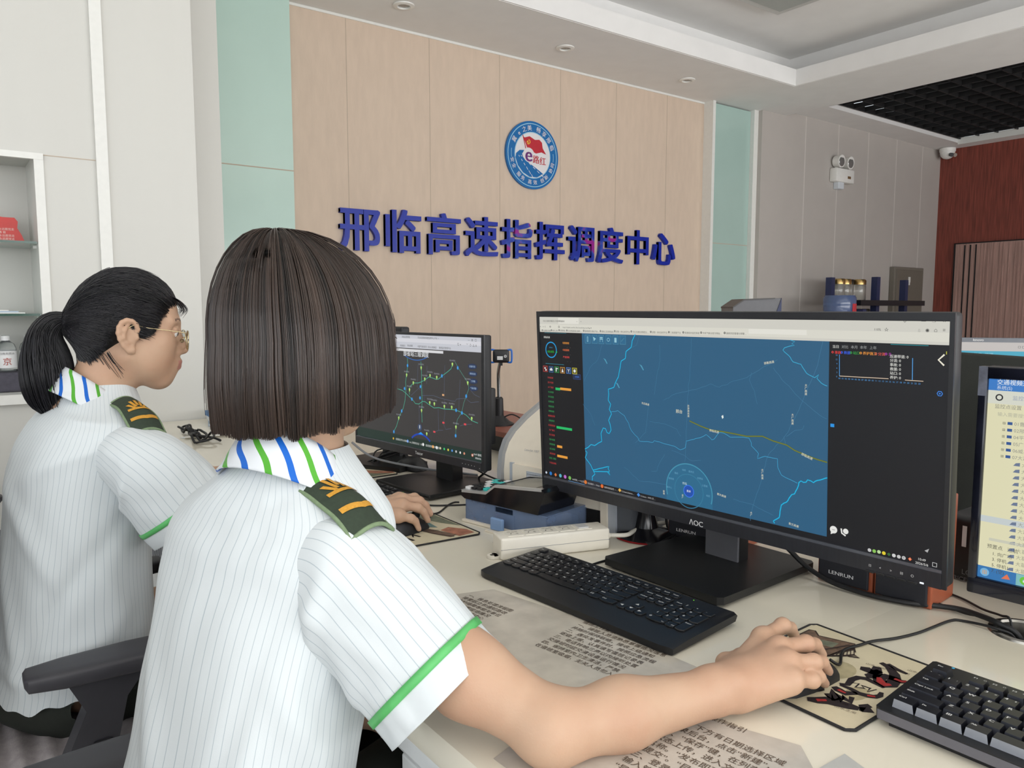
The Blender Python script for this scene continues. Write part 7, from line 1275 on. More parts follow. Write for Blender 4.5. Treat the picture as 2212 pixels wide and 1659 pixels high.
def epaulette(par, P0, P1, nrm, w, seed, tipw=0.8):
    """shoulder board lying from the neck end P0 to the sleeve end P1"""
    P0, P1, nrm = Vector(P0), Vector(P1), Vector(nrm).normalized(); ax = (P1-P0); L = ax.length; ax.normalize(); sd = nrm.cross(ax).normalized(); nrm = ax.cross(sd)
    T = frame_T(P0, ax, sd, nrm)
    def surf(x, y): return (x, y*(1-(1-tipw)*(1-x/L)), 0.012*math.sin(math.pi*min(1,max(0,x/L)))-0.9*y*y/w+0.0012*math.sin(x*90+y*40))
    rows = [[surf(L*i/24, -w/2+w*j/12) for j in range(13)] for i in range(25)]
    b = MB(T).grid(rows, m_epa); lo_ = [[(p[0],p[1],p[2]-0.004) for p in r] for r in rows]; b.grid(lo_, m_epa)
    e = b.build('epaulette', par, True, 0)
    edge = [rows[i][0] for i in range(25)]+[rows[24][j] for j in range(13)]+[rows[i][12] for i in range(24,-1,-1)]+[rows[0][j] for j in range(12,-1,-1)]
    MB(T).tube([(p[0],p[1],p[2]-0.0015) for p in edge], 0.0026, m_epe, 6, 1).build('edging', e, True, 0)
    o_ = 0.0012
    ch = MB(T)
    for (x0, bend, wd) in ((0.80,0.05,0.0075),):
        pts = [(L*(x0-bend*(abs(j)/6)),w*0.42*j/6) for j in range(-6,7)]
        ch.grid([[(lambda q: (q[0],q[1],q[2]+o_))(surf(px-wd/2,py)) for px, py in pts],[(lambda q: (q[0],q[1],q[2]+o_))(surf(px+wd/2,py)) for px, py in pts]], m_gld)
    ch.build('chevron', e)
    bd = MB(T)
    for yy, l0, l1 in ((-.30,.40,.52),(-.17,.32,.50),(0,.30,.46),(.17,.32,.50),(.30,.40,.52)):
        pts = [(L*(l0+(l1-l0)*q), w*yy*(1-.5*q)) for q in np.linspace(0,1,6)]
        g0 = [surf(x-.0,y-.0028) for x, y in pts]; g1 = [surf(x,y+.0028) for x, y in pts]
        bd.grid([[(p[0],p[1],p[2]+o_) for p in g0],[(p[0],p[1],p[2]+o_) for p in g1]], m_gld)
    pts = [(L*(.50+.05*math.cos(t*.9)),w*.36*t) for t in np.linspace(-1,1,11)]
    g0 = [surf(x-.003,y) for x, y in pts]; g1 = [surf(x+.003,y) for x, y in pts]; bd.grid([[(p[0],p[1],p[2]+o_) for p in g0],[(p[0],p[1],p[2]+o_) for p in g1]], m_gld)
    bd.build('badge', e)
    return e

# ------------------------------------------------------------------ hair
def hair_mat(name, dark, light, rough=0.32):
    m = mat(name, dark, rough, spec=0.5, var=0.0)
    nt = m.node_tree; N = nt.nodes; p = N['Principled BSDF']; p.inputs['Anisotropic'].default_value = 0.5
    at = N.new('ShaderNodeAttribute'); at.attribute_name = 'strand'; rp = N.new('ShaderNodeValToRGB')
    rp.color_ramp.elements[0].color = lin(dark); rp.color_ramp.elements[1].color = lin(light)
    nt.links.new(at.outputs['Fac'], rp.inputs[0]); nt.links.new(rp.outputs[0], p.inputs['Base Color'])
    return m
def strands(name, paths, par, m, r=0.0007, val=None, taper=True):
    """every lock as a thin three-sided tube; one mesh"""
    V = []; F = []; A = []; o = 0
    for si, P in enumerate(paths):
        P = np.array(P); k = len(P); t = np.gradient(P, axis=0); t /= np.linalg.norm(t, axis=1)[:, None]+1e-9
        x = np.cross(t, np.tile([0.31,0.52,0.79], (k, 1))); x /= np.linalg.norm(x, axis=1)[:, None]+1e-9; y = np.cross(t, x)
        rr = r*(np.ones(k) if not taper else np.clip(np.linspace(1.15, .35, k), .2, 1))*np.clip(np.arange(k)/1.2+.05, 0, 1)
        for a in (0, 2.0944, 4.18879): V.append(P+(x*math.cos(a)+y*math.sin(a))*rr[:, None])
        for i in range(k-1):
            for a in range(3):
                b = (a+1) % 3; F.append((o+a*k+i, o+b*k+i, o+b*k+i+1, o+a*k+i+1))
        o += 3*k
        v = (val[si] if val is not None else random.random()); vv = np.clip(v+0.25*np.linspace(-.4,.6,k), 0, 1); A.append(np.concatenate([vv]*3))
    ob = np_obj(name, np.concatenate(V), np.array(F), [m], par)
    a = ob.data.attributes.new('strand', 'FLOAT', 'POINT'); a.data.foreach_set('value', np.concatenate(A)); return ob
# ================================================================== chairs
def office_chair(x, y, label, loc_arm=0.25, arm_z=0.625, seat_top=0.455, arms=(1,-1), back=True):
    t = thing('office_chair', (x,y,0), label, 'chair')
    MB().rbox((x-0.22,y-0.235,seat_top-0.07),(x+0.24,y+0.235,seat_top), m_fab, 0.03, 4).build('seat', t, True)
    if back:
        rows = [[(x-0.265-0.05*((z-0.5)/0.5)-0.02*math.cos(v*math.pi*.5), y+v*(0.215-0.03*max(0,(z-.8)/.25)), z) for v in np.linspace(-1,1,15)] for z in np.linspace(0.50,1.0,12)]
        bo = loft('backrest', [[np.array(p) for p in r] for r in rows], t, [m_fab], np.zeros((12,15)), None, 0.03, False)
        MB().tube([(x-0.10,y,0.38),(x-0.27,y,0.38),(x-0.31,y,0.46),(x-0.31,y,0.75)],[0.022]*4,m_blk,10).build('back_support', t, True)
    for s in arms:
        yy = y+s*loc_arm
        rows = []
        for px, w, h0, h1 in ((-0.155,0.020,.012,.026),(-0.150,0.030,.004,.030),(-0.10,0.037,0.0,.033),(0.0,0.043,0.0,.034),(0.10,0.040,0.0,.033),(0.15,0.030,.002,.030),(0.160,0.018,.012,.024)):
            rows.append([(x-0.02+px, yy+w*math.copysign(abs(math.cos(a))**.45, math.cos(a)), arm_z-.034+(h0+h1)/2+(h1-h0)/2*math.copysign(abs(math.sin(a))**.45, math.sin(a))) for a in np.linspace(0,2*math.pi,32,endpoint=False)])
        pad = MB(); pad.grid(rows, m_arm, True); pad.add(rows[0],[list(range(32))],m_arm); pad.add(rows[-1],[list(range(32))[::-1]],m_arm); pad.build('armrest', t, True, 50)
        po = MB().prism([(x-0.115,arm_z-.036),(x+0.0,arm_z-.036),(x-0.03,arm_z-.075),(x-0.065,0.40),(x-0.16,0.36),(x-0.145,0.42),(x-0.092,arm_z-.085)],yy-0.020,yy+0.020,m_arm,'y').build('arm_post', t)
        MB().rbox((x-0.085,yy-0.026,0.445),(x-0.055,yy-0.018,0.49), m_blk, 0.006).build('height_lever', po)
        MB().box((x-0.12,min(yy,y+s*.1),0.36),(x-0.05,max(yy,y+s*.1),0.385), m_blk).build('arm_bracket', t)
    star_base(t, x, y, m_blk); return t
office_chair(0.245, 1.645, 'black office chair with a grey armrest under the spectacled woman', 0.245, 0.628, 0.425)
office_chair(0.175, 0.87, 'black office chair under the bob-haired woman, only its armrest showing low beside her back', 0.235, 0.612)
office_chair(-0.02, 2.62, 'empty black office chair at the left edge beyond the ponytailed woman')
m_cush = mat('grey_ribbed_cushion', (168,160,160), 0.9, var=0.15, scale=50, bump=0.3, bscale=300)
t = thing('seat_cushion', (0.2,1.6,0.425), 'grey ribbed seat cushion with a crumpled pale edge on the spectacled woman\'s chair', 'cushion')
rows = []
for i in range(50):
    f = i/49; xx = -0.03+0.45*f
    rows.append([(xx,1.405+0.47*j/24,0.427+0.026*(1-abs(2*f-1)**8)*(1-abs(j/12-1)**8)+0.005*math.sin(f*68)*(1 if j > 0 else .3)) for j in range(25)])
MB().grid(rows, m_cush).build('pad', t, True, 0)
pts = [(0.0+0.42*i/40,1.404-0.004*math.sin(i*1.7),0.440+0.010*max(0,math.sin(i*.55))+0.005*math.sin(i*2.3)) for i in range(41)]
MB().tube(pts,[0.008+0.003*math.sin(i*1.9) for i in range(41)],mat('crumpled_pale_cloth',(198,196,200),0.9,var=0.1,scale=60),10,2).build('crumpled_edge', t, True, 0)
# ================================================================== the bob-haired woman (nearest)
def auto_hand(wrist, d, right=True, z_tip=-0.022, curl=1.0):
    d = Vector(d).normalized(); l = Vector((0,0,1)).cross(d).normalized()*(1 if right else -1); w = Vector(wrist)
    mcp = [w+d*q+l*o+Vector((0,0,.006)) for q, o in ((.092,.030),(.096,.010),(.090,-.011),(.082,-.030))]
    pip = [m+d*q+Vector((0,0,.003*curl)) for m, q in zip(mcp, (.038,.042,.039,.030))]
    tip = [p+d*q+Vector((0,0,z_tip)) for p, q in zip(pip, (.036,.040,.037,.030))]
    th = [w+d*.02+l*.018, w+d*.055+l*.045-Vector((0,0,.004)), w+d*.085+l*.056-Vector((0,0,.008)), w+d*.112+l*.052-Vector((0,0,.014))]
    return dict(wrist=w, mcp=mcp, pip=pip, tip=tip, thumb=th)
def rotz(az, pitch, o, roll=0.0, sc=1.0):
    """head frame: x looks along azimuth az (from +y towards +x), pitched down"""
    f = Vector((math.sin(az)*math.cos(pitch), math.cos(az)*math.cos(pitch), -math.sin(pitch))); l = Vector((-math.cos(az), math.sin(az), 0)); u = f.cross(l)
    l2 = l*math.cos(roll)+u*math.sin(roll); u2 = f.cross(l2)
    return frame_T(o, f, l2, u2) @ Matrix.Scale(sc, 4)
def core_prims(F, neck, keys, shR, shL):
    c = [np.array([k[1],k[2],k[0]]) for k in keys]
    F.cap(neck, c[-2], .045, .045, .02); F.cap(c[-2], c[5], .043, .055, .02)
    for i in (1,3): F.cap(c[i], c[i+2], .078, .070, .04)
    F.cap(c[0]+np.array([0,0,.05]), c[1], .09, .08, .05)
    for s in (shR, shL): F.cap(c[5]-np.array([0,0,.02]), np.array(s)-np.array([0,0,.015]), .050, .036, .03)
def legs(F, hip, az, spread, knee_d, r=1.0, shin=True, foot_z=0.06, k=0.05):
    fw = np.array([math.sin(az), math.cos(az), 0]); rt = np.array([math.cos(az), -math.sin(az), 0]); hip = np.array(hip, float); out = []
    for s in (1,-1):
        h = hip+rt*spread*s; kn = hip+fw*knee_d+rt*(spread+.015)*s+np.array([0,0,.02]); an = kn+fw*.03+np.array([0,0,foot_z-kn[2]+.04])
        F.cap(h, kn, .085*r, .062*r, k); F.cap(kn, an, .058*r, .040*r, .03); out.append((an, fw))
    return out
m_shoe = mat('black_leather_shoe', (26,25,26), 0.3, var=0.08)
def shoes(par, A):
    for an, fw in A:
        f = Vector(fw); T = frame_T(Vector((an[0],an[1],0.0)), f, Vector((-f.y,f.x,0)), (0,0,1)); rows = []
        for px, w, h in ((-.06,.0,.02),(-.055,.028,.075),(-.01,.034,.085),(.05,.036,.060),(.10,.042,.042),(.15,.036,.032),(.175,.018,.020),(.18,.0,.012)):
            rows.append([(px,w*math.cos(a),max(0.002,h*math.sin(a)**.6) if 0 < j < 12 else 0.002) for j, a in enumerate(np.linspace(0,math.pi,13))])
        MB(T).grid(rows, m_shoe).build('shoe', par, True, 0)

w1 = thing('person', (0.19,0.87,0.0), 'woman with a dark bob haircut seen from behind, pale striped shirt, hand on a mouse', 'person')
AZ1 = math.radians(65)
K1_ = [(.44,.185,.85,.160,.125,.14),(.56,.21,.855,.142,.114,.13),(.68,.245,.858,.132,.104,.12),(.79,.272,.866,.134,.104,.12),(.88,.296,.878,.144,.102,.11),(.932,.310,.886,.151,.096,.095),(.963,.320,.890,.143,.086,.08),(.988,.328,.894,.115,.074,.07),(1.012,.336,.898,.082,.065,.062),(1.035,.343,.902,.058,.055,.054)]
H1 = rotz(math.radians(70), math.radians(9), (0.362,0.922,1.157))
J1 = dict(wrist=(.676,.514,.783), mcp=[(.786,.547,.799),(.769,.513,.8035),(.754,.492,.7995),(.739,.476,.788)], pip=[(.828,.548,.8035),(.812,.505,.800),(.789,.480,.793),(.773,.471,.779)], tip=[(.866,.553,.775),(.855,.510,.773),(.830,.486,.768),(.809,.477,.7625)], thumb=[(.700,.530,.776),(.742,.566,.772),(.776,.570,.769),(.806,.560,.766)])
shR1, shL1 = (.366,.762,.905), (.262,1.010,.905)
F1_ = Flesh()
W_ = head_prims(F1_, H1, (.343,.902,1.015)); core_prims(F1_, (.343,.902,1.015), K1_, shR1, shL1)
F1_.cap((.366,.762,.900), (.418,.642,.822), .042, .041, .02); F1_.cap((.418,.642,.822), (.462,.568,.788), .040, .033, .02)
F1_.ell((.462,.562,.785), (.030,.030,.028), .02)
F1_.cap((.466,.562,.783), (.545,.545,.782), .033, .0335, .02); F1_.cap((.545,.545,.782), (.676,.514,.781), .0335, .0225, .02); F1_.cap((.66,.518,.785), (.70,.511,.785), .0245, .022, .015)
F1_.ell((.672,.500,.799), (.011,.010,.008), .014)
hand_prims(F1_, J1)
eL = (.36,1.09,.71); wL = (.43,.98,.635)
F1_.cap(shL1, eL, .042, .037, .02); F1_.cap(eL, wL, .036, .024, .02); JL = auto_hand(wL, (.9,-.35,0), False, -.01); hand_prims(F1_, JL)
fl_ = legs(F1_, (.195,.86,.535), AZ1, .085, .42, .8)
V, Fc = F1_.mesh(.0026)
mi = np.zeros(len(Fc), int); mi = head_mats(V, Fc, H1, mi); mi = nail_mats(V, Fc, J1, mi)
body1 = np_obj('body', V, Fc, [m_skin, m_lip, m_brow, m_nail], w1, mi)
eyes(H1, w1)
# shirt
fo = [(1.15,.48,.9,.22,.15,-.005),(1.9,.30,.5,.12,1.0,.007),(1.2,.22,.5,.10,-.8,.007),(2.4,.40,.6,.14,.9,-.006),(0.35,.30,.5,.11,.5,.008),(0.2,.40,.4,.09,.9,-.008),(0.1,.52,.4,.10,.8,.007),(1.6,.12,.7,.10,.2,.008),(0.7,.16,.5,.10,1.2,.007),(1.75,.62,.25,.6,1.57,-.004)]
rows, st = torso('shirt', K1_, AZ1, w1, fo, 3.1)
loft('shirt', rows, w1, [m_shirt], st)
sl = [(.322,.815,.905),(.342,.780,.906),(.362,.742,.874),(.385,.702,.834),(.408,.665,.795)]
rows, st = sleeve('sleeve', sl, [(.054,.060),(.068,.072),(.073,.074),(.077,.073),(.081,.072)], w1, (0.25,-0.30,0.9), 5.3, folds=[(2.2,.45,.9,.16,.5,.006),(3.6,.6,.7,.18,-.5,-.006),(1.2,.3,.8,.2,.3,.005),(5.0,.5,.8,.2,.4,.005),(2.8,.75,.6,.14,.2,.006)])
N_ = len(rows); s1_ = loft('sleeve', rows[:-9], w1, [m_shirt], st[:-9])
o = band(rows, N_-10, N_-1, 'cuff', w1, m_cuff, .0006); band(rows, N_-11, N_-9, 'piping', w1, m_pipe, .0022)
slL = [(.278,.985,.905),(.274,1.005,.900),(.290,1.028,.865),(.308,1.045,.825),(.326,1.062,.785)]
rows, st = sleeve('sleeve', slL, [(.050,.055),(.060,.060),(.064,.064),(.065,.065),(.066,.066)], w1, (-0.9,0.3,0.3), 8.3)
loft('sleeve', rows[:-9], w1, [m_shirt], st[:-9]); band(rows, N_-10, N_-1, 'cuff', w1, m_cuff, .0006); band(rows, N_-11, N_-9, 'piping', w1, m_pipe, .0022)
collar('collar', w1, AZ1, (.333,.897,1.002), math.radians(14), (.066,.062), (.092,.082), .052, 2.2, 0.5)
epaulette(w1, (.326,.850,1.012), (.364,.738,.972), (.20,-.34,.95), .064, 1.0)
# trousers and shoes
Ft = Flesh(); Ft.ell((.19,.86,.53), (.14,.150,.10), .05); legs(Ft, (.195,.86,.535), AZ1, .085, .42, 1.05)
V, Fc = Ft.mesh(.006); np_obj('trousers', V, Fc, [m_trs], w1); shoes(w1, fl_)
# bob hair
m_hair1 = hair_mat('dark_brown_hair', (13,11,10), (84,67,58), 0.30)
def bob(Hm, par, m, n, hem, seed):
    rnd = random.Random(seed); paths = []; vals = []
    a, b, c = .1185, .100, .132; cz = .006; R3 = Hm.to_3x3()
    flat = Matrix.Translation(Hm.translation) @ Matrix.Rotation(math.atan2(Hm[1][0], Hm[0][0]), 4, 'Z')
    def path(th, lay, k=22, ln=0.0, seedv=0.0):
        pts = []
        front = max(0.0, math.cos(th)); isf = abs(th) < 0.62
        hz = (0.012+.02*abs(th) if isf else hem+.020*max(0,math.cos(th+.5)))+ln
        n1 = 11
        for i in range(n1):
            f = math.radians(.5)+(math.pi/2-math.radians(.5))*(i/(n1-1)); s_ = i/(n1-1); L_ = 1-(1-lay)*min(1,.12+s_*1.2)
            pts.append(((a*math.sin(f)*math.cos(th))*L_-.034*(1-s_)**1.5, (b*math.sin(f)*math.sin(th))*L_+.010*(1-s_)**1.5, cz+(c*math.cos(f))*L_))
        ex, ey = a*math.cos(th)*lay, b*math.sin(th)*lay
        for i in range(1, k-n1+1):
            q = i/(k-n1); z = cz+(hz-cz)*q
            fl = 1+.030*math.sin(min(1,q*1.3)*math.pi*.5)-.10*max(0,q-.45)**1.4*(1 if lay > .93 else 2)*(.6+.6*max(0,math.cos(th-.8)))
            pts.append((ex*fl, ey*fl, z))
        return pts
    for i in range(n):
        th = rnd.uniform(-math.pi, math.pi); cl = round(th*26)/26+.012*math.sin(th*57)
        th2 = th+(cl-th)*.22
        lay = 1-.13*rnd.random()**1.6; nz = noise.noise(Vector((cl*7, seed, 0))); nz2 = noise.noise(Vector((cl*2.2, seed, 5)))
        lay *= 1+.014*nz+.012*nz2; ln = .008*nz+.022*rnd.random()**3-.007+.005*nz2; sw = .05*noise.noise(Vector((cl*4, 9, seed)))+.02*(rnd.random()-.5)
        P = path(th2, lay, ln=ln); k = len(P); out = []
        for j, p in enumerate(P):
            q = j/(k-1); t = sw*q*q+.04*q*math.sin(q*5+cl*9)*.3
            x, y = p[0]*math.cos(t)-p[1]*math.sin(t), p[0]*math.sin(t)+p[1]*math.cos(t)
            out.append(tuple(flat @ Vector((x, y, p[2]))))
        paths.append(out); vals.append(min(1, max(0, .28+.55*nz+.25*nz2+.35*(rnd.random()-.5)+.2*(lay-.95)*8)))
    for i in range(90):
        th = rnd.uniform(-math.pi, math.pi); P = path(th, 1.0+.02*rnd.random(), ln=-.01*rnd.random()); k = len(P); e = rnd.uniform(.5, 1)
        paths.append([tuple(flat @ Vector((p[0]*(1+.035*e*(math.sin(3*j/k+th))**2), p[1]*(1+.035*e*(math.sin(2.5*j/k+th*2))**2), p[2]+.008*e*math.sin(6*j/k)))) for j, p in enumerate(P)][:int(k*rnd.uniform(.5,1))]); vals.append(.5)
    cap_rows = [[tuple(flat @ Vector(path(t_, .86, k=16)[j])) for t_ in np.linspace(-math.pi, math.pi, 72, endpoint=False)] for j in range(15)]
    cb = MB(); cb.grid(cap_rows, m, True); cap_ = cb.build('hair', par, True, 0)
    at = cap_.data.attributes.new('strand', 'FLOAT', 'POINT'); at.data.foreach_set('value', [0.15]*len(cap_.data.vertices))
    strands('hair_strands', paths, cap_, m, .00065, vals); return cap_
bob(H1, w1, m_hair1, 12000, -.094, 4)
# ================================================================== the spectacled woman with a ponytail
w2 = thing('person', (0.17,1.64,0.0), 'woman with a black ponytail and thin gold glasses in profile at the second monitor', 'person')
AZ2 = math.radians(86)
K2_ = [(.53,.155,1.64,.182,.138,.15),(.60,.165,1.64,.172,.126,.14),(.72,.172,1.64,.165,.116,.13),(.84,.185,1.642,.165,.113,.12),(.93,.200,1.645,.172,.112,.11),(.975,.21,1.646,.170,.100,.095),(1.0,.218,1.647,.150,.088,.085),(1.02,.225,1.647,.110,.074,.075),(1.045,.232,1.648,.072,.064,.064),(1.06,.237,1.648,.056,.055,.055)]
H2 = rotz(math.radians(96), math.radians(3), (0.288,1.640,1.150), 0.0, .92)
J2 = dict(wrist=(.652,1.405,.797), mcp=[(.742,1.400,.808),(.735,1.372,.812),(.722,1.350,.808),(.703,1.330,.795)], pip=[(.775,1.394,.806),(.768,1.362,.806),(.752,1.338,.800),(.726,1.320,.786)], tip=[(.800,1.390,.780),(.790,1.355,.778),(.772,1.334,.772),(.742,1.318,.763)], thumb=[(.675,1.420,.79),(.705,1.440,.782),(.735,1.438,.776),(.760,1.426,.769)])
shR2, shL2 = (.262,1.478,.932), (.225,1.815,.932)
F2_ = Flesh(); head_prims(F2_, H2, (.232,1.647,1.03)); core_prims(F2_, (.232,1.647,1.03), K2_, shR2, shL2)
eR, wR = (.430,1.412,.795), J2['wrist']
F2_.cap(shR2, eR, .042, .037, .03); F2_.cap(eR, (.51,1.41,.797), .037, .036, .02); F2_.cap((.51,1.41,.797), wR, .036, .023, .02); hand_prims(F2_, J2)
eL, wL = (.430,1.880,.795), (.66,1.845,.795)
F2_.cap(shL2, eL, .042, .037, .03); F2_.cap(eL, wL, .037, .023, .02); hand_prims(F2_, auto_hand(wL, (1,-.1,0), False))
fl_ = legs(F2_, (.17,1.64,.535), AZ2, .085, .43, .8)
V, Fc = F2_.mesh(.0026)
mi = np.zeros(len(Fc), int); mi = head_mats(V, Fc, H2, mi); mi = nail_mats(V, Fc, J2, mi)
np_obj('body', V, Fc, [m_skin, m_lip, m_brow, m_nail], w2, mi); eyes(H2, w2)
fo = [(0.6,.46,1.2,.12,-.35,.006),(0.9,.30,.9,.10,.5,.008),(0.4,.20,.8,.10,-.6,-.008),(1.1,.16,.6,.10,.9,.008),(-.1,.22,.5,.12,.7,.008),(0.1,.12,.5,.10,-.4,.009),(1.5,.40,.5,.2,1.2,.006),(0.75,.08,.8,.08,.1,.008),(0.5,.70,.6,.10,.3,.004)]
rows, st = torso('shirt', K2_, AZ2, w2, fo, 7.7)
rows = [[p+np.array([0,0,-.008+0.006*math.sin(j*.27)+.004*math.sin(j*.71)])*max(0,1-i/14) for j, p in enumerate(r)] for i, r in enumerate(rows)]
loft('shirt', rows, w2, [m_shirt], st)
sl = [(.240,1.520,.932),(.260,1.482,.932),(.286,1.460,.910),(.314,1.447,.868),(.344,1.435,.822)]
rows, st = sleeve('sleeve', sl, [(.050,.050),(.068,.062),(.076,.074),(.078,.080),(.080,.080)], w2, (0.6,-0.1,0.6), 2.3, folds=[(2.2,.45,.9,.16,.5,.006),(3.9,.6,.7,.18,-.5,-.006),(4.6,.35,.8,.16,.3,.006)])
N_ = len(rows); loft('sleeve', rows[:-9], w2, [m_shirt], st[:-9]); band(rows, N_-10, N_-1, 'cuff', w2, m_cuff, .0006); band(rows, N_-11, N_-9, 'piping', w2, m_pipe, .0022)
sl = [(.222,1.775,.945),(.228,1.812,.945),(.255,1.828,.920),(.285,1.840,.893),(.315,1.850,.862)]
rows, st = sleeve('sleeve', sl, [(.050,.055),(.070,.072),(.076,.076),(.077,.077),(.077,.077)], w2, (0.6,0.1,0.6), 6.3)
loft('sleeve', rows[:-9], w2, [m_shirt], st[:-9]); band(rows, N_-10, N_-1, 'cuff', w2, m_cuff, .0006); band(rows, N_-11, N_-9, 'piping', w2, m_pipe, .0022)
collar('collar', w2, AZ2, (.224,1.647,1.036), math.radians(12), (.063,.059), (.090,.080), .046, 6.2, 0.5, ph=0.01)
epaulette(w2, (.262,1.556,1.040), (.286,1.462,.992), (.15,-.42,.90), .060, 2.0)
Ft = Flesh(); Ft.ell((.165,1.64,.505), (.150,.162,.080), .05); legs(Ft, (.17,1.64,.515), AZ2, .085, .43, 1.0)
V, Fc = Ft.mesh(.006); np_obj('trousers', V, Fc, [m_trs], w2); shoes(w2, fl_)
# hair: skull cap drawn back into a tie, then the tail
m_hair2 = hair_mat('black_hair', (10,10,13), (44,42,48), 0.30)
Fh = Flesh(); S2 = .92; Rh = np.array(H2.to_3x3())/S2; hw = lambda p: np.array(H2 @ Vector(p))
Fh.ell(hw((-.013,0,.048)), np.array((.0925,.0775,.083))*S2, .01, 1, Rh); Fh.ell(hw((.012,0,.070)), np.array((.070,.070,.062))*S2, .03, 1, Rh)
Fh.cap(hw((-.055,.022,.0)), hw((-.052,.014,-.045)), .044*S2, .031*S2, .03); Fh.cap(hw((-.055,-.022,.0)), hw((-.052,-.014,-.045)), .044*S2, .031*S2, .03); Fh.cap(hw((-.078,0,.026)), hw((-.099,0,.020)), .028*S2, .014*S2, .035)
for s in (1,-1): Fh.ell(hw((.030,.064*s,.030)), np.array((.020,.010,.030))*S2, .015, 1, Rh)
V, Fc = Fh.mesh(.004)
cap2 = np_obj('hair', V, Fc, [m_hair2], w2); at = cap2.data.attributes.new('strand', 'FLOAT', 'POINT'); at.data.foreach_set('value', [0.1]*len(V))
rnd = random.Random(11)
HL = [(.086,.0,.070),(.080,.028,.068),(.070,.046,.058),(.058,.060,.044),(.048,.068,.026),(.040,.072,.006),(.026,.074,.004),(.016,.076,.026),(.000,.080,.042),(-.022,.080,.036),(-.036,.077,.012),(-.044,.072,-.014),(-.055,.060,-.040),(-.068,.040,-.062),(-.076,.018,-.072),(-.080,.0,-.076)]
HLc = spl(HL, 200); tie = np.array((-.103,0.,.020)); paths = []; vals = []; lifts = []
for i in range(6500):
    s = rnd.choice((1,-1)); t = rnd.random(); p0 = HLc[min(199,int(t*200))].copy(); p0[1] *= s; p0 += np.array([rnd.gauss(0,.004) for _ in range(3)])
    if rnd.random() < .35: f0 = rnd.uniform(0,.5)
    else: f0 = 0
    e = tie+np.array((rnd.gauss(0,.003),rnd.gauss(0,.007),rnd.gauss(0,.007)))
    lift = rnd.uniform(-.0005,.0045)+.003*noise.noise(Vector((t*14,s,0))); out = []
    up = .035*(1-t) if t < .5 else 0
    for j in range(15):
        q = f0+(1-f0)*j/14; p = p0+(e-p0)*q; p = p+np.array((0,0,up))*math.sin(q*math.pi)
        out.append(hw(p))
    lifts.append(lift)
    paths.append(out); vals.append(min(1,max(0,.35+.5*noise.noise(Vector((t*22,s*3,1)))+.2*(rnd.random()-.5))))
Q = np.array(paths); sh_ = Q.shape; Q = Q.reshape(-1,3); LF = np.repeat(np.array(lifts), sh_[1]); h_ = 5e-4
for it in range(5):
    d = Fh.ev(Q); g = np.stack([Fh.ev(Q+np.eye(3)[k]*h_)-d for k in range(3)],1)/h_; g /= np.linalg.norm(g,axis=1)[:,None]+1e-9
    Q = Q+g*np.maximum(LF-d,0)[:,None]*.8
Q = Q.reshape(sh_)
for it in range(2): Q[:,1:-1] = (Q[:,:-2]+2*Q[:,1:-1]+Q[:,2:])/4
paths = list(Q)
for i in range(60):                                   # loose fringe and nape wisps
    if i < 30:
        y = rnd.uniform(-.05,.05); P = [(.070,y*.8,.088),(.092,y,.078),(.104+.006*rnd.random(),y*1.05,.060),(.100,y*1.15,.040+.02*rnd.random())]
    else:
        s = rnd.choice((1,-1)); t = rnd.random(); b0 = np.array((-.040-.035*t,.072*s*(1-.5*t),-.030-.035*t)); P = [b0,b0+np.array((.012,-.002*s,-.02)),b0+np.array((.030,-.006*s,-.035-.02*rnd.random()))]
    paths.append([hw(q) for q in spl(P, 12)]); vals.append(.3)
strands('hair_strands', paths, cap2, m_hair2, .00075, vals)
tc = spl([(-.100,0,.020,.014),(-.118,.002,.026,.016),(-.138,.004,.018,.024),(-.150,.006,-.010,.034),(-.148,.006,-.055,.047),(-.145,.004,-.100,.049),(-.137,.002,-.138,.041),(-.128,0,-.168,.016)], 26)
paths = []; vals = []
for i in range(2600):
    r0 = math.sqrt(rnd.random()); a0 = rnd.uniform(0,2*math.pi); out = []; stop = 26 if rnd.random() < .5 else rnd.randint(19,25)
    for j in range(stop):
        c, r = tc[j,:3], tc[j,3]; tn = tc[min(j+1,25),:3]-tc[max(j-1,0),:3]; tn /= np.linalg.norm(tn); nn = np.cross(tn,(0,1,0)); a = a0+.25*math.sin(j*.25)
        out.append(hw(c+np.array((0,1,0))*r*r0*math.cos(a)*.92+nn*r*r0*math.sin(a)))
    paths.append(out); vals.append(min(1,max(0,.3+.5*noise.noise(Vector((a0*5,r0*4,2)))+.2*(rnd.random()-.5))))
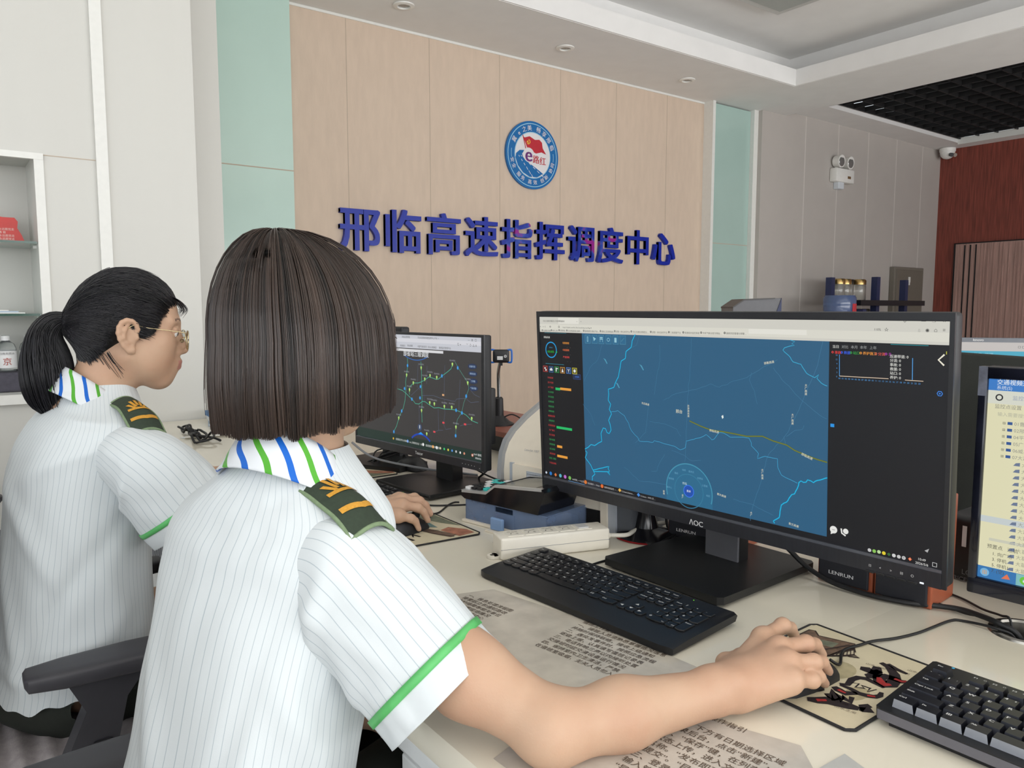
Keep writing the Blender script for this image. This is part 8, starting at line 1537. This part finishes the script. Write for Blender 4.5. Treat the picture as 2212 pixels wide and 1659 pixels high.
for i in range(60):
    a0 = rnd.uniform(0,2*math.pi); e = rnd.uniform(1.0,1.35); paths.append([hw(tc[j,:3]+np.array((.6*math.cos(a0),math.sin(a0),.3*math.sin(a0*2)))*tc[j,3]*e) for j in range(4,26)]); vals.append(.5)
tail = strands('ponytail', paths, cap2, m_hair2, .0008, vals)
tp = [hw(np.array((-.101,0,.020))+np.array((.006*math.cos(q*.33)*0+(-.010+.0035*(q//19)),.0165*math.cos(q*.33),.0165*math.sin(q*.33)))) for q in range(96)]
MB().tube([tuple(p) for p in tp],.0030,m_blkr,8,1).build('hair_tie', cap2, True, 0)
# spectacles
m_gldm = mat('thin_gold_wire', (206,190,150), 0.2, metal=1.0, var=0.04); m_lens2 = mat('spectacle_lens', (246,248,244), 0.02, trans=1.0, var=0)
sp = None
fr_ = MB(H2); ringp = lambda s: [(.1135-.004*(abs(math.cos(a))*.0+ (0.024*math.cos(a)+.033)/.057)*(1),s*(.033+.0245*math.copysign(abs(math.cos(a))**.75,math.cos(a))),-.006+.0205*math.copysign(abs(math.sin(a))**.75,math.sin(a))) for a in np.linspace(0,2*math.pi,41)]
for s in (1,-1): fr_.tube(ringp(s),.0011,m_gldm,8,1)
fr_.tube([(.1135,-.009,.004),(.1165,0,.008),(.1135,.009,.004)],.0011,m_gldm,8)
sp = fr_.build('spectacles', w2, True, 0)
for s in (1,-1):
    lo_ = ringp(s)[:-1]; MB(H2).add(lo_+[(p[0]+.0014,p[1],p[2]) for p in lo_], [list(range(40))[::-1],list(range(40,80))]+[(i,(i+1)%40,40+(i+1)%40,40+i) for i in range(40)], m_lens2).build('lens', sp)
    MB(H2).tube([(.107,.0575*s,.006),(.102,.0635*s,.010),(.070,.069*s,.014),(.030,.0765*s,.018),(.004,.080*s,.022),(-.010,.080*s,.012)],.0010,m_gldm,8).build('temple_arm', sp, True, 0)
    MB(H2).tube([(.110,.010*s,.000),(.104,.012*s,-.004),(.103,.012*s,-.010)],.0010,m_gldm,6).cyl((.1025,.0115*s,-.008),(.1025,.0135*s,-.008),.004,.004,m_lens2,10).build('nose_pad', sp, True, 0)
COL.objects.unlink(_fo); bpy.data.objects.remove(_fo)
